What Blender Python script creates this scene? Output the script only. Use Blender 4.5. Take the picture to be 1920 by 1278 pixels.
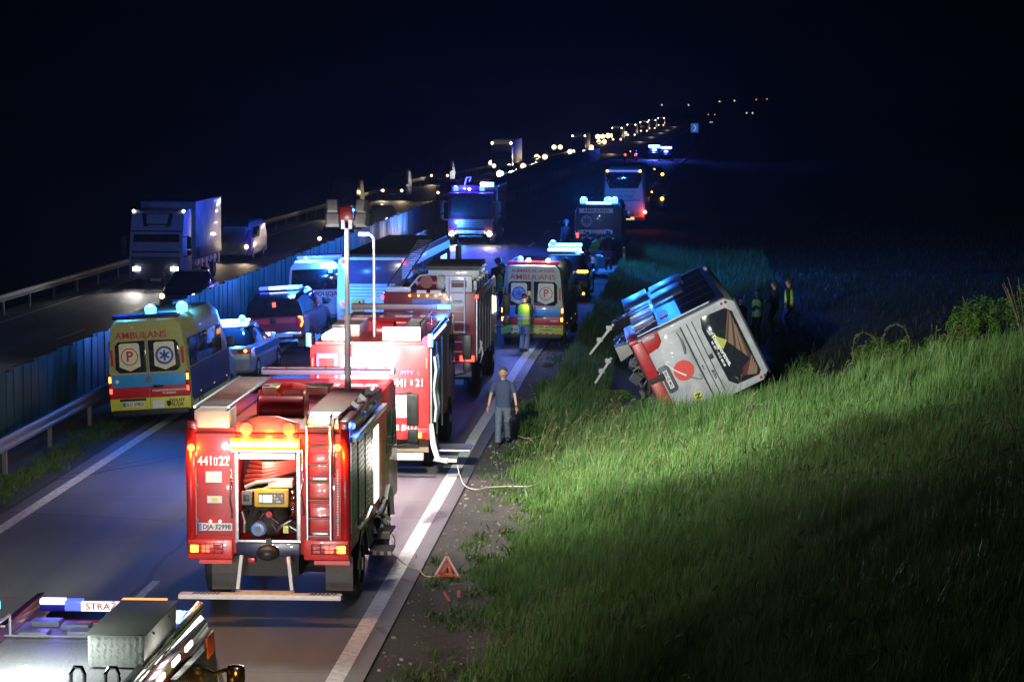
import bpy, bmesh, math, random
import numpy as np
from mathutils import Vector, Matrix
R = math.radians
scn = bpy.context.scene
for o in list(bpy.data.objects): bpy.data.objects.remove(o)
COL = scn.collection
random.seed(7); RNG = np.random.default_rng(7)

# ---------------------------------------------------------------- camera
FPX = 4800.0; VX, VY = 1251.0, 171.0; CH = 8.1
PT = math.atan((639 - VY) / FPX); YW = math.atan((VX - 960) / FPX * math.cos(PT))
cam = bpy.data.cameras.new('camera'); cam.lens = 90; cam.sensor_width = 36; cam.clip_start = .5; cam.clip_end = 6000
camo = bpy.data.objects.new('camera', cam); COL.objects.link(camo)
camo.location = (0, 0, CH); camo.rotation_euler = (math.pi / 2 - PT, 0, YW); scn.camera = camo
_fw = Vector((-math.sin(YW) * math.cos(PT), math.cos(YW) * math.cos(PT), -math.sin(PT)))
_rt = Vector((math.cos(YW), math.sin(YW), 0)); _up = _rt.cross(_fw)
def ray(px, py): return _fw + _rt * ((px - 960) / FPX) + _up * ((639 - py) / FPX)
def at(px, py, z):
    r = ray(px, py); k = (z - CH) / r.z; return Vector((r.x * k, r.y * k, z))
def atd(px, py, d):
    r = ray(px, py); k = d / r.y; return Vector((r.x * k, d, CH + r.z * k))

# ---------------------------------------------------------------- world (night, a trace of sky light)
w = bpy.data.worlds.new('World'); scn.world = w; w.use_nodes = True
nt = w.node_tree; bg = nt.nodes['Background']
sky = nt.nodes.new('ShaderNodeTexSky'); sky.sky_type = 'NISHITA'; sky.sun_disc = False
sky.sun_elevation = R(-9); sky.sun_rotation = R(200); sky.altitude = 100
mixw = nt.nodes.new('ShaderNodeMixRGB'); mixw.blend_type = 'ADD'; mixw.inputs[0].default_value = 1
mixw.inputs[2].default_value = (.012, .012, .045, 1)
nt.links.new(sky.outputs[0], mixw.inputs[1]); nt.links.new(mixw.outputs[0], bg.inputs[0])
bg.inputs[1].default_value = .006
scn.view_settings.view_transform = 'Standard'; scn.view_settings.look = 'None'
scn.view_settings.exposure = 0; scn.view_settings.gamma = 1
scn.cycles.max_bounces = 5; scn.cycles.diffuse_bounces = 2; scn.cycles.glossy_bounces = 3
scn.cycles.transmission_bounces = 4; scn.cycles.volume_bounces = 0; scn.cycles.transparent_max_bounces = 16
scn.cycles.sample_clamp_indirect = 3; scn.cycles.sample_clamp_direct = 0
scn.cycles.use_denoising = True

# ---------------------------------------------------------------- road geometry
CT_D = [-20, 30, 60, 76, 85, 133, 164, 213, 257, 430, 1300, 3000]
CT_X = [-8.45, -8.45, -8.40, -8.25, -8.08, -7.2, -6.55, -5.25, -4.15, .2, 22, 64]
def cx(d): return float(np.interp(d, CT_D, CT_X))
ZR_D = [-50, 240, 460, 850, 3000]; ZR_Z = [0, 0, -2.6, -4.4, -12]
def zr(d): return float(np.interp(d, ZR_D, ZR_Z))
def zl(d): return -.8 + zr(d)
def head(d): return -math.atan((cx(d + 6) - cx(d - 6)) / 12)   # rotation about z that follows the road

# ---------------------------------------------------------------- materials
_M = {}
def mat(name, col, rough=.6, metal=0, var=.12, scale=8, emit=None, es=0, coat=0, alpha=1, bump=0, spec=.5, dirt=None):
    if name in _M: return _M[name]
    m = bpy.data.materials.new(name); m.use_nodes = True; _M[name] = m
    n = m.node_tree.nodes; l = m.node_tree.links; b = n['Principled BSDF']
    tc = n.new('ShaderNodeTexCoord'); no = n.new('ShaderNodeTexNoise'); no.inputs['Scale'].default_value = scale; no.inputs['Detail'].default_value = 6
    l.new(tc.outputs['Object'], no.inputs['Vector'])
    cr = n.new('ShaderNodeValToRGB'); cr.color_ramp.elements[0].position = .3; cr.color_ramp.elements[1].position = .7
    c0 = dirt if dirt else tuple(max(0, c * (1 - var)) for c in col); c1 = tuple(min(1, c * (1 + var * .5)) for c in col)
    cr.color_ramp.elements[0].color = (*c0, 1); cr.color_ramp.elements[1].color = (*c1, 1)
    l.new(no.outputs['Fac'], cr.inputs[0]); l.new(cr.outputs[0], b.inputs['Base Color'])
    mr = n.new('ShaderNodeMapRange'); mr.inputs[3].default_value = max(.04, rough * .8); mr.inputs[4].default_value = min(1, rough * 1.25)
    l.new(no.outputs['Fac'], mr.inputs[0]); l.new(mr.outputs[0], b.inputs['Roughness'])
    b.inputs['Metallic'].default_value = metal; b.inputs['Coat Weight'].default_value = coat
    b.inputs['Specular IOR Level'].default_value = spec
    if alpha < 1: b.inputs['Alpha'].default_value = alpha
    if bump:
        bp = n.new('ShaderNodeBump'); bp.inputs['Strength'].default_value = bump; bp.inputs['Distance'].default_value = .02
        l.new(no.outputs['Fac'], bp.inputs['Height']); l.new(bp.outputs[0], b.inputs['Normal'])
    if emit:
        b.inputs['Emission Color'].default_value = (*emit, 1); b.inputs['Emission Strength'].default_value = es
        if es > 0: m.cycles.emission_sampling = 'NONE'
    return m
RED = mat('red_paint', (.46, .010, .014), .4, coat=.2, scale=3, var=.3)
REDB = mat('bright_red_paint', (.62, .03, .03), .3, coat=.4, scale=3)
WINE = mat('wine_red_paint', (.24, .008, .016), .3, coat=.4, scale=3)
WHITE = mat('white_paint', (.75, .75, .76), .35, coat=.3, scale=4, var=.08)
SILVER = mat('silver_paint', (.42, .43, .46), .3, metal=.4, coat=.4, scale=4)
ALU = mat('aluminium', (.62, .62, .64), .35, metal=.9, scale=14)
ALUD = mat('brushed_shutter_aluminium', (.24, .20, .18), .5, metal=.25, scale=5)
CHROME = mat('chrome', (.75, .75, .77), .12, metal=1)
BLACK = mat('black_plastic', (.018, .018, .02), .45, var=.3)
GLOSSB = mat('glossy_black_paint', (.012, .012, .014), .14, coat=.6, var=.3)
RUB = mat('tyre_rubber', (.02, .02, .021), .8, var=.3, bump=.3, scale=20)
DARK = mat('dark_chassis', (.03, .028, .028), .7, var=.4)
GLASS = mat('dark_tinted_glass', (.02, .024, .03), .06, spec=.8, var=.2)
GREY = mat('grey_plastic', (.16, .16, .17), .5)
LGREY = mat('light_grey_panel', (.45, .45, .46), .5)
BLUEP = mat('blue_paint', (.02, .20, .62), .35, coat=.3)
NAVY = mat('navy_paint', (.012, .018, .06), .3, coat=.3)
YEL = mat('yellow_paint', (.72, .70, .06), .4, coat=.2)
CREAM = mat('pale_yellow_green_paint', (.40, .40, .12), .45, coat=.1)
STICK = mat('cream_sticker', (.86, .78, .48), .5)
AMBERL = mat('amber_lens', (.9, .35, .02), .3)
REDL = mat('red_lens', (.6, .02, .02), .25)
WLET = mat('white_lettering', (.85, .85, .85), .4, var=.03)
RLET = mat('red_lettering', (.55, .02, .03), .4, var=.03)
KLET = mat('black_lettering', (.02, .02, .02), .4, var=.03)
BLET = mat('blue_lettering', (.03, .10, .5), .4, var=.03)
MUD = mat('mud_flap_rubber', (.12, .10, .085), .8, var=.3)
PLATE = mat('number_plate_white', (.8, .8, .8), .4, var=.05)
BROWN = mat('brown_roof_panel', (.20, .08, .07), .6)
# glow materials: lamp lenses, and some surfaces with light painted in
def glow(name, col, s): return mat(name, col, .3, emit=col, es=s)
E_BLUE = glow('lit_blue_beacon', (.03, .08, 1), 9)
E_CYAN = glow('lit_pale_blue_beacon', (.08, .42, 1), 5)
E_AMB = glow('lit_amber_lamp', (1, .42, .03), 9)
E_AMBL = glow('lit_amber_bar', (1, .72, .28), 6)
E_WHT = glow('lit_white_lamp', (1, .93, .82), 45)
E_WARM = glow('lit_warm_headlamp', (1, .74, .42), 3.2)
E_RED = glow('lit_red_tail_lamp', (1, .06, .03), 5)
E_PANEL = glow('lit_white_panel', (.95, .95, 1), 2.2)
E_SOFT = glow('lit_dim_blue_lens', (.08, .12, .8), 2.0)

# ---------------------------------------------------------------- object helpers
def tag(o, label=None, cat=None, group=None, kind=None):
    if label: o['label'] = label
    if cat: o['category'] = cat
    if group: o['group'] = group
    if kind: o['kind'] = kind
    return o
def empty(name, loc=(0, 0, 0), rz=0, label=None, cat=None, group=None, scale=1):
    o = bpy.data.objects.new(name, None); COL.objects.link(o); o.location = loc; o.rotation_euler = (0, 0, rz); o.empty_display_size = .3
    if scale != 1: o.scale = (scale,) * 3
    return tag(o, label, cat, group)
def children(o): return [c for c in bpy.data.objects if c.parent == o]
def copy_tree(o, parent=None):
    c = o.copy(); COL.objects.link(c)
    if parent: c.parent = parent
    for ch in children(o): copy_tree(ch, c)
    return c

class MB:
    def __init__(s): s.v = []; s.f = []; s.mi = []; s.mats = []; s.cur = 0
    def use(s, m):
        if m not in s.mats: s.mats.append(m)
        s.cur = s.mats.index(m); return s
    def add(s, vs, fs):
        b = len(s.v); s.v += [tuple(v) for v in vs]
        for f in fs: s.f.append(tuple(b + i for i in f)); s.mi.append(s.cur)
        return s
    def box(s, x0, x1, y0, y1, z0, z1, M=None):
        vs = [(x, y, z) for z in (z0, z1) for y in (y0, y1) for x in (x0, x1)]
        if M: vs = [M @ Vector(v) for v in vs]
        return s.add(vs, [(0, 2, 3, 1), (4, 5, 7, 6), (0, 1, 5, 4), (2, 6, 7, 3), (0, 4, 6, 2), (1, 3, 7, 5)])
    def hexa(s, p): return s.add(p, [(0, 2, 3, 1), (4, 5, 7, 6), (0, 1, 5, 4), (2, 6, 7, 3), (0, 4, 6, 2), (1, 3, 7, 5)])
    def cyl(s, p0, p1, r, r2=None, n=12, cap=True):
        p0 = Vector(p0); p1 = Vector(p1); r2 = r if r2 is None else r2
        a = (p1 - p0).normalized(); u = a.orthogonal().normalized(); w_ = a.cross(u)
        vs = []
        for p, q in ((p0, r), (p1, r2)):
            for i in range(n):
                t = 2 * math.pi * i / n; vs.append(p + u * (q * math.cos(t)) + w_ * (q * math.sin(t)))
        fs = [(i, (i + 1) % n, n + (i + 1) % n, n + i) for i in range(n)]
        if cap: fs += [tuple(range(n))[::-1], tuple(range(n, 2 * n))]
        return s.add(vs, fs)
    def tube(s, pts, r, n=6):
        pts = [Vector(p) for p in pts]; vs = []; fs = []
        for k, p in enumerate(pts):
            a = (pts[min(k + 1, len(pts) - 1)] - pts[max(k - 1, 0)]).normalized()
            u = a.cross(Vector((.13, .31, .94))).normalized(); w_ = a.cross(u)
            rr = r[k] if isinstance(r, (list, tuple)) else r
            for i in range(n):
                t = 2 * math.pi * i / n; vs.append(p + u * (rr * math.cos(t)) + w_ * (rr * math.sin(t)))
        for k in range(len(pts) - 1):
            for i in range(n):
                j = (i + 1) % n; fs.append((k * n + i, k * n + j, (k + 1) * n + j, (k + 1) * n + i))
        fs += [tuple(range(n))[::-1], tuple(range((len(pts) - 1) * n, len(pts) * n))]
        return s.add(vs, fs)
    def prism(s, poly, axis, a, b, M=None):
        # poly: 2d list; axis 'x': poly=(y,z); 'y': poly=(x,z); 'z': poly=(x,y)
        n = len(poly)
        def mk(p, t): return (t, p[0], p[1]) if axis == 'x' else ((p[0], t, p[1]) if axis == 'y' else (p[0], p[1], t))
        vs = [mk(p, a) for p in poly] + [mk(p, b) for p in poly]
        if M: vs = [M @ Vector(v) for v in vs]
        return s.add(vs, [tuple(range(n))[::-1], tuple(range(n, 2 * n))] + [(i, (i + 1) % n, n + (i + 1) % n, n + i) for i in range(n)])
    def ball(s, c, r, nu=10, nv=6, sz=1):
        c = Vector(c); vs = [c + Vector((0, 0, r * sz))]; fs = []
        for j in range(1, nv):
            for i in range(nu):
                a = math.pi * j / nv; t = 2 * math.pi * i / nu
                vs.append(c + Vector((r * math.sin(a) * math.cos(t), r * math.sin(a) * math.sin(t), r * sz * math.cos(a))))
        vs.append(c - Vector((0, 0, r * sz)))
        for i in range(nu):
            fs.append((0, 1 + i, 1 + (i + 1) % nu)); e = len(vs) - 1; fs.append((e, e - nu + (i + 1) % nu, e - nu + i))
        for j in range(nv - 2):
            for i in range(nu):
                a = 1 + j * nu + i; b = 1 + j * nu + (i + 1) % nu; fs.append((a, a + nu, b + nu, b))
        return s.add(vs, fs)
    def ring(s, c, r, t, axis='y', n=20, th=.006):
        # flat annulus facing -y (axis y)
        vs = []; fs = []
        for q in (r - t / 2, r + t / 2):
            for dy in (0, -th):
                for i in range(n):
                    a = 2 * math.pi * i / n
                    if axis == 'y': vs.append((c[0] + q * math.cos(a), c[1] + dy, c[2] + q * math.sin(a)))
                    else: vs.append((c[0], c[1], c[2]))
        for i in range(n):
            j = (i + 1) % n
            fs += [(n + i, n + j, 3 * n + j, 3 * n + i), (i, n + i, n + j, j)[::-1], (2 * n + i, 3 * n + i, 3 * n + j, 2 * n + j)]
        return s.add(vs, fs)
    def build(s, name, m=None, parent=None, bev=0, smooth=False, seg=2, loc=None):
        me = bpy.data.meshes.new(name); me.from_pydata(s.v, [], s.f)
        if s.mats:
            for k in s.mats: me.materials.append(k)
            me.polygons.foreach_set('material_index', s.mi)
        else: me.materials.append(m)
        bm = bmesh.new(); bm.from_mesh(me)
        bmesh.ops.recalc_face_normals(bm, faces=bm.faces)
        if bev:
            es = [e for e in bm.edges if len(e.link_faces) == 2 and e.calc_face_angle(0) > .5]
            bmesh.ops.bevel(bm, geom=es, offset=bev, segments=seg, affect='EDGES', clamp_overlap=True, profile=.6)
        if smooth or bev:
            for f in bm.faces: f.smooth = True
            for e in bm.edges:
                if len(e.link_faces) == 2 and e.calc_face_angle(0) > R(38): e.smooth = False
        bm.to_mesh(me); bm.free()
        o = bpy.data.objects.new(name, me); COL.objects.link(o)
        if parent: o.parent = parent
        if loc: o.location = loc
        return o

def text(s, size, m, parent, loc, rot=(90, 0, 0), name='lettering', off=.0, sx=1, align='CENTER', th=.002, shear=0):
    cu = bpy.data.curves.new(name, 'FONT'); cu.body = s; cu.size = size; cu.align_x = align; cu.align_y = 'CENTER'; cu.extrude = th; cu.offset = off; cu.resolution_u = 3; cu.shear = shear
    t = bpy.data.objects.new('tmp', cu); COL.objects.link(t)
    bpy.context.view_layer.update(); dg = bpy.context.evaluated_depsgraph_get()
    me = bpy.data.meshes.new_from_object(t.evaluated_get(dg)); bpy.data.objects.remove(t); bpy.data.curves.remove(cu)
    me.transform(Matrix.Diagonal((sx, 1, 1, 1)))
    me.materials.clear(); me.materials.append(m)
    o = bpy.data.objects.new(name, me); COL.objects.link(o); o.parent = parent; o.location = loc; o.rotation_euler = [R(a) for a in rot]
    return o

def lamp(parent, loc, col, power, r=.06, spot=None, rot=None, blend=.6, name='lamp_light'):
    li = bpy.data.lights.new(name, 'SPOT' if spot else 'POINT'); li.color = col; li.energy = power; li.shadow_soft_size = r
    if spot: li.spot_size = R(spot); li.spot_blend = blend
    o = bpy.data.objects.new(name, li); COL.objects.link(o)
    if parent: o.parent = parent
    o.location = loc
    if rot: o.rotation_euler = rot
    return o
def aim(frm, to): return (Vector(to) - Vector(frm)).to_track_quat('-Z', 'Y').to_euler()
CB = (.03, .12, 1); CC = (.03, .20, 1); CW = (1, .93, .85); CH_ = (1, .75, .45); CA = (1, .4, .04); CR = (1, .05, .03)
# ================================================================ ground, roads
def smooth(a, b, x):
    t = min(1, max(0, (x - a) / (b - a))); return t * t * (3 - 2 * t)
def wob(x, y):
    return .5 * math.sin(x * 1.7 + 1.3 * math.sin(y * .9)) * math.sin(y * 1.3 + .7) + .5 * math.sin(x * .63 + y * .41)
def gz(X, d):
    s = X - cx(d); r_ = zr(d)
    if s < -19.5: return zl(d) - .06 - min(1.5, (-19.5 - s) * .3)
    if s < -10.2: return zl(d) - .06
    if s < -6.2: return r_ - .05 - .8 * (-6.2 - s) / 4 - .01
    if s < 4.25: return r_ - .05
    t = s - 4.25
    k = .25 + .012 * max(0, 45 - d)
    near = -.03 + k * max(0, t - 1.6) - (.015 * max(0, t - 12) ** 1.2) + .07 * wob(X, d) * smooth(1.4, 3, t) - .06 * smooth(.2, .8, t)
    xs = [0, 1.2, 2.6, 4.0, 5.2, 7.2, 9, 14, 40]; fz = [-.04, -.1, -.65, -1.3, -1.05, -.05, .18, .25, .3]
    fa = float(np.interp(t, xs, fz)) + .06 * wob(X, d) * smooth(1.4, 3, t)
    a = smooth(59, 63.5, d + .25 * t + .8 * wob(X * .5, 3))
    if t > 16 and d < 63: a = max(a, 0)
    b = smooth(95, 130, d); flat = -.1 - .4 * smooth(1.5, 5, t)
    fa = fa * (1 - b) + flat * b
    return r_ + near * (1 - a) + fa * a
ss = sorted(set([-900, -500, -300, -200, -120, -80, -55, -40, -30, -25, -22, -19.5, -19.4, -18, -14, -10.21, -10.2, -8, -6.2, -5.6, -4.6, -4.3, 0, 4.2, 4.26] + [4.3 + .3 * i for i in range(70)] + [26, 28, 31, 35, 40, 50, 65, 90, 130, 200, 300, 500, 900]))
dd = [-20, 0, 8, 14] + [18 + .7 * i for i in range(75)] + [71 + 1.5 * i for i in range(50)] + [150, 160, 175, 190, 213, 235, 257, 290, 330, 380, 430, 460, 550, 700, 850, 1000, 1300, 1800, 2400, 3000, 4500]
gv = []; gf = []; gm = []
for d in dd:
    for s in ss: X = cx(d) + s; gv.append((X, d, gz(X, d)))
n_ = len(ss)
for j in range(len(dd) - 1):
    for i in range(n_ - 1):
        gf.append((j * n_ + i, j * n_ + i + 1, (j + 1) * n_ + i + 1, (j + 1) * n_ + i))
        gm.append(1 if (4.0 < ss[i] < 5.9 + .5 * math.sin(dd[j] * .7) or -5.2 < ss[i] < -4.2) else 0)
def ground_mat(name, c0, c1, c2, sc, bump=.6):
    m = bpy.data.materials.new(name); m.use_nodes = True; n = m.node_tree.nodes; l = m.node_tree.links; b = n['Principled BSDF']
    tc = n.new('ShaderNodeTexCoord'); a = n.new('ShaderNodeTexNoise'); a.inputs['Scale'].default_value = sc; a.inputs['Detail'].default_value = 10; a.inputs['Roughness'].default_value = .7
    e = n.new('ShaderNodeTexNoise'); e.inputs['Scale'].default_value = .6; e.inputs['Detail'].default_value = 5
    l.new(tc.outputs['Object'], a.inputs['Vector']); l.new(tc.outputs['Object'], e.inputs['Vector'])
    r1 = n.new('ShaderNodeValToRGB'); r1.color_ramp.elements[0].position = .35; r1.color_ramp.elements[1].position = .68
    r1.color_ramp.elements[0].color = (*c0, 1); r1.color_ramp.elements[1].color = (*c1, 1); l.new(a.outputs['Fac'], r1.inputs[0])
    mx = n.new('ShaderNodeMixRGB'); mx.inputs[2].default_value = (*c2, 1); r2 = n.new('ShaderNodeValToRGB'); r2.color_ramp.elements[0].position = .45; r2.color_ramp.elements[1].position = .62
    l.new(e.outputs['Fac'], r2.inputs[0]); l.new(r2.outputs[0], mx.inputs[0]); l.new(r1.outputs[0], mx.inputs[1]); l.new(mx.outputs[0], b.inputs['Base Color'])
    b.inputs['Roughness'].default_value = .9
    bp = n.new('ShaderNodeBump'); bp.inputs['Strength'].default_value = bump; bp.inputs['Distance'].default_value = .05; l.new(a.outputs['Fac'], bp.inputs['Height']); l.new(bp.outputs[0], b.inputs['Normal'])
    return m
me = bpy.data.meshes.new('ground'); me.from_pydata(gv, [], gf); me.materials.append(ground_mat('field_soil', (.012, .015, .006), (.03, .036, .014), (.018, .018, .01), 3)); me.materials.append(ground_mat('trodden_dirt', (.026, .022, .018), (.08, .068, .058), (.036, .031, .026), 9, .9))
me.polygons.foreach_set('material_index', gm); me.shade_smooth()
g_ = bpy.data.objects.new('ground', me); COL.objects.link(g_); tag(g_, kind='structure')

def strip(name, s0, s1, d0, d1, z, m, step=4, thick=0, zf=zr, parent=None):
    mb = MB(); ds = []; d = d0
    while d < d1: ds.append(d); d += step * (1 if d < 300 else 5)
    ds.append(d1)
    vs = []; fs = []
    for d in ds:
        a = -head(d); ca = math.cos(a)
        for s in (s0, s1): vs.append((cx(d) + s, d, zf(d) + z))
    for i in range(len(ds) - 1): fs.append((2 * i, 2 * i + 1, 2 * i + 3, 2 * i + 2))
    mb.add(vs, fs)
    if thick:
        b = len(mb.v); vs2 = [(x, y, z_ - thick) for x, y, z_ in vs]; mb.v += vs2
        for i in range(len(ds) - 1):
            mb.f += [(2 * i, 2 * i + 2, b + 2 * i + 2, b + 2 * i), (2 * i + 1, b + 2 * i + 1, b + 2 * i + 3, 2 * i + 3)]; mb.mi += [0, 0]
    return mb
def road_mat():
    m = bpy.data.materials.new('grey_concrete_road'); m.use_nodes = True; n = m.node_tree.nodes; l = m.node_tree.links; b = n['Principled BSDF']
    tc = n.new('ShaderNodeTexCoord'); mp = n.new('ShaderNodeMapping'); mp.inputs['Scale'].default_value = (1, .07, 1); l.new(tc.outputs['Object'], mp.inputs[0])
    a = n.new('ShaderNodeTexNoise'); a.inputs['Scale'].default_value = 1.3; a.inputs['Detail'].default_value = 6; l.new(mp.outputs[0], a.inputs['Vector'])
    f = n.new('ShaderNodeTexNoise'); f.inputs['Scale'].default_value = 45; f.inputs['Detail'].default_value = 8; l.new(tc.outputs['Object'], f.inputs['Vector'])
    g = n.new('ShaderNodeTexNoise'); g.inputs['Scale'].default_value = .35; g.inputs['Detail'].default_value = 4; l.new(tc.outputs['Object'], g.inputs['Vector'])
    r1 = n.new('ShaderNodeValToRGB'); r1.color_ramp.elements[0].position = .3; r1.color_ramp.elements[1].position = .72
    r1.color_ramp.elements[0].color = (.085, .083, .085, 1); r1.color_ramp.elements[1].color = (.19, .185, .185, 1); l.new(a.outputs['Fac'], r1.inputs[0])
    mx = n.new('ShaderNodeMixRGB'); mx.blend_type = 'MULTIPLY'; mx.inputs[0].default_value = .45; l.new(r1.outputs[0], mx.inputs[1]); l.new(f.outputs['Fac'], mx.inputs[2])
    mx2 = n.new('ShaderNodeMixRGB'); mx2.inputs[2].default_value = (.075, .07, .07, 1); r2 = n.new('ShaderNodeValToRGB'); r2.color_ramp.elements[0].position = .5; r2.color_ramp.elements[1].position = .68; r2.color_ramp.elements[1].color = (.6, .6, .6, 1)
    l.new(g.outputs['Fac'], r2.inputs[0]); l.new(r2.outputs[0], mx2.inputs[0]); l.new(mx.outputs[0], mx2.inputs[1])
    sp = n.new('ShaderNodeSeparateXYZ'); l.new(tc.outputs['Object'], sp.inputs[0])
    m1 = n.new('ShaderNodeMath'); m1.operation = 'MODULO'; m1.inputs[1].default_value = 5.0; l.new(sp.outputs[1], m1.inputs[0])
    m2 = n.new('ShaderNodeMath'); m2.operation = 'LESS_THAN'; m2.inputs[1].default_value = .045; l.new(m1.outputs[0], m2.inputs[0])
    mx3 = n.new('ShaderNodeMixRGB'); mx3.inputs[2].default_value = (.035, .032, .03, 1); m3 = n.new('ShaderNodeMath'); m3.operation = 'MULTIPLY'; m3.inputs[1].default_value = .75; l.new(m2.outputs[0], m3.inputs[0])
    l.new(m3.outputs[0], mx3.inputs[0]); l.new(mx2.outputs[0], mx3.inputs[1]); l.new(mx3.outputs[0], b.inputs['Base Color'])
    vo = n.new('ShaderNodeTexVoronoi'); vo.feature = 'DISTANCE_TO_EDGE'; vo.inputs['Scale'].default_value = .16; nw = n.new('ShaderNodeMixRGB'); nw.inputs[0].default_value = .25; l.new(tc.outputs['Object'], nw.inputs[1]); l.new(g.outputs['Color'], nw.inputs[2]); l.new(nw.outputs[0], vo.inputs['Vector'])
    lt = n.new('ShaderNodeMath'); lt.operation = 'LESS_THAN'; lt.inputs[1].default_value = .0035; l.new(vo.outputs['Distance'], lt.inputs[0]); mx4 = n.new('ShaderNodeMixRGB'); mx4.inputs[2].default_value = (.03, .028, .027, 1); l.new(lt.outputs[0], mx4.inputs[0]); l.new(mx3.outputs[0], mx4.inputs[1])
    # darker wheel tracks along each lane
    wv = n.new('ShaderNodeMath'); wv.operation = 'SINE'; ml = n.new('ShaderNodeMath'); ml.operation = 'MULTIPLY_ADD'; ml.inputs[1].default_value = 3.35; ml.inputs[2].default_value = 1.2; l.new(sp.outputs[0], ml.inputs[0]); l.new(ml.outputs[0], wv.inputs[0])
    mt = n.new('ShaderNodeMapRange'); mt.inputs[1].default_value = .2; mt.inputs[2].default_value = 1; mt.inputs[4].default_value = .38; l.new(wv.outputs[0], mt.inputs[0]); mx5 = n.new('ShaderNodeMixRGB'); mx5.inputs[2].default_value = (.06, .056, .055, 1); l.new(mt.outputs[0], mx5.inputs[0]); l.new(mx4.outputs[0], mx5.inputs[1]); l.new(mx5.outputs[0], b.inputs['Base Color'])
    mr = n.new('ShaderNodeMapRange'); mr.inputs[3].default_value = .5; mr.inputs[4].default_value = .8; l.new(a.outputs['Fac'], mr.inputs[0]); l.new(mr.outputs[0], b.inputs['Roughness'])
    bp = n.new('ShaderNodeBump'); bp.inputs['Strength'].default_value = .25; bp.inputs['Distance'].default_value = .01; l.new(f.outputs['Fac'], bp.inputs['Height']); l.new(bp.outputs[0], b.inputs['Normal'])
    return m
ROAD = road_mat()
LINE = mat('worn_white_road_paint', (.74, .74, .72), .6, var=.25, scale=9, bump=.2, dirt=(.42, .41, .39))
tag(strip('road', -4.32, 4.3, 10, 1500, 0, ROAD, thick=.12).build('road', ROAD), kind='structure')
tag(strip('opposite_road', -18.4, -10.3, 10, 1500, 0, ROAD, zf=zl, thick=.1).build('opposite_road', ROAD), kind='structure')
def line(name, s0, s1, d0, d1, zf=zr, dash=None):
    mb = MB()
    if dash:
        d = d0
        while d < d1:
            a = strip('x', s0, s1, d, d + dash[0], .004, LINE, zf=zf); mb.add(a.v, a.f); d += dash[1]
    else:
        a = strip('x', s0, s1, d0, d1, .004, LINE, zf=zf); mb.add(a.v, a.f)
    return tag(mb.build(name, LINE), kind='structure')
line('right_edge_line', 3.78, 4.03, 12, 900); line('left_edge_line', -4.02, -3.78, 12, 900)
line('lane_line', -.07, .07, 1.5, 900, dash=(4, 12.02)); line('opposite_lane_line', -13.97, -13.83, 40.6, 900, zf=zl, dash=(4, 12.5))
line('opposite_edge_line', -17.95, -17.75, 20, 900, zf=zl); line('opposite_inner_edge_line', -10.75, -10.6, 20, 900, zf=zl)

# ================================================================ guardrails and anti-glare screen
STEELR = mat('galvanised_steel', (.13, .115, .11), .6, metal=.15, var=.3, scale=3)
def guardrail(s, d0, d1, zf, label, zc=.62, posts=4.0, pmax=60, dfar=None):
    root = empty('guardrail', (cx(d0) + s, d0, zf(d0)), 0, label, 'guardrail')
    off = root.location
    prof = [(0, .16), (.05, .12), (.055, .07), (0, .03), (0, -.03), (.055, -.07), (.05, -.12), (0, -.16)]
    ds = list(np.arange(d0, min(d1, 300), 4.0)) + list(np.arange(300, d1, 20.0)) + [d1]; vs = []; fs = []
    for d in ds:
        for (o, z) in prof: vs.append(Vector((cx(d) + s + o, d, zf(d) + zc + z)) - off)
        for (o, z) in prof: vs.append(Vector((cx(d) + s + o - .012, d, zf(d) + zc + z)) - off)
    P_ = 2 * len(prof); q = len(prof)
    for i in range(len(ds) - 1):
        for k in range(q - 1):
            fs += [(i * P_ + k, i * P_ + k + 1, (i + 1) * P_ + k + 1, (i + 1) * P_ + k), (i * P_ + q + k, (i + 1) * P_ + q + k, (i + 1) * P_ + q + k + 1, i * P_ + q + k + 1)]
    MB().add(vs, fs).build('rail', STEELR, root, smooth=True)
    pm = MB(); pm.box(-.11, -.02, -.05, .05, -.35, zc + .12); pm.box(-.03, 0, -.09, .09, zc - .1, zc + .1)
    first = None; d = d0 + 1.5; k = 0
    while d < d1 and k < pmax:
        l = Vector((cx(d) + s, d, zf(d))) - off
        if first is None: first = pm.build('post', STEELR, root, loc=l)
        else: c = first.copy(); COL.objects.link(c); c.location = l
        d += posts; k += 1
    return root
guardrail(-5.62, 44, 292, zr, 'galvanised guardrail in front of the green screen, beside the parked ambulance and police car', pmax=62)
guardrail(-18.85, 60, 900, zl, 'pale guardrail along the far outer edge of the opposite road, behind the oncoming lorry', pmax=60)

GRN = mat('green_screen_plastic', (.006, .036, .030), .42, var=.25, scale=2)
sroot = empty('anti_glare_screen', (cx(50) - 6.35, 50, 0), 0, 'long green slatted anti-glare screen standing on the median between the two roads', 'screen')
so = sroot.location
pan = MB(); d = 44.0
while d < 330:
    X = cx(d) - 6.35; hz = head(d) - .16 + .05 * math.sin(d * 1.7)
    base = Vector((X, d, zr(d))) - so
    M = Matrix.Translation(base) @ Matrix.Rotation(hz, 4, 'Z') @ Matrix.Rotation(.03 * math.sin(d * 2.9), 4, 'X')
    tz = 1.85 + .03 * math.sin(d * 3.1)
    pan.box(-.012, .012, -.37, .37, .46, tz, M); pan.box(-.012, .075, -.385, -.365, .46, tz, M); pan.box(-.012, .03, -.02, .0, .46, tz - .02, M)
    d += .76
pan.build('slat_panel', GRN, sroot)
bm_ = MB(); d = 44.0
vs = []; fs = []; k = 0
dl = list(np.arange(44, 330, 4.0))
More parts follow.
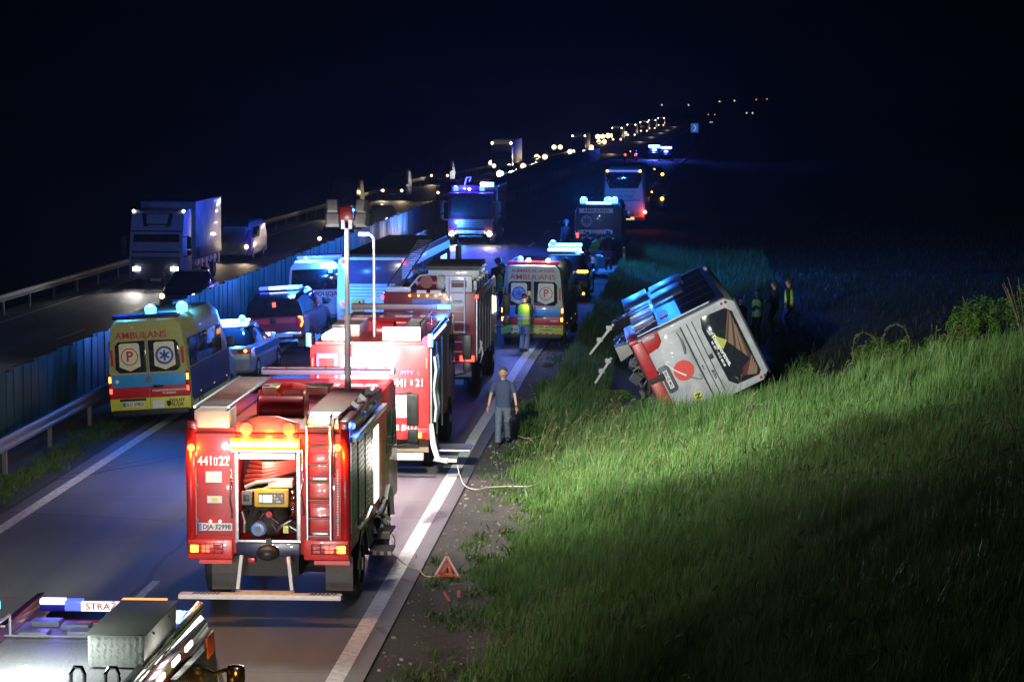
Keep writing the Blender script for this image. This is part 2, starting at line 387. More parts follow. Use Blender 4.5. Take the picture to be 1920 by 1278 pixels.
for d in dl:
    for (o, z) in ((-.04, .40), (.06, .40), (.06, .48), (-.04, .48)): vs.append(Vector((cx(d) - 6.35 + o - .02, d, zr(d) + z)) - so)
for i in range(len(dl) - 1):
    for k in range(4): fs.append((i * 4 + k, i * 4 + (k + 1) % 4, (i + 1) * 4 + (k + 1) % 4, (i + 1) * 4 + k))
MB().add(vs, fs).build('bottom_beam', DARK, sroot)
pm = MB(); pm.box(-.05, .05, -.05, .05, -.35, .5); first = None
for k in range(60):
    d = 46 + k * 4.56; l = Vector((cx(d) - 6.37, d, zr(d))) - so
    if first is None: first = pm.build('post', DARK, sroot, loc=l)
    else: c = first.copy(); COL.objects.link(c); c.location = l

# ================================================================ grass and weeds
def grass_mat(name, ca, cb):
    m = bpy.data.materials.new(name); m.use_nodes = True; n = m.node_tree.nodes; l = m.node_tree.links; b = n['Principled BSDF']
    tc = n.new('ShaderNodeTexCoord'); a = n.new('ShaderNodeTexNoise'); a.inputs['Scale'].default_value = 1.6; a.inputs['Detail'].default_value = 8; a.inputs['Roughness'].default_value = .8
    l.new(tc.outputs['Object'], a.inputs['Vector']); r = n.new('ShaderNodeValToRGB'); r.color_ramp.elements[0].position = .35; r.color_ramp.elements[1].position = .66
    r.color_ramp.elements[0].color = (*ca, 1); r.color_ramp.elements[1].color = (*cb, 1); l.new(a.outputs['Fac'], r.inputs[0]); l.new(r.outputs[0], b.inputs['Base Color'])
    b.inputs['Roughness'].default_value = .5; b.inputs['Specular IOR Level'].default_value = .3
    tr = n.new('ShaderNodeBsdfTranslucent'); l.new(r.outputs[0], tr.inputs[0]); ms = n.new('ShaderNodeMixShader'); ms.inputs[0].default_value = .35
    l.new(b.outputs[0], ms.inputs[1]); l.new(tr.outputs[0], ms.inputs[2]); l.new(ms.outputs[0], n['Material Output'].inputs[0])
    return m
GR = grass_mat('meadow_grass', (.042, .10, .022), (.13, .25, .062))
WEED = grass_mat('verge_weed_leaf', (.035, .08, .012), (.10, .17, .04))
LEAF = grass_mat('shrub_leaf', (.035, .09, .01), (.11, .20, .035))
DRY = grass_mat('dry_grass', (.10, .10, .04), (.22, .21, .10))
def blades(name, pos, hgt, wid, m, lean=.45, m2=None, dryf=.0, windx=.12):
    pos = np.array(pos); n = len(pos); hgt = np.array(hgt); wid = np.array(wid)
    a = RNG.uniform(0, 2 * np.pi, n); dx = np.cos(a); dy = np.sin(a)
    la = RNG.uniform(0, 2 * np.pi, n); lr = RNG.uniform(.05, lean, n) * hgt; lx = np.cos(la) * lr + windx * hgt; ly = np.sin(la) * lr
    V = np.zeros((n, 7, 3))
    def lvl(i0, i1, f, wf):
        cxp = pos[:, 0] + lx * f ** 1.8; cyp = pos[:, 1] + ly * f ** 1.8; cz = pos[:, 2] + hgt * (f - .18 * f * f * (lr / hgt) * 2)
        V[:, i0] = np.stack([cxp - dx * wid * wf, cyp - dy * wid * wf, cz], 1); V[:, i1] = np.stack([cxp + dx * wid * wf, cyp + dy * wid * wf, cz], 1)
    lvl(0, 1, 0, .5); lvl(2, 3, .45, .45); lvl(4, 5, .8, .25)
    V[:, 6] = np.stack([pos[:, 0] + lx * 1.0, pos[:, 1] + ly * 1.0, pos[:, 2] + hgt * (1 - .18 * (lr / hgt) * 2)], 1)
    vs = V.reshape(-1, 3); b = np.arange(n) * 7
    loops = np.stack([b, b + 1, b + 3, b + 2, b + 2, b + 3, b + 5, b + 4, b + 4, b + 5, b + 6], 1).reshape(-1)
    ls = (np.arange(n)[:, None] * 11 + np.array([0, 4, 8])[None]).reshape(-1); lt = np.tile([4, 4, 3], n)
    me = bpy.data.meshes.new(name); me.vertices.add(len(vs)); me.vertices.foreach_set('co', vs.reshape(-1).astype(np.float32))
    me.loops.add(len(loops)); me.loops.foreach_set('vertex_index', loops.astype(np.int32))
    me.polygons.add(len(ls)); me.polygons.foreach_set('loop_start', ls.astype(np.int32)); me.polygons.foreach_set('loop_total', lt.astype(np.int32))
    me.materials.append(m)
    if m2:
        me.materials.append(m2); mi = (RNG.random(n) < dryf).astype(np.int32); me.polygons.foreach_set('material_index', np.repeat(mi, 3))
    me.update(calc_edges=True)
    o = bpy.data.objects.new(name, me); COL.objects.link(o); return o
def edge_t(d): return 1.55 + .35 * math.sin(d * .55) + .25 * math.sin(d * 1.7 + 1)
pos = []; hh = []; ww = []
while len(pos) < 200000:
    d = 19 + 47 * random.random() ** .85; X = -4 + 14.5 * random.random(); t = X - cx(d) - 4.25
    if t < 0: continue
    e = edge_t(d) - .15
    if t < e: 
        if random.random() > .0 + .10 * math.exp(-(e - t) / .25): continue
    if X > d * .146 + .9 or X < d * -.09 - 1.5: continue
    if d > 61.5 + .6 * wob(X * 1.3, 2) - .25 * t * .5 and random.random() > .25: continue
    cl = .5 + .5 * math.sin(X * 2.1 + 2 * math.sin(d * .8)) * math.sin(d * 1.4 + X)
    h = (.30 + .34 * random.random() + .30 * cl * random.random()) * min(1, .35 + .45 * max(0, t - e) / .8)
    h *= .72 + .75 * max(0, wob(X * 2.3 + 1, d * 1.1)) + (.35 if d > 57 and random.random() < .25 else 0)
    pos.append((X, d, gz(X, d) - .03)); hh.append(h); ww.append(.009 + .010 * random.random())
tag(blades('embankment_grass', pos, hh, ww, GR, m2=DRY, dryf=.03), 'tall green meadow grass covering the embankment in front of the overturned bus', 'grass', kind='stuff')
# taller pale stalks with seed heads, and broad dock leaves, standing in the meadow
pos = []; hh = []; ww = []; sd = MB()
for k in range(2600):
    d = 20 + 43 * random.random(); t = edge_t(d) + 9.5 * random.random() ** 1.2; X = cx(d) + 4.25 + t
    if X > d * .146 + .9 or wob(X * 1.1, d * .7) < -.1: continue
    z = gz(X, d); h = .55 + .45 * random.random(); lx = random.gauss(.06, .08); ly = random.gauss(0, .08)
    p0 = Vector((X, d, z)); p1 = Vector((X + lx * .5, d + ly * .5, z + h * .6)); p2 = Vector((X + lx * 1.6, d + ly * 1.6, z + h))
    sd.tube([p0, p1, p2], [.0035, .003, .0025], 3); e = p2 + Vector((lx, ly, .06)).normalized() * (.06 + .08 * random.random()); sd.tube([p2, p2.lerp(e, .5), e], [.004, .011, .003], 4)
tag(sd.build('seed_stalks', DRY), 'thin pale grass stalks with seed heads rising above the meadow grass', 'grass stalks', kind='stuff')
for k in range(170):
    d = 21 + 40 * random.random(); X0 = cx(d) + 4.25 + edge_t(d) + 8 * random.random() ** 1.5
    if X0 > d * .146 + .6: continue
    for i in range(14):
        x = X0 + random.gauss(0, .09); y = d + random.gauss(0, .12); pos.append((x, y, gz(x, y))); hh.append(.25 + .3 * random.random()); ww.append(.035 + .04 * random.random())
tag(blades('meadow_weeds', pos, hh, ww, WEED, lean=.8), 'broad-leaved weeds standing among the meadow grass', 'weeds', kind='stuff')
pos = []; hh = []; ww = []
while len(pos) < 42000:
    d = 62 + 75 * random.random() ** 1.4; t = 1.0 + 7 * random.random() ** 1.6; X = cx(d) + 4.25 + t
    if random.random() > .35 + .65 * (math.sin(d * .9 + X) * math.sin(X * 1.3 + d * .33) > -.1): continue
    if d < 84 and -1.6 < X < 3.2 and d > 69: continue
    pos.append((X, d, gz(X, d) - .03)); hh.append(.2 + .35 * random.random() + (.35 if math.sin(d * .31) > .55 else 0) * random.random()); ww.append(.010 + .012 * random.random())
tag(blades('roadside_grass', pos, hh, ww, GR, m2=DRY, dryf=.12), 'rough dark grass in the ditch between the road and the overturned coach', 'grass', kind='stuff')
pos = []; hh = []; ww = []
while len(pos) < 16000:
    d = 60 + 10 * random.random(); X = -3.6 + 4.2 * random.random()
    if X > -1.2 and d > 68.5: continue
    if wob(X * 1.9, d) < -.35: continue
    pos.append((X, d, gz(X, d) - .03)); hh.append(.2 + .4 * random.random()); ww.append(.014 + .016 * random.random())
tag(blades('ditch_grass', pos, hh, ww, WEED, lean=.9), 'dense dark leafy undergrowth in the ditch left of the overturned coach', 'undergrowth', kind='stuff')
pos = []; hh = []; ww = []
while len(pos) < 45000:
    d = 68 + 110 * random.random() ** 1.5; X = cx(d) + 9 + 34 * random.random() ** 1.4
    if d < 84 and -1.8 < X < 3.6: continue
    if wob(X * .6, d * .25) < -.45 and random.random() < .7: continue
    pos.append((X, d, gz(X, d) - .03)); hh.append(.12 + .28 * random.random()); ww.append(.018 + .02 * random.random())
tag(blades('field_grass', pos, hh, ww, grass_mat('dark_field_grass', (.015, .03, .008), (.04, .06, .02)), lean=.8), 'dark rough field grass behind the bystanders and the overturned coach', 'grass', kind='stuff')
# broad weed leaves on both verges
pos = []; hh = []; ww = []
for k in range(240):
    d = 27 + 55 * random.random(); t = edge_t(d) - abs(random.gauss(0, .55)); X0 = cx(d) + 4.25 + t
    if t < .15: continue
    for i in range(26):
        x = X0 + random.gauss(0, .1); y = d + random.gauss(0, .16); pos.append((x, y, gz(x, y) - .01)); hh.append(.07 + .13 * random.random()); ww.append(.02 + .02 * random.random())
for k in range(380):
    d = 46 + 34 * random.random(); X0 = cx(d) - 5.15 + random.gauss(0, .18)
    for i in range(24):
        x = X0 + random.gauss(0, .11); y = d + random.gauss(0, .16); pos.append((x, y, gz(x, y) - .01)); hh.append(.06 + .12 * random.random()); ww.append(.015 + .02 * random.random())
tag(blades('verge_weeds', pos, hh, ww, WEED, lean=1.1), 'low leafy weeds scattered on the dirt verges beside the road edge lines', 'weeds', kind='stuff')
# small stones and litter on the dirt
st = MB()
for k in range(1500):
    d = 27 + 60 * random.random(); X = cx(d) + 4.35 + 1.9 * random.random()
    r = .006 + .022 * random.random() ** 3; z = gz(X, d)
    M = Matrix.Translation((X, d, z + r * .4)) @ Matrix.Rotation(random.random() * 3, 4, 'Z')
    st.hexa([M @ Vector((x * r * random.uniform(.6, 1.3), y * r * random.uniform(.6, 1.3), q * r * .7)) for q in (-1, 1) for y in (-1, 1) for x in (-1, 1)])
tag(st.build('gravel', mat('small_grey_stones', (.25, .22, .19), .8, var=.4)), 'small stones and grit on the dirt verge right of the road edge line', 'gravel', kind='stuff')

# ================================================================ shrubs
def leaf_cloud(mb, c, r, n, size, gap=.0, flat=1):
    for i in range(n):
        while True:
            p = Vector((random.uniform(-1, 1), random.uniform(-1, 1), random.uniform(-1, 1)))
            if p.length <= 1 and wob(p.x * 4 + c[0] * 9, p.z * 4 + p.y * 3) > -.25 + gap: break
        p = Vector((c[0] + p.x * r[0], c[1] + p.y * r[1], c[2] + p.z * r[2])); s = size * random.uniform(.6, 1.4)
        u = Vector((random.gauss(0, 1), random.gauss(0, 1), random.gauss(0, .7))).normalized(); v = u.orthogonal().normalized()
        mb.add([p - u * s, p + v * s * .5 - u * s * .1, p + u * s, p - v * s * .5], [(0, 1, 2, 3)])
BARK = mat('twig_bark', (.09, .06, .035), .8, bump=.4)
def shrub(px, py, d, w, h, n, label, size=.035, arcs=(), name='shrub'):
    b = atd(px, py, d); z0 = gz(b.x, b.y); root = empty(name, (b.x, b.y, z0), 0, label, name.replace('_', ' '), 'shrubs on the crest of the embankment')
    cz = b.z - z0
    lm = MB(); sm = MB()
    for i in range(9):
        a = random.uniform(-.9, .9); e = Vector((a * w * .8, random.uniform(-.3, .3), max(.1, cz) + h * random.uniform(.1, .9)))
        sm.tube([(0, 0, -.05), e * .5 + Vector((0, 0, .1)), e], [.018, .012, .006], 5)
    for i in range(7):
        f = random.uniform(-.75, .75); leaf_cloud(lm, (f * w, random.uniform(-.3, .3), cz + h * random.uniform(-.1, .6) * (1 - f * f * .5)), (w * .45, w * .4, h * .42), n // 7, size)
    for ar in arcs:
        pts = [atd(x, y, d) - Vector((b.x, b.y, z0)) for x, y in ar]
        sm.tube(pts, .01, 5)
        for k in range(len(pts) - 1):
            for i in range(26):
                p = pts[k].lerp(pts[k + 1], random.random()); leaf_cloud(lm, p, (.05, .05, .05), 1, size * .9)
    sm.build('stems', BARK, root); lm.build('leaves', LEAF, root)
    return root
shrub(1665, 672, 60, .75, .55, 3600, 'leafy shrub with two arching bramble shoots on the grassy crest', arcs=[[(1655, 668), (1652, 640), (1662, 615), (1680, 606), (1697, 614), (1706, 640), (1705, 658)], [(1650, 660), (1640, 632), (1618, 622), (1602, 634), (1598, 660), (1600, 690)]], size=.028)
shrub(1858, 622, 58, .95, .95, 5200, 'large green shrub on the crest at the right edge', size=.027)
shrub(1790, 660, 58.5, .8, .5, 3000, 'low spreading shrub just left of the large shrub on the crest', size=.024)
shrub(1925, 600, 57, .9, 1.1, 3200, 'darker tall shrub cut off by the right edge of the picture', size=.026)
shrub(1753, 655, 59.5, .16, .35, 220, 'small pale sapling between the arching shrub and the low spreading one', size=.03, name='sapling')
shrub(1515, 705, 60.5, .2, .35, 200, 'thin dark sapling on the crest just right of the overturned bus', size=.03, name='sapling')
shrub(1150, 742, 64.8, .5, .26, 1500, 'low dark bramble in the ditch below the white bars', size=.022, name='bramble')['group'] = 'brambles in the ditch'
shrub(1205, 768, 64.2, .5, .3, 1500, 'low dark bramble close to the underside of the overturned coach', size=.022, name='bramble')['group'] = 'brambles in the ditch'
# ================================================================ vehicle helpers
def wheel(parent, x, y, r=.5, wd=.28, rimcol=None, side=1, dual=False, name='wheel'):
    t = MB(); n = 22; hw = wd / 2
    prof = [(r * .62, -hw), (r * .9, -hw), (r * .985, -hw * .8), (r, -hw * .3), (r, hw * .3), (r * .985, hw * .8), (r * .9, hw), (r * .62, hw)]
    vs = []; fs = []
    for i in range(n):
        a = 2 * math.pi * i / n
        for (q, o) in prof: vs.append((o, q * math.cos(a), q * math.sin(a)))
    k = len(prof)
    for i in range(n):
        j = (i + 1) % n
        for q in range(k - 1): fs.append((i * k + q, i * k + q + 1, j * k + q + 1, j * k + q))
    t.add(vs, fs)
    w_ = t.build('wheel', RUB, parent, smooth=True, loc=(x, y, r))
    rm = MB(); rm.cyl((side * hw * .2, 0, 0), (side * hw * .75, 0, 0), r * .63, n=20); rm.cyl((side * hw * .7, 0, 0), (side * (hw + .02), 0, 0), r * .2, n=12)
    for i in range(8):
        a = 2 * math.pi * i / 8; rm.cyl((side * hw * .7, r * .38 * math.cos(a), r * .38 * math.sin(a)), (side * hw * .86, r * .38 * math.cos(a), r * .38 * math.sin(a)), r * .05, n=6)
    rm.cyl((-side * hw * .9, 0, 0), (-side * hw * .2, 0, 0), r * .3, n=12)
    rm.build('rim', rimcol or ALU, w_, smooth=True)
    return w_
def plate(parent, txt, x, y, z, w_=.52, h=.115, rot=(90, 0, 0), blue=True, m=None, facing=-1):
    b = MB(); b.use(m or PLATE).box(-w_ / 2, w_ / 2, 0, .012, -h / 2, h / 2)
    if blue: b.use(BLUEP).box(-w_ / 2, -w_ / 2 + .045, -.002, .004, -h / 2 + .004, h / 2 - .004)
    o = b.build('number_plate', None, parent, loc=(x, y, z))
    if facing > 0: o.rotation_euler = (0, 0, math.pi)
    if txt: text(txt, h * .92, KLET, o, (.02, -.003, -.002), name='plate_lettering', off=.003, sx=.95)
    return o
def star_of_life(parent, x, y, z, r, m, name='medical_star'):
    b = MB()
    for k in range(3):
        a = math.pi / 3 * k; M = Matrix.Translation((x, y, z)) @ Matrix.Rotation(a, 4, 'Y')
        b.box(-r * .19, r * .19, -.004, 0 + .0006 * k, -r, r, M)
    return b.build(name, m, parent)
def disc(b, x, y, z, r, th=.006, n=28): return b.cyl((x, y, z), (x, y - th, z), r, n=n)
def lamp_box(parent, x0, x1, y0, y1, z0, z1, m, name='tail_lamp', bev=.012):
    return MB().box(x0, x1, y0, y1, z0, z1).build(name, m, parent, bev=bev)
def ladder(b, p0, p1, w_, rungs, r=.018, rr=.012, across=(1, 0, 0)):
    p0 = Vector(p0); p1 = Vector(p1); ac = Vector(across).normalized() * w_ / 2
    for s in (-1, 1): b.cyl(p0 + ac * s, p1 + ac * s, r, n=8)
    for i in range(rungs):
        q = p0.lerp(p1, (i + .5) / rungs); b.cyl(q - ac, q + ac, rr, n=6)
    return b
def road_place(root, s, d, zf=zr, turn=0, face_us=False):
    root.location = (cx(d) + s, d, zf(d)); root.rotation_euler = (0, 0, head(d) + R(turn) + (math.pi if face_us else 0)); return root

# ================================================================ fire engine 22: nearest, open pump bay
def fire_cab(root, y0, L, w_=1.2, zt=2.82, paint=RED, roofpaint=None, txt=None, front=True, bar=True, zb=.75):
    b = MB(); y1 = y0 + L
    b.prism([(y0, zb), (y0, zt), (y1 - .55, zt + .02), (y1 - .2, zt - .12), (y1, 1.72), (y1 + .04, 1.2), (y1 + .02, zb)], 'x', -w_, w_)
    cab = b.build('cab', paint, root, bev=.06)
    g = MB()
    for s in (-1, 1):
        x = s * (w_ + .004)
        for (a, c) in ((y1 - .85, y1 - .22), (y1 - 1.85, y1 - 1.05)):
            g.prism([(a, 1.75), (c, 1.70), (c - .08, 2.45), (a, 2.5)], 'x', x - .006, x + .006)
    g.prism([(-w_ + .12, 1.72), (w_ - .12, 1.72), (w_ - .16, 2.55), (-w_ + .16, 2.55)], 'y', 0, .02, Matrix.Translation((0, y1 - .02 + .03, 0)) @ Matrix.Shear('XZ', 4, (0, 0)) )
    gl = g.build('cab_window', GLASS, root)
    if txt: text(txt, .42, WLET, root, (0, y1 - 1.5, zt + .012), (0, 0, 0), name='roof_number', off=.012, sx=1.25)
    return cab
def bulk_mirror(root, x, y, z, s):
    b = MB(); b.tube([(x, y, z), (x + s * .3, y + .05, z + .04)], .018); b.tube([(x, y, z - .95), (x + s * .3, y + .05, z - .9)], .018)
    arm = b.build('mirror_arm', BLACK, root)
    c = MB(); c.box(x + s * .2 if s > 0 else x - .42, x + .42 if s > 0 else x - .2, y, y + .12, z - .58, z + .02); m = c.build('mirror', BLACK, root, bev=.04)
    c2 = MB(); c2.box(x + .21 if s > 0 else x - .41, x + .41 if s > 0 else x - .21, y, y + .12, z - .88, z - .64); c2.build('mirror', BLACK, root, bev=.04)
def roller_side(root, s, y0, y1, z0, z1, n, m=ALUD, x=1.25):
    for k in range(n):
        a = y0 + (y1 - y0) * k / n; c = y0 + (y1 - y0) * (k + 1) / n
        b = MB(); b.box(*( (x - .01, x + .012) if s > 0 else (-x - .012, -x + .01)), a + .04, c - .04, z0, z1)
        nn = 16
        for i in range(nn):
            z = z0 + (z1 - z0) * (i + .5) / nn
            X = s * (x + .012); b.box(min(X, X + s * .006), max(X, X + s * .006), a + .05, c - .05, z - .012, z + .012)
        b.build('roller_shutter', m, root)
        f = MB()
        for yy in (a, c):
            f.box(*((x - .01, x + .022) if s > 0 else (-x - .022, -x + .01)), yy - .035, yy + .035, z0 - .03, z1 + .05)
        f.build('shutter_frame', ALU, root)

def build_truck22():
    L = 7.6
    root = empty('fire_engine', (0, 0, 0), 0, 'nearest red fire engine, 441-22, with open pump bay, lit amber bar and light mast', 'fire engine', 'fire engines parked in the right lane')
    # superstructure shell: left column, right column, top, floor, with the bay left open
    b = MB()
    b.box(-1.25, -.50, 0, 4.6, .98, 2.86); b.box(.48, 1.25, 0, 4.6, .98, 2.86)
    b.box(-.50, .48, .75, 4.6, .98, 2.86); b.box(-.50, .48, .0, .75, 2.60, 2.86); b.box(-.5, .48, .02, .75, .98, 1.19)
    b.build('body', RED, root, bev=.02)
    # rounded rear corner pillars
    c = MB()
    for s in (-1, 1): c.cyl((s * 1.2, -.0, .98), (s * 1.2, -.0, 2.92), .075, n=14)
    c.build('corner_pillar', RED, root, smooth=True)
    hb = MB(); hb.use(WHITE)
    for x in (-1.13, 1.08): 
        for k in range(26): hb.box(x - .009, x + .009, -.012, .0, 1.28 + k * .04, 1.305 + k * .04)
    hb.build('reflective_strip', SILVER, root)
    # panel seams, grab handles
    g = MB(); g.tube([(-.56, -.03, 1.55), (-.56, -.07, 1.65), (-.60, -.07, 1.85), (-.56, -.07, 2.0), (-.56, -.07, 2.3)], .012); g.tube([(.55, -.03, 1.6), (.55, -.07, 1.7), (.51, -.07, 1.95), (.55, -.07, 2.15), (.55, -.07, 2.7)], .012)
    g.tube([(1.03, -.02, 2.2), (1.03, -.08, 2.3), (1.03, -.08, 2.95), (1.03, .05, 3.08), (1.12, .1, 3.08)], .02)
    g.build('grab_handle', CHROME, root, smooth=True)
    sm_ = MB()
    for (a, c, e, g2) in ((-1.1, -.58, 2.58, 2.59), (-1.1, -.58, 1.26, 1.27), (-1.1, -1.092, 1.26, 2.58), (-.588, -.58, 1.26, 2.58), (.58, 1.04, 2.74, 2.75), (.58, 1.04, 1.24, 1.25), (.58, .588, 1.24, 2.75), (1.032, 1.04, 1.24, 2.75), (-1.24, -.52, 2.83, 2.838), (.5, 1.24, 2.83, 2.838)): sm_.box(a, c, -.006, .004, e, g2)
    sm_.build('panel_gap', BLACK, root)
    hg = MB()
    for z in (1.45, 2.0, 2.5): hg.box(-1.135, -1.095, -.02, .0, z, z + .07); hg.box(1.045, 1.075, -.02, .0, z, z + .07)
    hg.build('hinge', GREY, root)
    # pump bay
    f = MB(); f.box(-.52, -.465, -.02, .04, 1.19, 2.6); f.box(.44, .50, -.02, .04, 1.19, 2.6); f.box(-.52, .5, -.02, .04, 1.14, 1.2); f.box(-.56, .54, -.05, .06, 2.57, 2.615)
    f.build('bay_frame', ALU, root, bev=.006)
    bay = MB(); bay.box(-.464, .44, .7, .745, 1.2, 2.58); bay.build('bay_lining', DARK, root)
    st = MB(); st.box(-.44, .40, .02, .1, 2.46, 2.53); st.build('bay_lamp', glow('lit_bay_lamp', (1, .9, .75), 9), root)
    lamp(root, (0, .05, 2.40), CW, 14, .05)
    # shelves of hose and fittings
    hs = MB()
    for k in range(5): hs.tube([(-.42 + .02 * k, .35 + .04 * k, 2.06 + .075 * k), (-.1, .18, 2.12 + .06 * k), (.15, .22, 2.2 + .04 * k), (.40, .3, 2.26 + .035 * k)], .035, 8)
    hs.build('coiled_hose', mat('red_hose', (.42, .05, .03), .6), root, smooth=True)
    h2 = MB(); h2.tube([(-.38, .15, 2.0), (-.2, .1, 2.08), (.1, .12, 2.12), (.3, .2, 2.1)], .03, 8); h2.tube([(-.36, .12, 1.94), (-.1, .1, 1.97), (.06, .14, 2.04)], .025, 8); h2.build('white_hose', LGREY, root, smooth=True)
    sh = MB(); sh.box(-.02, .36, .1, .5, 2.0, 2.13); sh.build('bay_box', WHITE, root, bev=.01)
    pn = MB(); pn.box(-.22, .31, -.005, .12, 1.71, 1.99); p = pn.build('pump_panel', mat('yellow_control_panel', (.80, .50, .03), .4), root, bev=.03)
    q = MB(); q.use(GREY).box(-.15, .25, -.02, -.004, 1.76, 1.94); q.use(glow('lit_green_display', (.5, 1, .55), 1.6)).box(-.08, .06, -.026, -.018, 1.79, 1.90)
    q.use(E_PANEL); q.box(-.135, -.10, -.026, -.018, 1.80, 1.90)
    for i in range(4):
        for j in range(3): q.use([REDL, YEL, WHITE, BLUEP][(i + j) % 4]).box(.09 + i * .037, .115 + i * .037, -.028, -.018, 1.79 + j * .045, 1.815 + j * .045)
    q.build('pump_controls', None, p)
    e = MB(); e.box(-.42, -.26, .02, .15, 1.74, 1.95); e.build('socket_box', GREY, root, bev=.01); e = MB(); e.box(-.39, -.30, -.0, .02, 1.8, 1.9); e.build('socket', BLACK, root, bev=.01)
    pu = MB(); pu.use(DARK)
    pu.ball((0, .42, 1.46), .27, 16, 10); pu.use(GREY).cyl((-.16, .12, 1.36), (-.05, .5, 1.42), .12, n=18); pu.use(ALU)
    for i in range(9):
        a = random.uniform(-.38, .38); z = random.uniform(1.35, 1.66); pu.use([ALU, GREY, CHROME, DARK][i % 4]).tube([(a, .4, z), (a + random.uniform(-.1, .1), .16, z + .02), (a + random.uniform(-.14, .14), .2, z - random.uniform(.02, .12))], random.uniform(.014, .034), 8)
    for i, x in enumerate((.37, .37, .38, .37)): pu.use([CHROME, REDL, CHROME, CHROME][i]).ball((x, .06, 1.68 + .085 * i), .034)
    pu.use(REDL).cyl((.0, .14, 1.57), (.0, .05, 1.59), .05, n=12); pu.use(CHROME).tube([(.1, .12, 1.3), (.2, .08, 1.42), (.33, .1, 1.5), (.38, .2, 1.66)], .028, 8); pu.use(ALU).tube([(-.4, .1, 1.3), (-.38, .06, 1.45), (-.42, .12, 1.62)], .026, 8)
    pu.use(YEL).box(.22, .3, .05, .12, 1.3, 1.42)
    pump = pu.build('pump', None, root, smooth=True)
    cp = MB(); disc(cp, -.18, .12, 1.35, .105, .05); cp.build('outlet_cap', mat('blue_outlet_cap', (.12, .3, .7), .35), pump, bev=.01)
    cp = MB(); disc(cp, -.18, .07, 1.35, .05, .02); cp.build('cap_knob', GREY, pump)
    # amber bar and marker lamps
    ab = MB(); ab.box(-.54, .46, -.05, .0, 2.655, 2.725); ab.build('amber_bar', E_AMBL, root, bev=.01)
    ab = MB(); ab.box(-.58, .50, -.035, .0, 2.615, 2.785); ab.build('amber_bar_housing', glow('amber_spill_on_housing', (1, .28, .01), .55), root, bev=.01)  # surround glows to imitate the bar's light spilling over its housing
    for x in (-.4, 0, .35): lamp(root, (x, -.16, 2.77), CA, 26, .04)
    for x, z in ((-1.18, 2.64), (1.09, 2.66)):
        q = MB(); q.ball((x, -.07, z), .055); q.build('amber_marker_lamp', E_AMB, root, smooth=True); lamp(root, (x, -.17, z), CA, 22, .04)
    q = MB(); q.ball((-.65, -.05, 2.67), .05); q.build('work_lamp', glow('lit_small_work_lamp', (1, .85, .7), 22), root, smooth=True); lamp(root, (-.65, -.14, 2.67), CW, 16, .04)
    # ladder
    lb = MB()
    for x in (.62, .98): lb.tube([(x, -.10, 1.22), (x, -.10, 3.0), (x, .04, 3.14), (x, .2, 3.14)], .019, 8)
    for k in range(7): lb.cyl((.62, -.10, 1.28 + k * .28), (.98, -.10, 1.28 + k * .28), .015, n=8)
    lb.build('ladder', ALU, root, smooth=True)
    pn = MB(); 
    for k in range(3): pn.box(.66, .95, -.012, .0, 1.36 + .42 * k, 1.72 + .42 * k)
    pn.build('ladder_panel', REDB, root, bev=.02)
    ms = MB(); ms.box(.69, .93, -.025, .0, 2.13, 2.19); ms.box(.69, .93, -.025, .0, 1.27, 1.33); ms.build('kick_plate', SILVER, root, bev=.01)
    # numbers, stickers, plate
    text('441', .20, WLET, root, (-.97, -.014, 2.42), name='number_lettering', off=.002, sx=.82); text('22', .20, WLET, root, (-.685, -.014, 2.42), name='number_lettering', off=.002, sx=.82)
    s = MB(); s.box(-.838, -.828, -.012, -.004, 2.36, 2.48); s.box(-.798, -.788, -.012, -.004, 2.36, 2.48); s.box(-.828, -.798, -.012, -.004, 2.36, 2.372); s.box(-.828, -.798, -.012, -.004, 2.468, 2.48); s.build('number_frame', WLET, root)
    s = MB(); s.box(-.97, -.72, -.008, 0, 2.09, 2.26); s.build('white_sticker', WHITE, root)
    s = MB(); s.box(-.95, -.72, -.008, 0, 1.77, 1.88); o = s.build('white_sticker', WHITE, root)
    s = MB(); s.cyl((-.835, -.008, 1.825), (-.835, -.012, 1.825), .05, n=20); e = s.build('yellow_oval', mat('yellow_green_oval', (.6, .7, .05), .5), o); 
    for v in e.data.vertices: v.co.z = 1.825 + (v.co.z - 1.825) * .55
    plate(root, 'DJA·32998', -.825, -.02, 1.40)
    pl = MB(); 
    for x in (-.9, -.75): pl.ball((x, -.04, 1.49), .022)
    pl.build('plate_lamp', glow('lit_plate_lamp', (1, .6, .5), 4), root)
    # lower corners: bumper with tail lamps
    for s_ in (-1, 1):
        b = MB(); x0, x1 = (-1.26, -.55) if s_ < 0 else (.55, 1.26); b.box(x0, x1, -.08, .2, .90, 1.22); b.build('bumper_corner', REDB, root, bev=.04)
        l0, l1 = (-1.23, -.70) if s_ < 0 else (.68, 1.23)
        h = MB(); h.box(l0, l1, -.10, -.02, .99, 1.16); hs_ = h.build('tail_lamp', REDL, root, bev=.015)
        e = MB(); w3 = (l1 - l0) / 3
        for k, m in enumerate((E_AMB, E_RED, REDL) if s_ < 0 else (REDL, E_RED, E_AMB)): e.use(m).box(l0 + k * w3 + .03, l0 + (k + 1) * w3 - .03, -.108, -.095, 1.02, 1.13)
        e.build('lamp_cell', None, hs_)
        gr_ = MB()
        for z in (1.01, 1.075, 1.14): gr_.cyl((l0, -.13, z), (l1, -.13, z), .006, n=6)
        for k in range(5): x = l0 + (l1 - l0) * k / 4; gr_.cyl((x, -.13, .99), (x, -.13, 1.16), .006, n=6)
        gr_.build('lamp_guard', CHROME, hs_)
        r_ = MB(); x0, x1 = (-1.07, -.56) if s_ < 0 else (.72, 1.27); r_.box(x0, x1, -.1, -.06, .84, .90); r_.build('red_reflector', mat('red_reflector_strip', (.75, .05, .04), .35), root)
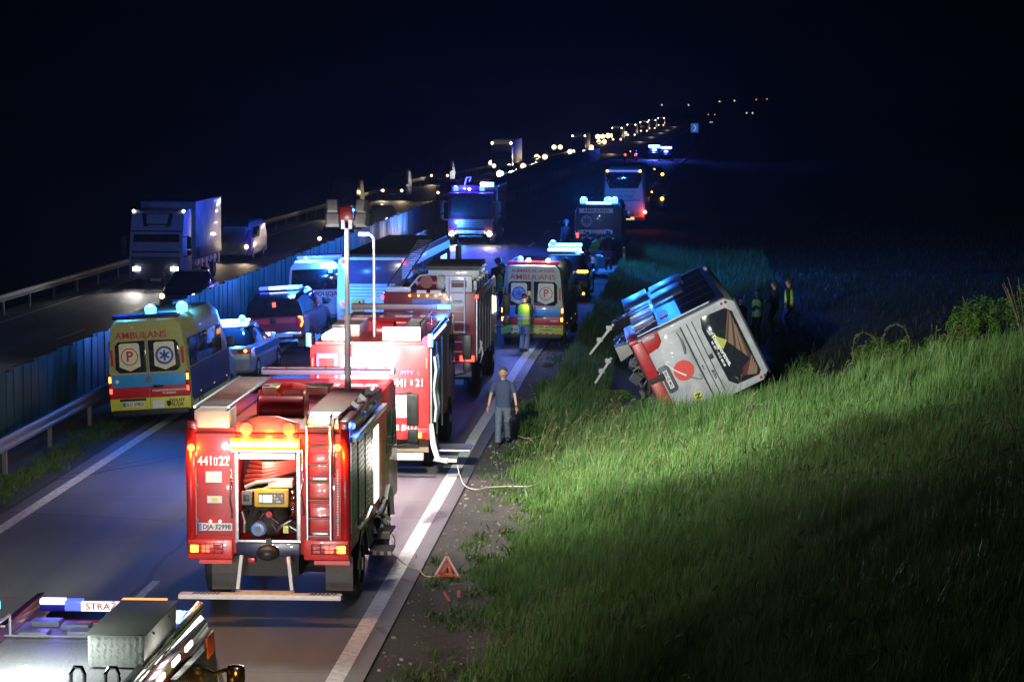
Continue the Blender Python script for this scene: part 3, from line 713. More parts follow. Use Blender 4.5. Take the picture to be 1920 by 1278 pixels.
        m_ = MB(); x0, x1 = (-1.0, -.55) if s_ < 0 else (.80, 1.41 - .18); m_.box(x0, x1, .62, .645, .30, .84); m_.build('mud_flap', MUD, root)
        m_ = MB(); x0, x1 = (-1.0, -.55) if s_ < 0 else (.80, 1.23); m_.box(x0, x1, .615, .62, .42, .56); m_.build('mud_flap_band', BLACK, root)
    cb = MB(); cb.box(-.50, .50, -.06, .3, .95, 1.17); cb.build('rear_crossbeam', NAVY, root, bev=.03)
    tw = MB(); tw.ball((.0, -.1, 1.02), .18, 14, 8, .7); tw.box(-.03, .05, -.1, 0, 1.0, 1.24); tw.build('tow_cover', BLACK, root, smooth=True)
    un = MB(); un.box(-.45, .45, .1, 5.5, .62, .95); un.cyl((-1, 1.75, .52), (1, 1.75, .52), .14); un.cyl((-1, 5.7, .52), (1, 5.7, .52), .12); un.box(-.3, .3, 1.4, 2.1, .38, .7); un.build('chassis', DARK, root)
    for i, x in enumerate((-.26, .32)): q = MB(); q.box(x - .05, x + .05, -.08, .0, .86, .93); q.build('fog_lamp', REDL, root, bev=.01)
    sb = MB(); sb.box(-1.31, 1.20, -.62, -.40, .38, .46); sb.box(-.48, .44, -.40, -.2, .41, .455); sb.build('rear_step', mat('white_step_bar', (.72, .66, .62), .45), root, bev=.025)
    tr = MB(); tr.use(GREY)
    for x in (-.9, .9): 
        for k in range(7): tr.cyl((x - .18 + k * .06, -.6, .462), (x - .15 + k * .06, -.5, .468), .016, n=6)
    tr.build('step_tread', GREY, root)
    sr = MB()
    for x in (-.49, .45): sr.box(x - .025, x + .025, -.5, -.44, .44, .96, Matrix.Translation((0, .15, 0)) @ Matrix.Rotation(.12, 4, 'Y') if x < 0 else Matrix.Translation((0, .15, 0)) @ Matrix.Rotation(-.1, 4, 'Y'))
    sr.build('step_strut', mat('white_step_bar', (.72, .66, .62), .45), root)
    # wheels
    for x in (-1.06, 1.06): wheel(root, x, 1.75, .52, .34, ALU, 1 if x > 0 else -1); wheel(root, x, 5.75, .52, .32, ALU, 1 if x > 0 else -1)
    # side: shutters, lit compartment, pump intake, wheel arches
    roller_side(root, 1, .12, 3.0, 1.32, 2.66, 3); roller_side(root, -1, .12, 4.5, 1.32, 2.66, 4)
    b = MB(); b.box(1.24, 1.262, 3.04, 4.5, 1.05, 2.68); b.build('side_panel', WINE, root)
    op = MB(); op.box(1.262, 1.27, 3.3, 3.95, 1.25, 2.5); op.build('open_locker', glow('lit_locker_interior', (1, .95, .95), 2.6), root)
    lamp(root, (1.5, 3.8, 2.0), CW, 40, .25)
    aw = MB(); aw.box(1.2, 1.35, .2, 4.6, 2.70, 2.78); aw.build('awning_rail', WHITE, root, bev=.02)
    for y in (1.75, 5.75):
        f = MB(); vs = []; fs = []; n = 14
        for k in range(n + 1):
            a = math.pi * (.02 + .96 * k / n); 
            for q in (.60, .67):
                for xx in (.86, 1.27): vs.append((xx, y + q * math.cos(a), .52 + q * math.sin(a)))
        for k in range(n): 
            o = k * 4
            for (a, c) in ((0, 1), (1, 3), (3, 2), (2, 0)): fs.append((o + a, o + c, o + 4 + c, o + 4 + a))
        f.add(vs, fs); f.build('wheel_arch', BLACK if y < 3 else mat('pale_fender', (.55, .52, .52), .5), root, smooth=True)
    pb = MB(); pb.use(DARK).box(.9, 1.25, 2.55, 4.7, .62, 1.05)
    for k in range(16): pb.use([DARK, GREY, BLACK, CHROME][k % 4]).cyl((1.2, 3.0 + random.random() * 1.6, .7 + random.random() * .5), (1.3 + .06 * random.random(), 3.0 + random.random() * 1.6, .7 + random.random() * .5), .03 + .04 * random.random(), n=8)
    pb.tube([(1.27, 1.0, 1.2), (1.3, 1.9, 1.22), (1.3, 2.6, 1.3)], .03); pb.build('side_equipment', None, root)
    st_ = MB(); st_.use(DARK).box(1.25, 1.62, 2.6, 3.3, .52, .56); st_.box(1.25, 1.5, 3.5, 4.4, .66, .70); o = st_.build('fold_out_step', None, root, bev=.01)
    sp = MB()
    for k in range(6): sp.use(WHITE if k % 2 else RED).box(1.25 + k * .062, 1.312 + k * .062, 2.585, 2.598, .51, .57)
    sp.build('striped_edge', None, o); sp = MB(); sp.box(1.25, 1.5, 3.48, 3.497, .62, .74); sp.build('white_edge', mat('cream_reflective_tape', (.8, .65, .5), .5), o)
    # side gutter with blue lamps + roof
    rf = MB(); rf.box(-1.24, 1.24, .05, 4.55, 2.86, 2.93); rf.build('roof_deck', mat('red_tread_roof', (.30, .02, .02), .5, bump=.4, scale=30), root, bev=.01)
    for s in (-1, 1):
        g = MB(); g.box(*((1.1, 1.26) if s > 0 else (-1.26, -1.1)), .0, 4.6, 2.86, 3.06); g.build('roof_rail', WINE, root, bev=.04)
        for k in range(3): q = MB(); X = s * 1.262; q.ball((X, .4 + k * 1.5, 2.93), .05, 10, 6); q.build('side_marker_lamp', E_BLUE if k == 0 and s > 0 else WHITE, root, smooth=True)
        if s > 0: lamp(root, (1.38, .4, 2.95), CB, 25, .05)
    # left locker with racks, centre reels, right hatch
    lk = MB(); lk.prism([(-1.15, 2.93), (-.60, 2.93), (-.60, 3.2), (-1.15, 3.2)], 'y', .05, .7); lk.build('roof_locker', mat('pale_locker', (.55, .42, .38), .5), root, bev=.02)
    rk = MB()
    for x in (-1.15, -.62): rk.cyl((x, .1, 3.25), (x, 4.3, 3.25), .022, n=8)
    for k in range(24): rk.cyl((-1.15, .3 + k * .17, 3.25), (-.62, .3 + k * .17, 3.25), .013, n=6)
    rk.build('roof_ladder', ALU, root)
    cr_ = MB()
    for k in range(26): cr_.box(-.55 + k * .04, -.535 + k * .04, 3.3, 4.3, 3.12, 3.16)
    cr_.box(-.6, .5, 3.25, 3.3, 3.08, 3.2); cr_.build('roof_grid', mat('pale_slats', (.6, .5, .42), .5), root)
    rl = MB(); rl.cyl((-.35, 1.6, 3.05), (.35, 1.6, 3.05), .2, n=20); rl.cyl((-.38, 1.6, 3.05), (-.35, 1.6, 3.05), .3, n=20); rl.cyl((.35, 1.6, 3.05), (.38, 1.6, 3.05), .3, n=20); rl.build('hose_reel', WINE, root, smooth=True)
    vl = MB(); vl.use(CHROME).cyl((-.2, 2.6, 2.93), (-.2, 2.6, 3.2), .06); vl.use(RED).tube([(-.2, 2.6, 3.2), (-.1, 2.4, 3.32), (.1, 2.2, 3.34), (.3, 2.2, 3.3)], .06, 8); vl.use(YEL).ball((-.2, 2.6, 3.22), .08); vl.build('water_cannon', None, root, smooth=True)
    bc = MB(); bc.prism([(-.5, 2.86), (.48, 2.86), (.48, 3.02), (.15, 3.12), (-.15, 3.12), (-.5, 3.02)], 'y', .03, .12); bc.build('beacon_housing', mat('amber_lit_red_housing', (.5, .06, .03), .4), root, bev=.03)
    wb = MB(); 
    for x in (-.33, .33): wb.cyl((x, .02, 2.93), (x, -.012, 2.93), .1, n=18)
    wb.build('white_patch', mat('dusty_pink_patch', (.22, .12, .11), .6), root)
    cn = MB(); cn.box(.60, 1.09, .05, .5, 2.93, 3.14); cn.build('tread_plate_box', mat('tread_plate', (.7, .7, .75), .35, metal=.7, bump=.8, scale=22), root, bev=.01)
    ht = MB(); ht.box(.52, 1.09, .55, 3.9, 2.93, 3.12); ht.build('roof_hatch', BROWN, root, bev=.03)
    wl = MB()
    for k in range(3): wl.hexa([(1.1, 1.3 + k, 3.06), (1.24, 1.3 + k, 3.06), (1.1, 1.7 + k, 3.06), (1.24, 1.7 + k, 3.06), (1.12, 1.35 + k, 3.15), (1.22, 1.3 + k, 3.1), (1.12, 1.65 + k, 3.18), (1.22, 1.65 + k, 3.1)])
    wl.build('rail_lamp_cover', WHITE, root)
    # cab
    fire_cab(root, 4.7, 2.9, 1.2, 2.9, RED, txt='441 □ 22')
    b = MB(); b.box(-1.22, 1.22, 7.0, 7.28, 2.98, 3.12); lbx = b.build('light_bar', mat('mauve_bar', (.30, .20, .34), .35), root, bev=.05)
    lk2 = MB()
    for k in range(7): lk2.ball((-1.1 + k * .36, 7.0, 3.14), .02)
    lk2.cyl((-1.15, 6.95, 3.14), (1.15, 6.95, 3.14), .012); lk2.build('bar_trim', CHROME, lbx)
    for s in (-1, 1): bulk_mirror(root, s * 1.2, 7.3, 2.6, s)
    # light mast
    mz = 2.93; mx, my = .80, 3.55
    m1 = MB(); m1.cyl((mx, my, mz), (mx, my, 4.35), .055, n=14); m1.cyl((mx, my, 4.32), (mx, my, 4.40), .075, n=14); mo = m1.build('mast', mat('white_mast', (.8, .8, .8), .4), root, smooth=True)
    m1 = MB(); m1.cyl((mx, my, 4.4), (mx, my, 5.83), .042, n=14); m1.box(mx - .09, mx - .03, my - .04, my + .04, 5.82, 5.97); m1.box(mx + .03, mx + .09, my - .04, my + .04, 5.82, 5.97); m1.build('upper_mast', mat('white_mast', (.8, .8, .8), .4), mo, smooth=True)
    m1 = MB(); m1.box(mx - .11, mx + .11, my - .08, my + .08, 5.97, 6.19); m1.build('mast_head', WINE, mo, bev=.01)
    for s, yaw in ((-1, 25), (1, -62)):
        for k, z in enumerate((5.98, 6.21)):
            M = Matrix.Translation((mx + s * .24, my, z)) @ Matrix.Rotation(R(yaw * .35), 4, 'Z') @ Matrix.Rotation(R(-18), 4, 'X')
            h = MB(); w2 = .10 if k == 0 else .08
            h.hexa([M @ Vector(v) for v in ((-w2, -.04, -.1), (w2, -.04, -.1), (-w2 - .02, .08, -.115), (w2 + .02, .08, -.115), (-w2, -.04, .09), (w2, -.04, .09), (-w2 - .02, .08, .11), (w2 + .02, .08, .11))])
            hh_ = h.build('flood_lamp', mat('grey_lamp_housing', (.28, .28, .28), .6), mo, bev=.012)
            g = MB(); g.box(-w2, w2, .082, .09, -.1, .09, M); g.build('flood_lens', glow('lit_flood_lens', (1, .97, .9), 12), hh_)
    # flood beams: over the verge and the overturned bus, and forward over the roofs
    def beam(x, y, z, tx, ty, tz, p, size, bl=.7, r=.14, c=(.95, 1, .87)):
        lamp(root, (x, y, z), c, p, r, spot=size, rot=aim((x, y, z), (tx, ty, tz)), blend=bl, name='flood_light')
    return root, beam
t22, beam22 = build_truck22()
t22.location = (-6.11, 38.8, 0)
beam22(1.1, 3.85, 6.1, 14, 14, -.5, 2600, 150, 1.0)
beam22(1.1, 3.85, 6.1, 7.8, 22, -.5, 6500, 78, 1.0)
beam22(1.1, 3.85, 6.1, 10.5, 20, -.5, 12000, 62, 1.0)
beam22(.4, 3.4, 5.9, -6, -1, 0, 1100, 125, 1.0)  # added backward beam, brightens the near road; the heads face away
lamp(t22, (.62, 3.15, 5.5), (1, .97, .93), 18, .1)  # added lamp, imitates spill from the heads down the mast
beam22(.8, 3.1, 5.8, 0, -5, 0, 380, 130)  # added backward-down beam, brightens the roof deck; no head aims there
beam22(1.1, 3.85, 6.3, 10.6, 46, 0, 9500, 15)  # added narrow beam, only there to brighten the bystanders
beam22(1.1, 3.75, 5.95, 6, 14, -2, 2000, 85)
beam22(.4, 3.85, 6.1, -3, 24, -2, 1800, 80)
# ================================================================ lofted bodies
def loft(b, secs, cap=True):
    """secs: (y, wb, wm, wt, zb, zm, zt[, rnd])"""
    n = 12; st = len(b.v); vs = []
    for q in secs:
        y, wb, wm, wt, zb, zm, zt = q[:7]; r = q[7] if len(q) > 7 else .1
        half = [(wb - .06, zb), (wb, zb + .07), (wm, zm), (wt + (wm - wt) * .25, zm + (zt - zm) * .72), (wt, zt - r), (wt - r, zt)]
        vs += [(-x, y, z) for x, z in half] + [(x, y, z) for x, z in half[::-1]]
    fs = []
    for i in range(len(secs) - 1):
        for k in range(n): fs.append((i * n + k, i * n + (k + 1) % n, (i + 1) * n + (k + 1) % n, (i + 1) * n + k))
    if cap: fs += [tuple(range(n))[::-1], tuple((len(secs) - 1) * n + k for k in range(n))]
    return b.add(vs, fs)
def beacons(root, pts, m=E_CYAN, col=CC, p=160, r=.07, sz=.09, name='blue_beacon', lampn=1):
    for i, (x, y, z) in enumerate(pts):
        q = MB(); q.cyl((x, y, z - .05), (x, y, z), sz * .9, n=12); q.ball((x, y, z + sz * .5), sz, 12, 8, .8); q.build(name, m, root, smooth=True)
        if i < lampn: lamp(root, (x, y - .02, z + sz + .12), col, p, r)
def side_mirror(root, x, y, z, s, m=BLACK, big=1):
    b = MB(); b.box(*((x, x + .2 * big) if s > 0 else (x - .2 * big, x)), y, y + .1, z - .14 * big, z + .14 * big); b.build('side_mirror', m, root, bev=.03)

def van(root, L=5.9, w_=.99, h=2.6, paint=WHITE, zb=.32, rear_lamps=True, wr=.34, glass=True, nose=True):
    b = MB(); wt = w_ * .86
    secs = [(0, w_ - .03, w_ - .02, wt, zb + .05, 1.15, h - .05, .16), (.06, w_, w_, wt + .01, zb, 1.15, h, .16), (L - 1.9, w_, w_, wt + .01, zb, 1.15, h, .16)]
    if nose: secs += [(L - 1.45, w_, w_, wt - .02, zb, 1.15, h - .12, .16), (L - .85, w_, w_ - .01, wt - .08, zb, 1.1, 1.75, .14), (L - .25, w_ - .02, w_ - .04, wt - .1, zb, 1.0, 1.28, .12), (L, w_ - .15, w_ - .16, wt - .2, zb + .05, .8, 1.0, .08)]
    else: secs += [(L, w_ - .04, w_ - .04, wt - .05, zb, 1.15, h - .1, .16)]
    loft(b, secs); body = b.build('body', paint, root, smooth=True)
    if glass and nose:
        g = MB(); g.hexa([(-wt + .1, L - .80, 1.32), (wt - .1, L - .80, 1.32), (-wt + .1, L - .78, 1.32), (wt - .1, L - .78, 1.32), (-wt + .16, L - 1.38, 2.3), (wt - .16, L - 1.38, 2.3), (-wt + .16, L - 1.36, 2.3), (wt - .16, L - 1.36, 2.3)]); g.build('windscreen', GLASS, root)
    for y in (1.15, L - 1.0):
        for s in (-1, 1): wheel(root, s * (w_ - .1), y, wr, .22, ALU, s)
    for s in (-1, 1):
        a = MB(); a.box(*((w_ - .02, w_ + .012) if s > 0 else (-w_ - .012, -w_ + .02)), .3, L - 1.6, .55, .66); a.build('side_moulding', BLACK, root)
        side_mirror(root, s * (w_ - .02), L - 1.3, 1.5, s)
    return body

CAP_RED = mat('signal_red_stripe', (.60, .015, .02), .35, coat=.3)
def ambulance(first, label):
    L = 6.3; root = empty('ambulance', (0, 0, 0), 0, label, 'ambulance', 'van ambulances')
    van(root, L, 1.0, 2.62, CREAM if first else mat('grey_green_paint', (.45, .52, .38), .4, coat=.3), .36)
    y = -.012
    def band(nm, z0, z1, m, x=.985):
        k0 = .985 if z0 < 1.2 else .985 - (z0 - 1.15) * .085; k1 = .985 if z1 < 1.2 else .985 - (z1 - 1.15) * .085
        b = MB(); b.prism([(-k0, z0), (k0, z0), (k1, z1), (-k1, z1)], 'y', y - .004, .03); return b.build(nm, m, root, bev=.01)
    band('blue_stripe', .97, 1.27, mat('sky_blue_stripe', (.04, .33, .72), .35, coat=.2)); band('red_stripe', .70, .968, CAP_RED); band('yellow_lower_door', .40, .698, YEL)
    # windows as one dark rounded panel split by the door seam
    for s in (-1, 1):
        b = MB(); b.prism([(s * .04, 1.32), (s * .70, 1.32), (s * .80, 1.42), (s * .78, 1.98), (s * .70, 2.08), (s * .04, 2.09)], 'y', y - .012, .02); b.build('rear_window', GLASS, root, bev=.015)
        st = MB(); c = s * .43; st.prism([(c - .26, 1.47), (c, 1.36), (c + .26, 1.47), (c + .25, 2.0), (c + .2, 2.04), (c - .2, 2.04), (c - .25, 2.0)], 'y', y - .016, y - .01); st.build('window_sticker', STICK, root)
        lam = MB(); lam.prism([(s * .88, .78), (s * 1.0, .78), (s * 1.0, 1.32), (s * .93, 1.32), (s * .90, 1.1)], 'y', -.03, .05); tl = lam.build('tail_lamp', REDL, root, bev=.012)
        e = MB(); e.box(*sorted((s * .915, s * .975)), -.036, -.03, .83, .95); e.build('lamp_cell', E_RED if first else E_AMB, tl); e = MB(); e.box(*sorted((s * .93, s * .98)), -.036, -.03, 1.1, 1.24); e.build('lamp_cell', E_AMB, tl)
        g = MB(); g.box(*sorted((s * .84, s * .90)), -.02, .0, 1.5, 1.9); g.build('side_marking', CAP_RED, root)
        q = MB(); q.box(*sorted((s * .72, s * .9)), -.05, -.03, .30, .335); q.build('bumper_reflector', E_RED, root)
    P = -1 if first else 1
    q = MB(); q.ring((P * .43, y - .018, 1.71), .20, .022, n=36); q.build('letter_ring', RLET, root); text('P', .34, RLET, root, (P * .43, y - .022, 1.71), name='letter_p', off=.006)
    q = MB(); q.ring((-P * .43, y - .018, 1.71), .195, .055, n=36); q.build('badge_ring', BLET, root); star_of_life(root, -P * .43, y - .02, 1.71, .135, BLET)
    if not first:
        q = MB(); disc(q, -P * .43, y - .016, 1.71, .2); q.build('badge_disc', mat('mid_blue_disc', (.1, .35, .8), .4), root); 
    text('AMBULANS', .23, RLET, root, (-.12 if first else 0, y - .006, 2.22), off=.0012, sx=1.08 if first else 1.25)
    if not first: text('AMBULANS', .13, RLET, root, (0, y - .006, 2.42), off=.001, sx=2.1)
    if not first: text('DJ 112', .1, RLET, root, (.2, y - .02, 1.37), off=.003)
    s = MB(); s.box(-.008, .008, y - .008, y, .4, 2.3); s.build('door_seam', GREY, root)
    s = MB(); disc(s, 0, y - .006, 1.14, .075, .012); s.build('door_badge', GREY, root)
    s = MB(); s.box(.1, .36, y - .02, y, .93, 1.0); s.build('door_handle', BLACK, root, bev=.01)
    if first:
        text('POGOTOWIE RATUNKOWE', .062, WLET, root, (.48, y - .008, .86), off=.002, sx=1.05); text('W LEGNICY', .062, WLET, root, (.48, y - .008, .79), off=.002)
        text('DOLNY', .11, KLET, root, (.66, y - .008, .60), off=.003); text('ŚLĄSK', .11, KLET, root, (.66, y - .008, .50), off=.003)
        s = MB(); s.box(.06, .34, y - .008, y, .44, .62); s.build('white_patch', PLATE, root)
        s = MB(); s.prism([(.40, .60), (.40, .50), (.45, .45), (.50, .50), (.50, .60)], 'y', y - .009, y); s.build('eagle_shield', KLET, root)
        plate(root, 'DLU 27825', -.42, y - .012, .55); s = MB(); s.box(-.75, -.1, y - .01, y, .63, .69); s.build('plate_recess', BLACK, root, bev=.01)
        s = MB(); disc(s, -.78, y - .006, 1.12, .045, .006); s.build('round_badge', WLET, root)
    else:
        text('POGOTOWIE RATUNKOWE', .085, KLET, root, (.42, y - .008, .645), off=.003, sx=1.0); text('W LEGNICY', .075, KLET, root, (.46, y - .008, .55), off=.002)
        text('POMOC', .07, WLET, root, (.7, y - .008, .84), off=.002); plate(root, 'DLU 3187P', -.42, y - .012, .56)
        s = MB()
        for k in range(8): a = -.8 + k * .2; s.prism([(a, .40), (a + .09, .40), (a + .13, .46), (a + .04, .46)], 'y', y - .008, y)
        s.build('red_chevrons', CAP_RED, root)
    bb = MB(); bb.box(-.93, .93, -.1, .08, .28, .42); bb.build('rear_bumper', BLACK, root, bev=.03)
    rb = MB(); rb.box(-.82, .82, .05, .35, 2.60, 2.72); rb.build('roof_bar', NAVY if first else CAP_RED, root, bev=.04)
    # side livery
    for s_ in (-1, 1):
        X = s_ * 1.004
        b = MB(); b.prism([(.25, 1.38), (L - 2.0, 1.38), (L - 2.0, 2.08), (.25, 2.08)], 'x', X * .985 - .02 * s_, X * .985 + .002 * s_); b.build('side_window', GLASS, root, bev=.01)
        b = MB(); b.box(*sorted((X, X + .004 * s_)), .15, L - 1.2, .62, 1.36); b.build('side_shade_stripe', mat('shaded_side_violet', (.035, .025, .06), .4), root)  # stripe widened and darkened to paint the yellow side's shade
        b = MB(); b.box(*sorted((X, X + .004 * s_)), .15, L - 1.2, .42, .54); b.build('side_yellow_stripe', YEL, root)
        for k in range(3): q = MB(); q.ball((s_ * 1.0, 1.2 + k * 1.7, .68), .022, 8, 6); q.build('side_marker_lamp', glow('dim_amber_marker', (1, .45, .08), 1.5), root)
    o = MB(); o.box(.95, .962, 1.6, 3.2, 1.45, 2.0); o.build('side_sticker', LGREY, root)
    text('R1', .5, WLET, root, (.97, 2.3, 1.72), (90, 0, 90), name='side_lettering', off=.01)
    if first: beacons(root, [(.12, .2, 2.74), (.62, 1.5, 2.68)], p=480, sz=.15, lampn=2); lamp(root, (-.6, .1, 2.95), CC, 120, .1)
    else:
        beacons(root, [(-.42, .2, 2.74)], m=E_BLUE, col=CB, p=700, sz=.1); beacons(root, [(-.15, .12, 2.72), (.48, .12, 2.72)], m=glow('lit_white_strobe', (.85, .9, 1), 40), col=(.8, .85, 1), p=110, sz=.07, name='white_strobe', lampn=2)
    return root
a1 = ambulance(True, 'yellow, blue and red ambulance beside the green screen, DOLNY ŚLĄSK on its door')
a1.location = (-12.42, 61.0, .02); a1.rotation_euler = (0, R(-3.6), head(62) + R(-.5))
a2 = ambulance(False, 'yellow and grey ambulance on the right edge line with two white strobes lit')
a2.location = (-4.25, 81.0, 0); a2.rotation_euler = (0, R(.5), head(82) + R(-1.5))
lamp(a2, (0, -1.6, 1.5), (1, .82, .55), 16, .3)

# ================================================================ Ford-like white police van, red pickup, silver police car
v = empty('police_van', (0, 0, 0), 0, 'white police van with POLICJA on its tailgate, between the red pickup and the white minibus', 'police van')
van(v, 5.3, .98, 2.3, WHITE, .34)
g = MB(); g.prism([(-.72, 1.30), (.72, 1.30), (.84, 1.5), (.78, 2.02), (-.78, 2.02), (-.84, 1.5)], 'y', -.03, .02); g.build('rear_window', GLASS, v, bev=.02)
text('POLICJA', .2, RLET, v, (.35, -.02, 1.15), off=.006, sx=1.1); s = MB(); s.cyl((.45, -.01, .93), (.45, -.025, .93), .07, n=18); s.build('oval_badge', BLUEP, v)
for s_ in (-1, 1):
    s = MB(); s.box(*sorted((s_ * .86, s_ * .98)), -.04, .05, .85, 1.45); o = s.build('tail_lamp', REDL, v, bev=.02); e = MB(); e.box(*sorted((s_ * .88, s_ * .96)), -.05, -.04, 1.15, 1.4); e.build('lamp_cell', E_RED, o)
plate(v, 'HPZ C842', -.2, -.02, .6); s = MB(); s.box(-.9, .9, -.1, .05, .3, .45); s.build('rear_bumper', GREY, v, bev=.03)
s = MB(); s.box(-.8, .8, 1.2, 1.5, 2.3, 2.4); s.build('roof_bar', E_SOFT, v, bev=.03)
beacons(v, [(.55, -.06, 1.93)], p=700, sz=.08); beacons(v, [(-.3, .1, 2.36)], p=1000, sz=.07)
v.location = (-11.98, 87.3, 0); v.rotation_euler = (0, R(-2.5), head(88))

def pickup():
    root = empty('pickup_truck', (0, 0, 0), 0, 'dark red fire service pickup with lit blue light bar, beside the green screen', 'pickup')
    L = 5.4; b = MB(); w_ = .97
    loft(b, [(0, w_ - .04, w_ - .02, w_ - .06, .55, .85, 1.18, .05), (.08, w_, w_, w_ - .04, .48, .85, 1.2, .05), (1.6, w_, w_, w_ - .04, .45, .85, 1.22, .05), (3.9, w_, w_, w_ - .06, .45, .85, 1.22, .08), (5.1, w_ - .05, w_ - .05, w_ - .15, .5, .85, 1.12, .1), (L, w_ - .2, w_ - .18, w_ - .28, .55, .8, .95, .08)])
    b.build('body', WINE, root, smooth=True)
    c = MB(); loft(c, [(.2, .9, .9, .76, 1.18, 1.25, 1.74, .1), (.9, .92, .92, .78, 1.18, 1.25, 1.86, .1), (2.9, .92, .92, .76, 1.18, 1.25, 1.88, .1), (3.8, .9, .9, .7, 1.18, 1.2, 1.3, .05)]); c.build('canopy', GLOSSB, root, smooth=True)
    g = MB(); g.hexa([(-.75, .17, 1.26), (.75, .17, 1.26), (-.75, .21, 1.26), (.75, .21, 1.26), (-.66, .16, 1.70), (.66, .16, 1.70), (-.66, .2, 1.7), (.66, .2, 1.7)]); g.build('rear_window', GLASS, root)
    t = MB(); t.box(-.72, .70, -.02, .0, .98, 1.14); t.build('tailgate_stripe', mat('bright_red_stripe', (.8, .03, .05), .35), root)
    s = MB(); s.box(-.1, .1, -.035, -.02, .98, 1.15); s.build('tailgate_badge', BLACK, root, bev=.02)
    for s_ in (-1, 1):
        l = MB(); l.box(*sorted((s_ * .74, s_ * .95)), -.03, .1, .82, 1.2); o = l.build('tail_lamp', REDL, root, bev=.02)
        e = MB(); e.tube([(s_ * .80, -.05, 1.17), (s_ * .90, -.05, 1.14), (s_ * .92, -.05, 1.0), (s_ * .86, -.05, .86)], .022, 6); e.build('lamp_strip', E_AMB, o)
        for y in (1.1, 4.35): wheel(root, s_ * .88, y, .40, .26, ALU, s_)
        side_mirror(root, s_ * .95, 3.55, 1.38, s_); r_ = MB(); r_.box(*sorted((s_ * .96, s_ * 1.08)), 1.9, 3.7, .42, .47); r_.build('side_step', CHROME, root, bev=.01)
    bp = MB(); bp.use(CHROME).box(-.88, .88, -.16, .0, .55, .72); bp.build('rear_bumper', None, root, bev=.03)
    p_ = MB(); p_.box(-.62, -.05, -.18, -.16, .63, .74); p_.build('rear_plate_lamp_panel', glow('lit_plate_panel', (1, .9, .8), 1.8), root); p_ = MB(); p_.box(.1, .6, -.18, -.16, .57, .68); p_.build('plate_carrier', PLATE, root)
    q = MB(); q.box(-.38, -.2, -.2, -.17, .30, .46); q.build('hitch_plate', PLATE, root)
    for x in (.78,): m = MB(); m.box(x - .15, x + .15, .5, .53, .2, .52); m.build('mud_flap', MUD, root)
    lb = MB(); lb.box(-.68, .68, 1.5, 1.8, 1.92, 2.02); lbx = lb.build('light_bar', E_SOFT, root, bev=.03)
    e = MB(); e.box(-.35, .2, 1.48, 1.5, 1.93, 2.02); e.build('light_bar_sign', E_PANEL, lbx); e = MB(); e.box(.22, .6, 1.47, 1.52, 1.92, 2.03); e.build('light_bar_cell', E_CYAN, lbx)
    e = MB(); e.box(-.02, .08, .14, .17, 1.48, 1.62); e.build('brake_lamp', E_RED, root)
    lamp(root, (.4, 1.3, 2.25), CC, 1500, .1)
    return root
pk = pickup(); pk.location = (-12.0, 77.9, -.0); pk.rotation_euler = (0, R(-3.5), head(78) + R(-1))

def car(root, L=4.5, w_=.9, h=1.46, paint=SILVER, wr=.32, suv=0, estate=0):
    b = MB()
    loft(b, [(0, w_ - .12, w_ - .06, w_ - .14, .32, .62, .92 + suv, .06), (.1, w_ - .05, w_ - .02, w_ - .09, .24, .62, .98 + suv, .06), (1.2, w_, w_, w_ - .05, .2, .6, .98 + suv, .06), (3.1, w_, w_, w_ - .05, .2, .6, .96 + suv, .06), (4.1, w_ - .05, w_ - .03, w_ - .14, .22, .55, .82 + suv, .1), (L, w_ - .2, w_ - .15, w_ - .25, .28, .5, .66 + suv, .06)])
    body = b.build('body', paint, root, smooth=True)
    z0 = .93 + suv; e = .0 if estate else .25
    g = MB(); loft(g, [(.28 + e * .3, w_ - .12, w_ - .12, w_ - .22, z0 - .05, z0, z0 + .1, .04), (.75 + e, w_ - .11, w_ - .11, w_ - .27, z0 - .05, z0, h - .06, .08), (1.4, w_ - .1, w_ - .1, w_ - .25, z0 - .05, z0, h - .02, .08), (2.35, w_ - .1, w_ - .1, w_ - .26, z0 - .05, z0, h - .03, .08), (3.25, w_ - .12, w_ - .12, w_ - .3, z0 - .05, z0 - .02, z0 + .03, .02)])
    g.build('glasshouse', GLASS, root, smooth=True)
    r_ = MB(); wr_ = w_ - .30
    r_.hexa([(-wr_, .85 + e, h - .06), (wr_, .85 + e, h - .06), (-wr_, 2.4, h - .03), (wr_, 2.4, h - .03), (-wr_, .85 + e, h - .02), (wr_, .85 + e, h - .02), (-wr_, 2.4, h + .01), (wr_, 2.4, h + .01)]); r_.build('roof', paint, root, bev=.02)
    for s in (-1, 1):
        for y in (.85, L - .85): wheel(root, s * (w_ - .1), y, wr, .2, ALU, s)
        side_mirror(root, s * (w_ - .06), 2.95, z0 + .08, s, paint, .75)
    return body
kia = empty('police_car', (0, 0, 0), 0, 'silver police estate car with blue side stripe, just ahead of the left ambulance', 'police car')
car(kia, 4.6, .92, 1.5, SILVER, estate=1)
for s_ in (-1, 1):
    l = MB(); l.prism([(s_ * .55, .80), (s_ * .87, .78), (s_ * .88, .93), (s_ * .75, .96), (s_ * .5, .88)], 'y', -.03, .12); o = l.build('tail_lamp', REDL, kia, bev=.015)
    e = MB(); e.ball((s_ * .75, -.04, .87), .045, 10, 6); e.build('lamp_cell', E_AMB, o)
    b = MB(); b.box(*sorted((s_ * .895, s_ * .925)), .6, 3.8, .68, .88); b.build('blue_side_stripe', BLUEP, kia)
b = MB(); b.box(-.85, .85, -.03, .02, .64, .78); b.build('bumper_reflective_band', mat('pale_cyan_tape', (.5, .7, .75), .4), kia)
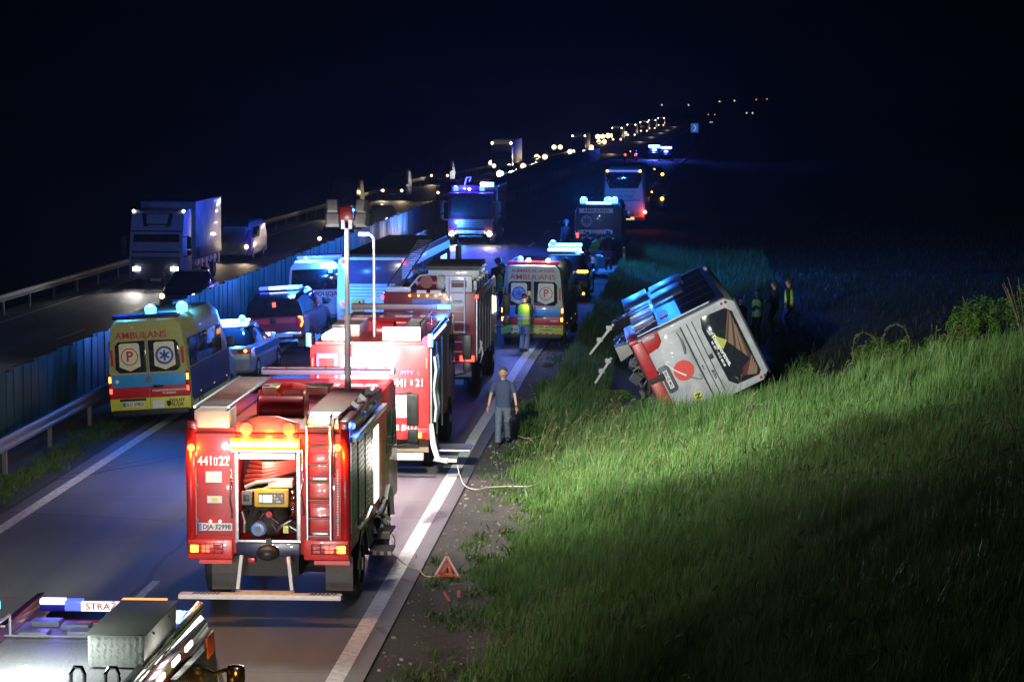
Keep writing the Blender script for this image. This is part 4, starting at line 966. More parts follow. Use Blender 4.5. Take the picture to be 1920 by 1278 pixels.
for z in (0, .07):
    b = MB(); b.box(-.62, .62, 1.1 + z * 3, 1.3 + z * 3, 1.53 + z, 1.58 + z); b.build('light_bar', glow('lit_white_blue_bar', (.55, .8, 1), 5), kia, bev=.02)
beacons(kia, [(.5, .95, 1.66)], p=900, sz=.1); plate(kia, None, -.2, -.04, .52)
kia.location = (-12.38, 70.4, 0); kia.rotation_euler = (0, R(-3), head(71) + R(-2))

# ================================================================ fire engine 21
def build_truck21():
    root = empty('fire_engine', (0, 0, 0), 0, 'second red fire engine, 441-21, with a dazzling white rear work light and a thin mast', 'fire engine', 'fire engines parked in the right lane')
    b = MB(); b.box(.36, 1.26, 0, 4.6, 1.02, 2.78); b.box(-1.26, -.40, 0, 4.6, 1.02, 2.78); b.box(-.40, .36, .5, 4.6, .98, 2.78); b.box(-.4, .36, 0, .5, 2.5, 2.78); b.build('body', REDB, root, bev=.03)
    s = MB(); s.box(-.55, .34, .2, .3, 1.0, 2.5); s.build('pump_bay', LGREY, root)
    s = MB(); s.box(-.62, .36, -.012, .0, 1.9, 2.52); s.build('rear_shutter', WHITE, root)
    s = MB(); s.ball((-.02, -.18, 2.62), .16, 14, 10); s.build('rear_work_lamp', glow('lit_dazzling_work_lamp', (1, .9, .72), 160), root, smooth=True)
    lamp(root, (-.02, -.7, 2.75), (1, .76, .80), 850, .14); lamp(root, (-.1, -.45, 1.95), (1, .62, .9), 190, .16)
    s = MB(); s.ball((.10, -.2, 1.95), .19, 14, 10); s.build('lower_work_lamp', glow('lit_lower_work_lamp', (1, .85, .95), 90), root, smooth=True)
    s = MB(); s.box(-.12, .10, -.05, 0, 2.72, 2.80); s.build('amber_bar', E_AMBL, root)
    text('441', .22, WLET, root, (.66, -.02, 1.98), name='number_lettering', off=.002, sx=.85); text('21', .22, WLET, root, (1.065, -.02, 1.98), name='number_lettering', off=.002, sx=.85)
    s = MB(); s.box(.872, .90, -.012, 0, 1.94, 2.04); s.build('number_frame', WLET, root)
    text('998 Ø112', .17, WLET, root, (.70, -.02, 1.0 + .03), name='emergency_number', off=.002, sx=.85); text('MTT', .09, BLET, root, (.80, -.02, 2.2), off=.004, sx=1.5)
    s = MB(); s.box(.45, 1.0, -.014, 0, 1.25, 1.72); s.build('white_notice', PLATE, root)
    bl = MB(); bl.box(.36, 1.26, -.01, .3, .78, 1.02); bl.build('lower_panel', REDB, root, bev=.02)
    for s_ in (-1, 1):
        l = MB(); l.box(*sorted((s_ * .72, s_ * 1.2)), -.05, .02, .80, .96); o = l.build('tail_lamp', REDL, root, bev=.015)
        e = MB(); e.box(*sorted((s_ * .85, s_ * 1.1)), -.058, -.05, .83, .93); e.build('lamp_cell', E_AMB if s_ > 0 else E_RED, o)
        e = MB(); e.box(*sorted((s_ * 1.19, s_ * 1.23)), -.03, .0, 2.3, 2.5); e.build('position_lamp', E_RED, root, bev=.01)
        e = MB(); e.cyl((s_ * 1.29, .0, 2.75), (s_ * 1.29, .0, 3.02), .05, n=12); e.build('blue_corner_beacon', E_CYAN, root, smooth=True)
        for y in (1.75, 5.75): wheel(root, s_ * 1.08, y, .52, .34, ALU, s_)
    lamp(root, (1.45, -.1, 2.95), CC, 60, .06); lamp(root, (-1.45, -.1, 2.95), CC, 40, .06)
    m = MB(); m.box(.4, 1.2, .45, .5, .45, .80); m.build('mud_flap', mat('tan_mud_flap', (.42, .30, .22), .7), root); m = MB(); m.box(.35, 1.15, -.25, -.05, .38, .50); m.build('white_step', WHITE, root, bev=.01)
    m = MB(); m.box(-1.0, 1.0, .3, 5.5, .6, 1.0); m.build('chassis', DARK, root)
    m = MB(); m.box(.5, 1.1, .35, .4, .28, .42); m.build('rear_underrun', mat('tan_mud_flap', (.42, .30, .22), .7), root)
    # side with open shutter, hoses, fold-out steps
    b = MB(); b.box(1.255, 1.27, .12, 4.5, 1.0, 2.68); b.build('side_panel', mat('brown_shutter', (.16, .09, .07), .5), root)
    for k in range(3): f = MB(); f.box(1.27, 1.30, .15 + k * 1.4, .23 + k * 1.4, .7, 2.7); f.build('shutter_frame', ALU, root)
    hs = MB()
    for k in range(5): hs.use([WHITE, CHROME, LGREY][k % 3]).tube([(1.33, .45 + k * .2, 2.5), (1.36, .5 + k * .2, 2.2), (1.31, .45 + k * .2, 1.8), (1.36, .5 + k * .2, 1.4), (1.33, .5 + k * .2, 1.1)], .03, 6)
    hs.build('side_hoses', None, root, smooth=True)
    f = MB(); f.tube([(1.28, .1, 1.1), (1.34, .0, .7), (1.45, -.15, .38), (1.66, -.2, .36)], .06, 8); f.build('white_chute', WHITE, root, smooth=True)
    f = MB(); f.box(1.28, 2.05, .9, 1.9, .40, .44); f.build('fold_out_step', ALU, root, bev=.01); f = MB(); f.box(1.35, 1.85, -.15, .5, .34, .38); f.build('fold_out_step', ALU, root, bev=.01)
    f = MB(); f.box(1.55, 1.85, -.17, -.15, .33, .40); f.build('step_edge', E_AMB if False else mat('cream_reflective_tape', (.8, .65, .5), .5), root)
    aw = MB(); aw.cyl((1.22, .0, 2.86), (1.22, 4.5, 2.86), .12, n=14); aw.build('awning_tube', mat('wine_chrome', (.3, .12, .2), .25, metal=.6), root, smooth=True); aw = MB(); aw.cyl((1.34, .2, 2.92), (1.34, 3.2, 2.92), .025); aw.build('awning_light_strip', E_PANEL, root)
    # roof
    r_ = MB(); r_.box(-1.15, 1.1, .05, 4.55, 2.78, 2.84); r_.build('roof_deck', mat('bright_red_tread', (.55, .05, .04), .5, bump=.4, scale=30), root)
    w1 = MB(); w1.box(.25, 1.05, .3, .5, 2.84, 3.14); wbx = w1.build('white_roof_box', WHITE, root, bev=.02); w1 = MB(); w1.cyl((.65, .3, 3.0), (.65, .285, 3.0), .15, n=24); ov = w1.build('oval_opening', BROWN, wbx)
    for v_ in ov.data.vertices: v_.co.z = 3.0 + (v_.co.z - 3.0) * .45
    w1 = MB(); w1.prism([(-1.05, 2.84), (-.45, 2.84), (-.45, 3.12), (-.8, 3.12), (-1.05, 2.98)], 'y', .2, .5); w1.build('white_roof_pack', WHITE, root, bev=.05)
    w1 = MB(); w1.box(-.95, -.35, 1.2, 3.0, 2.84, 3.1); w1.build('pale_roof_locker', mat('pale_pink_locker', (.5, .35, .3), .5), root, bev=.02)
    w1 = MB()
    ladder(w1, (.75, .6, 3.0), (.75, 3.6, 3.02), .4, 14); w1.build('roof_ladder', ALU, root)
    fr = MB(); fr.use(mat('blue_grey_frame', (.12, .12, .3), .5)).box(-1.12, -.68, -.03, -.005, 1.75, 2.6); fr.use(REDB).box(-1.06, -.74, -.036, -.02, 1.95, 2.5); fr.build('left_ladder_recess', None, root)
    rr = MB(); rr.use(WINE).cyl((.0, 1.6, 2.95), (.35, 1.6, 2.95), .18, n=18); rr.use(CHROME)
    rr.tube([(.38, 1.6 + .16 * math.cos(a), 2.98 + .16 * math.sin(a)) for a in [k * .5 for k in range(8)]], .02); rr.build('roof_reel', None, root, smooth=True)
    tb = MB(); tb.tube([(1.02, .6, 2.9), (1.02, .6, 3.2), (1.02, 3.4, 3.2), (1.02, 3.4, 2.9)], .02); tb.tube([(1.02, 2.0, 2.9), (1.02, 2.0, 3.2)], .015); tb.build('roof_handrail', CHROME, root, smooth=True)
    fire_cab(root, 4.7, 2.9, 1.22, 2.85, REDB, txt='441 □ 21')
    lb = MB(); lb.box(-1.22, 1.15, 7.05, 7.3, 2.92, 3.06); lbx = lb.build('light_bar', mat('brown_grey_bar', (.18, .12, .13), .5), root, bev=.04)
    e = MB(); e.box(.85, 1.15, 7.02, 7.06, 2.95, 3.05); e.build('light_bar_cell', E_CYAN, lbx); lamp(root, (1.0, 6.9, 3.2), CC, 90, .08)
    for s in (-1, 1): bulk_mirror(root, s * 1.22, 7.2, 2.3, s)
    ms = MB(); mx = -.03; ms.cyl((mx, 1.2, 2.84), (mx, 1.2, 4.95), .026, n=12); mo = ms.build('mast', mat('grey_thin_mast', (.42, .42, .42), .5), root, smooth=True)
    ms = MB(); ms.tube([(mx, 1.2, 4.95), (mx - .05, 1.18, 5.03), (mx - .12, 1.15, 5.05)], .03, 8); ms.box(mx - .32, mx - .08, 1.08, 1.22, 5.02, 5.10); ms.build('mast_lamp', WHITE, mo, bev=.01)
    return root
t21 = build_truck21(); t21.location = (-6.23, 53.4, 0); t21.rotation_euler = (0, 0, R(.3))

# ================================================================ fire engine C (older, wine red) with roof gear
def build_truckC():
    root = empty('fire_engine', (0, 0, 0), 0, 'third fire engine, wine red, with a rear ladder, white roof boxes and striped side shutters', 'fire engine', 'fire engines parked in the right lane')
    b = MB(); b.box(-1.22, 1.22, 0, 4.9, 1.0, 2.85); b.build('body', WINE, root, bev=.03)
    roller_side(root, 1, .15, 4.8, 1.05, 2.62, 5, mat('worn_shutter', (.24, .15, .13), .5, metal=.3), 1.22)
    s = MB(); s.box(1.15, 1.3, .0, 4.9, 2.68, 2.8); s.build('side_rail', mat('pink_rail', (.6, .25, .2), .4), root, bev=.01)
    lb = MB(); ladder(lb, (.72, -.1, .9), (.72, -.1, 3.25), .42, 9, .022, .016); lb.build('rear_ladder', WHITE, root)
    s = MB(); s.box(.42, 1.12, -.02, .1, 2.85, 3.28); wb = s.build('white_roof_box', WHITE, root, bev=.02); s = MB(); s.box(.58, .98, -.03, -.02, 2.98, 3.16); s.build('box_opening', BROWN, wb)
    s = MB(); s.box(.56, .92, -.02, 0, 2.48, 2.82); s.build('white_shield', WHITE, root); text('OSP', .1, KLET, root, (.74, -.025, 2.6), off=.005, sx=1.3)
    s = MB(); s.box(-.5, .32, -.03, .0, 2.18, 2.25); s.box(-.46, .29, -.02, .0, 1.9, 2.16); s.build('shutter_head', mat('pale_blue_panel', (.5, .6, .8), .4), root)
    g = MB()
    for k in range(12): g.box(-.44, .27, -.03, -.01, 1.1 + .06 * k, 1.145 + .06 * k)
    g.build('rear_shutter', ALU, root)
    for k in range(9): e = MB(); e.ball((-.52 + k * .115, -.03, 2.76), .028, 8, 6); e.build('small_amber_lamp', E_AMB if k % 2 == 0 else AMBERL, root)
    s = MB(); s.box(-.34, -.08, -.02, .05, 2.82, 2.9); s.box(.02, .3, -.02, .05, 2.82, 2.9); s.build('roof_edge_patch', WHITE, root)
    s = MB(); s.box(-.45, .3, -.02, 0, 2.55, 2.66); s.build('blue_lens_bar', mat('dull_blue_lens', (.12, .22, .6), .3), root)
    hb = MB(); hb.cyl((-.35, .5, 3.05), (.15, .5, 3.05), .2, n=18); hb.cyl((-.1, .2, 3.1), (-.1, .35, 3.1), .17, n=16); hb.build('hose_reel', WINE, root, smooth=True)
    wb = MB(); wb.use(WHITE).ball((-.3, .7, 3.08), .16, 10, 8); wb.ball((.25, .7, 3.06), .2, 10, 8); wb.tube([(-.6, .2, 2.9), (-.3, .4, 3.25), (.1, .5, 3.3), (.35, .4, 2.95)], .025); wb.build('white_roof_bundle', None, root, smooth=True)
    s = MB(); s.box(-.3, 1.1, 2.6, 4.6, 2.85, 3.25); s.build('white_roof_locker', WHITE, root, bev=.02); s = MB(); s.box(-.35, 1.15, 2.55, 4.7, 3.26, 3.36)
    for k in range(14): s.cyl((-.3, 2.6 + k * .15, 3.4), (1.1, 2.6 + k * .15, 3.4), .03, n=6)
    s.build('dark_roof_rack', BLACK, root)
    for k in range(5): s = MB(); s.box(1.05, 1.2, .5 + k * .85, .8 + k * .85, 2.86, 3.12); s.build('roof_bracket', WHITE, root, bev=.02)
    l2 = MB(); ladder(l2, (-.95, .1, 2.98), (-.62, 4.9, 3.95), .36, 22, .022, .014); l2.build('angled_ladder', ALU, root); s = MB(); s.box(-1.15, -.5, .02, .25, 2.85, 2.98); s.build('ladder_support', WHITE, root, bev=.01)
    s = MB(); s.box(-.95, -.62, -.03, .0, 1.6, 1.75); s.box(-.92, -.9, -.03, 0, 1.75, 2.2); s.box(-.67, -.65, -.03, 0, 1.75, 2.2); s.build('left_grab_frame', LGREY, root)
    s = MB(); s.box(-.62, -.42, -.02, 0, 2.1, 2.35); s.build('blue_box', BLUEP, root, bev=.02)
    for s_ in (-1, 1):
        q = MB(); q.ball((s_ * 1.24, -.02, 2.72), .045, 8, 6); q.build('red_corner_lamp', E_RED, root)
        l = MB(); l.box(*sorted((s_ * .8, s_ * 1.18)), -.05, 0, 1.03, 1.18); l.build('tail_lamp', E_RED if s_ > 0 else REDL, root, bev=.01)
        for y in (1.6, 6.0): wheel(root, s_ * 1.05, y, .52, .34, ALU, s_)
    s = MB(); s.box(.55, 1.1, -.02, .02, .62, .98); s.build('cream_locker_flap', mat('cream_flap', (.7, .55, .4), .5), root); s = MB(); s.box(.55, .9, -.1, -.05, .42, .56); s.build('white_tag', PLATE, root); s = MB(); s.box(-1.1, 1.1, .1, 5.5, .5, .98); s.build('chassis', DARK, root)
    tu = MB(); tu.tube([(1.26, .5, 1.2), (1.34, .45, 1.5), (1.30, .4, 1.55), (1.36, .5, 1.2), (1.3, .4, .95)], .025); tu.build('dangling_strap', WHITE, root)
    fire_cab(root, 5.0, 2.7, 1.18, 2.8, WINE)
    for s in (-1, 1): bulk_mirror(root, s * 1.18, 7.3, 2.2, s)
    return root
tC = build_truckC(); tC.location = (-6.2, 66.8, 0); tC.rotation_euler = (0, 0, head(70))
lamp(t21, (-.25, 1.0, 4.96), (.9, .88, 1), 1000, .08, spot=95, rot=aim((-.25, 1.0, 4.96), (-1.5, 16, 1.5)), blend=.9)

# ================================================================ white minibus in the left lane
def minibus():
    root = empty('minibus', (0, 0, 0), 0, 'white school bus with a yellow children sign on its back, in the left lane', 'bus')
    b = MB(); L = 11.5
    loft(b, [(0, 1.16, 1.18, 1.12, .45, 1.3, 2.86, .1), (.1, 1.2, 1.2, 1.15, .4, 1.3, 2.92, .12), (L - .5, 1.2, 1.2, 1.15, .4, 1.3, 2.92, .12), (L, 1.1, 1.1, 1.0, .5, 1.3, 2.5, .12)]); b.build('body', mat('pale_blue_white_paint', (.72, .76, .84), .4, coat=.2), root, smooth=True)
    r_ = MB(); r_.box(-1.05, 1.05, .2, L - .4, 2.92, 2.96); r_.build('roof', mat('dark_roof', (.07, .03, .05), .6), root)
    g = MB(); g.box(-.78, .9, -.02, .02, 2.02, 2.78); g.build('rear_window', mat('purple_grey_glass', (.10, .07, .12), .15), root, bev=.02)
    lo = MB()
    for k in range(4): lo.box(-.75, .85, -.012, 0, 1.62 + k * .1, 1.64 + k * .1)
    lo.box(-.75, .9, -.012, 0, 1.97, 1.985); lo.build('louvre', BLUEP, root)
    g = MB()
    for k in range(7): g.box(1.165, 1.185, .6 + k * 1.45, 1.95 + k * 1.45, 1.75, 2.55)
    g.build('side_windows', GLASS, root); g = MB(); g.box(1.187, 1.192, 8.0, 9.8, 1.95, 2.4); g.build('window_reflection', glow('glowing_window_reflection', (.5, .7, 1), 1.2), root)  # glowing pane paints a bright reflection on the side windows
    for s_ in (-1, 1):
        q = MB(); q.ball((s_ * .98, -.03, 2.72), .06, 10, 6); q.build('red_high_lamp', E_RED, root); q = MB(); q.ball((s_ * 1.0, -.02, 1.4), .05, 10, 6); q.build('red_rear_lamp', E_RED, root)
        q = MB(); disc(q, s_ * 1.0, -.015, 1.18, .06, .01); disc(q, s_ * 1.0, -.015, .98, .06, .01); q.build('round_lens', LGREY, root)
        for y in (2.6, 9.0): wheel(root, s_ * 1.05, y, .48, .28, ALU, s_)
    s = MB(); s.use(BROWN).box(-.72, -.34, -.035, -.014, 1.15, 1.55); s.use(mat('yellow_sign_face', (.85, .55, .08), .5)).box(-.715, -.345, -.04, -.034, 1.155, 1.545); sg = s.build('children_sign', None, root)
    f = MB()
    for x, h in ((-.60, .2), (-.46, .26)):
        f.ball((x, -.045, 1.2 + h), .026, 8, 6); f.tube([(x, -.045, 1.18 + h), (x, -.045, 1.1 + h * .6)], .022); f.tube([(x, -.045, 1.1 + h * .6), (x - .05, -.045, 1.2)], .012); f.tube([(x, -.045, 1.1 + h * .6), (x + .05, -.045, 1.21)], .012); f.tube([(x, -.045, 1.16 + h), (x + .06, -.045, 1.12 + h * .7)], .01); f.tube([(x, -.045, 1.16 + h), (x - .06, -.045, 1.1 + h * .8)], .01)
    f.build('running_children', KLET, sg)
    for s in (-1, 1):
        m = MB(); m.tube([(s * 1.1, L, 2.7), (s * 1.35, L + .25, 2.75), (s * 1.4, L + .25, 2.5)], .03); m.build('mirror_arm', BLACK, root); m = MB(); m.box(*sorted((s * 1.28, s * 1.5)), L + .2, L + .32, 1.95, 2.55); m.build('mirror', BLACK, root, bev=.03)
    beacons(root, [], p=0)
    return root
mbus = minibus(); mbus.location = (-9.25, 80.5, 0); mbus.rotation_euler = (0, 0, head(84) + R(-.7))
# ================================================================ overturned coach
def overturned_coach():
    root = empty('overturned_coach', (-1.10, 70, 1.12), 0, 'silver and red coach lying on its side beyond the grass, red disc logo on back', 'coach')
    root.rotation_euler = (Matrix.Rotation(R(2), 4, 'Z') @ Matrix.Rotation(R(63.5), 4, 'Y')).to_euler()
    SG = mat('silver_grey_coach', (.46, .46, .49), .45, coat=.15, scale=3, var=.25); CR_ = mat('coach_red', (.50, .02, .03), .35, coat=.3); L = 13.3
    b = MB(); b.prism([(.0, .35), (0, 3.0), (.18, 3.22), (2.32, 3.22), (2.5, 3.0), (2.5, .35)], 'y', .02, L); b.build('body', SG, root, bev=.05)
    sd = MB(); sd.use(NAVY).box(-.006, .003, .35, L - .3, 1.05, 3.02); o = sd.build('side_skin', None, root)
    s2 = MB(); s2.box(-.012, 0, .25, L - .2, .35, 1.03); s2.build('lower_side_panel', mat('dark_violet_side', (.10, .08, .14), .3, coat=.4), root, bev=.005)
    for k in range(5):
        w_ = MB(); w_.box(-.016, 0, 1.2 + k * 2.35, 3.4 + k * 2.35, 1.75, 2.85); w_.build('side_window', GLASS, root)
    # reflective raised luggage flaps and vent louvres
    FL = mat('pale_blue_flap', (.05, .08, .14), .35, coat=.2)
    for (a, c, z0, z1, tl) in ((10.2, 12.9, 1.15, 2.25, .035), (7.6, 10.1, 1.1, 2.1, .035), (10.0, 13.1, .2, 1.05, .03)):
        M = Matrix.Translation((-.02, a, z0)) @ Matrix.Rotation(tl, 4, 'Z')
        f = MB(); f.box(-.03, 0, 0, c - a, 0, z1 - z0, M); f.build('luggage_flap', FL, root, bev=.01)
    for k in range(7):
        f = MB(); f.box(-.05, 0, 3.0 + k * .95, 3.32 + k * .95, .30, 1.0); f.build('side_louvre', [GREY, SILVER, BLACK][k % 3], root, bev=.01)
    f = MB(); f.box(-.03, 0, .9, 1.0, .4, 2.6); f.build('side_seam', SILVER, root)
    for k in range(11):
        f = MB(); f.use([RLET, WLET, BLET][k % 3]).box(-.02, -.008, 1.95 + k * .09, 2.01 + k * .09, .16 + .065 * k, .40 + .065 * k); f.build('side_lettering_block', None, root)
    f = MB(); f.box(-.02, 0, 3.0, 4.6, 1.15, 1.4); f.build('red_side_mark', CR_, root)
    sk = MB(); sk.box(-.03, .1, .2, 5.0, .05, .36); sk.build('side_skirt', CR_, root, bev=.03)
    sm = MB(); sm.box(-.04, .05, 11.2, 11.9, 3.0, 3.1); sm.build('roof_marker', LGREY, root)
    # rear face
    d = MB(); d.prism([(.24, .50), (2.2, .52), (2.26, 1.0), (2.3, 1.56), (.19, 1.52), (.2, 1.0), (.48, .8)], 'y', -.02, .03); d.build('engine_door', SG, root, bev=.012)
    g = MB()
    for (z, t) in ((1.57, .022), (1.76, .012), (1.92, .012)): g.box(.18, 2.3, -.012, .03, z - t, z + t)
    g.build('rear_groove', BLACK, root)
    b1 = MB(); b1.prism([(.05, .15), (1.12, .15), (1.12, .47), (.05, .47)], 'y', -.12, .1); b1.build('bumper', CR_, root, bev=.04); b1 = MB(); b1.prism([(1.22, .15), (2.45, .15), (2.45, .47), (1.22, .47)], 'y', -.12, .1); b1.build('bumper', CR_, root, bev=.04)
    b1 = MB(); b1.prism([(.0, .45), (.47, .47), (.42, .80), (.30, .95), (-.01, .96)], 'y', -.05, .1); b1.build('corner_panel', CR_, root, bev=.02); b1 = MB(); b1.prism([(2.1, .47), (2.5, .45), (2.5, .97), (2.3, .97), (2.16, .8)], 'y', -.05, .1); b1.build('corner_panel', CR_, root, bev=.02)
    q = MB(); q.box(.04, .12, -.08, 0, .47, .84); q.build('corner_lens', LGREY, root, bev=.015)
    q = MB(); q.box(1.1, 1.26, -.15, .0, .18, .6); q.build('tow_eye_box', DARK, root, bev=.02); q = MB(); q.ball((1.02, -.03, .46), .05, 8, 6); q.build('round_hole', BLACK, root)
    h = MB(); h.tube([(.25, -.03, 1.42), (.5, -.045, 1.45), (.75, -.045, 1.43), (.9, -.03, 1.38)], [.015, .03, .045, .03], 8); h.build('door_grip', GREY, root, smooth=True)
    pf = MB(); pf.prism([(.95, .52), (1.68, .52), (1.72, .58), (1.70, .76), (1.64, .82), (.99, .82), (.93, .74), (.92, .58)], 'y', -.035, -.015); pf.build('plate_frame', mat('dark_grey_frame', (.08, .08, .085), .5), root, bev=.012)
    plate(root, 'BH 62 MO', 1.31, -.055, .66, w_=.56, h=.12)
    c = MB(); disc(c, 1.29, -.022, 1.15, .285, .008, 40); c.build('red_planet', mat('planet_red', (.75, .05, .04), .4), root)
    rg = MB(); n = 46; vs = []; fs = []
    for i in range(n + 1):
        a = 2 * math.pi * i / n; ex = .56 * math.cos(a); ez = .125 * math.sin(a); ca, sa = math.cos(R(40)), math.sin(R(40)); t = .07 + .06 * abs(math.cos(a - 2.6))
        for q_ in (1, 1 - t / .3):
            X_ = ex * (1 if q_ == 1 else 1 - t * .5); Z_ = ez * q_; vs.append((1.29 + X_ * ca - Z_ * sa, -.034, 1.15 + X_ * sa + Z_ * ca))
    arc = [i for i in range(n) if not (4 < i < 19)]
    for i in arc: fs.append((2 * i, 2 * i + 1, 2 * i + 3, 2 * i + 2))
    rg.use(WLET).add(vs, fs)
    rgo = rg.build('planet_ring', None, root); rgo.data.materials.append(GREY)
    for p in rgo.data.polygons:
        if p.center.x > 1.45: p.material_index = 1
    s = MB(); s.box(1.98, 2.22, -.03, -.018, 1.09, 1.29); st = s.build('yellow_sticker', mat('yellow_sticker', (.75, .62, .04), .5), root); text('N', .2, KLET, st, (2.1, -.034, 1.19), off=.01)
    w_ = MB(); w_.prism([(.20, 2.18), (.24, 2.9), (.4, 3.04), (2.2, 3.04), (2.3, 2.95), (2.28, 2.3), (2.1, 2.12), (.5, 2.08)], 'y', -.02, .03); w_.build('rear_window', GLASS, root, bev=.012)
    cu = MB()
    for k in range(16):
        f = k / 15; x0 = .42 + 1.0 * f; cu.use([mat('brown_curtain', (.15, .075, .05), .8), mat('tan_curtain', (.24, .155, .10), .8), mat('dark_brown_curtain', (.07, .035, .03), .8)][(k * 7 // 3) % 3]).prism([(.30 + .55 * f, 2.96 + .03 * math.sin(k)), (.36 + .58 * f, 2.97), (x0 + .72 * (1 - f * .4), 2.60 + .38 * f), (x0 + .62 * (1 - f * .4), 2.52 + .4 * f)], 'y', -.026 - .001 * (k % 4), -.021)
    cu.use(mat('dark_red_cloth', (.12, .015, .02), .8)).prism([(1.75, 3.0), (2.2, 2.98), (2.15, 2.55), (1.95, 2.62)], 'y', -.0285, -.021)
    for k in range(4): cu.use(mat('tan_curtain', (.24, .155, .10), .8)).prism([(1.72 + k * .1, 3.0), (1.78 + k * .1, 3.0), (2.20 + .02 * k, 2.72 + .06 * k), (2.16 + .02 * k, 2.66 + .06 * k)], 'y', -.031, -.0285)
    cu.build('curtain', None, root)
    ye = MB(); ye.use(mat('olive_yellow_arrow', (.45, .48, .06), .5)).prism([(.74, 2.26), (1.06, 2.57), (1.24, 2.38), (1.12, 2.24)], 'y', -.036, -.03); ye.use(mat('pale_cyan_paint', (.45, .6, .6), .5)).prism([(.55, 2.18), (.74, 2.34), (.74, 2.2)], 'y', -.036, -.03); ye.build('window_sticker', None, root)
    text('Transportowa.', .155, WLET, root, (1.25, -.04, 2.32), (90, -5, 0), name='window_lettering', off=.006, sx=1.05); text('tel. 601 ·· 4112 480 86', .085, WLET, root, (1.3, -.04, 2.20), (90, -2, 0), name='window_phone_lettering', off=.003)
    text('SETRA', .1, KLET, root, (1.75, -.015, 1.85), off=.003, sx=.9); text('Euro 5', .05, KLET, root, (1.45, -.015, 1.66), off=.002)
    q = MB(); q.box(1.2, 1.34, -.03, 0, 1.93, 2.04); q.build('wiper_base', BLACK, root, bev=.01)
    for x, z in ((.07, 2.87), (.08, 2.99), (2.37, 2.96), (2.37, 3.08)): q = MB(); disc(q, x + .03, .02, z, .04, .03, 14); q.build('round_lamp', REDL if z in (2.87, 2.96) else BLACK, root)
    rt = MB(); rt.box(.12, 2.4, .02, .3, 3.22, 3.26); rt.build('roof_edge', mat('dark_roof_trim', (.05, .05, .06), .4), root, bev=.02)
    # torn underside
    un = MB()
    for k in range(70):
        x = random.uniform(.1, 2.4); y = random.uniform(.1, 6); z = random.uniform(-.16, .3); r_ = random.uniform(.04, .16)
        un.use([DARK, BLACK, DARK, MUD][k % 4]).box(x - r_, x + r_, y - r_ * 2, y + r_ * 2, z - r_, z + r_, Matrix.Translation((x, y, z)) @ Matrix.Rotation(random.uniform(-.6, .6), 4, 'Y') @ Matrix.Translation((-x, -y, -z)))
    for k in range(16):
        x = random.uniform(.2, 2.3); un.use([GREY, DARK][k % 2]).tube([(x, .1, .1), (x + random.uniform(-.2, .2), .0, -.1), (x + random.uniform(-.3, .3), .3, -.2 * random.random())], .03, 6)
    un.use(DARK).box(.15, 2.3, .15, 6, .1, .32).build('underbody', None, root)
    cp = MB(); cp.hexa([(-.12, -.05, -.28), (.32, -.05, -.30), (-.12, .6, -.28), (.3, .6, -.3), (-.05, -.05, .1), (.25, -.05, .12), (-.05, .6, .1), (.25, .6, .12)]); cp.build('crumpled_panel', mat('crumpled_grey', (.28, .27, .26), .5, bump=1, scale=6), root, bev=.03)
    for (x, y) in ((.25, 3.3), (2.2, 3.3), (.25, 4.6), (2.2, 10.2), (.25, 10.2)): wheel(root, x, y, .5, .32, ALU, -1 if x < 1 else 1).location.z = .12
    return root
oc = overturned_coach()
for (p0, p1, brk) in (((1106, 664), (1150, 608), .55), ((1116, 718), (1146, 671), .5)):
    a = atd(*p0, 69.3); b = atd(*p1, 69.8); m = MB(); m.cyl(a - a, b - a, .035, n=6); root = m.build('torn_bar', WHITE, None, loc=a); tag(root, ('upper' if brk > .5 else 'lower') + ' white metal bar sticking out left of the overturned coach', 'bar', 'white bars by the overturned coach')
    for k in (.45, .85): c = MB(); q = (b - a) * k; c.box(q.x - .1, q.x + .06, q.y - .05, q.y + .03, q.z - .03, q.z + .09); c.build('bracket', LGREY, root, bev=.01)

# ================================================================ police estate with orange-blue tail, military ambulance, coach ahead
pe = empty('rescue_car', (0, 0, 0), 0, 'dark rescue car with an orange and blue striped tail and a two-row blue light bar', 'rescue car')
car(pe, 4.8, .96, 1.75, GLOSSB, .36, suv=.14, estate=1)
for s_ in (-1, 1):
    q = MB(); q.prism([(s_ * .3, 1.06), (s_ * .88, 1.02), (s_ * .9, .8), (s_ * .3, .86)], 'y', -.035, .02); q.build('blue_tail_panel', BLUEP, pe)
    q = MB(); q.prism([(s_ * .5, .80), (s_ * .9, .78), (s_ * .88, .5), (s_ * .6, .62)], 'y', -.035, .02); q.build('yellow_tail_panel', mat('orange_yellow_paint', (.85, .42, .03), .4), pe)
    q = MB(); q.box(*sorted((s_ * .5, s_ * .92)), -.05, .05, 1.08, 1.18); q.build('tail_lamp', E_AMB, pe, bev=.02); q = MB(); q.ball((s_ * .75, -.06, .28), .05, 8, 6); q.build('bumper_lamp', E_AMB, pe)
for k, z in enumerate((1.86, 2.02)):
    q = MB(); q.box(-.7, .6, .9 + k * .5, 1.2 + k * .5, z, z + .11); q.build('light_bar', glow('lit_blue_bar', (.2, .6, 1), 9), pe, bev=.02)
beacons(pe, [(-.5, .95, 2.12)], p=1300, sz=.13, m=E_BLUE, col=(.03, .16, 1)); text('RD', .16, BLET, pe, (-.5, -.03, .5)); plate(pe, None, -.1, -.04, .72)
pe.location = (-3.95, 99.2, 0); pe.rotation_euler = (0, 0, head(99))
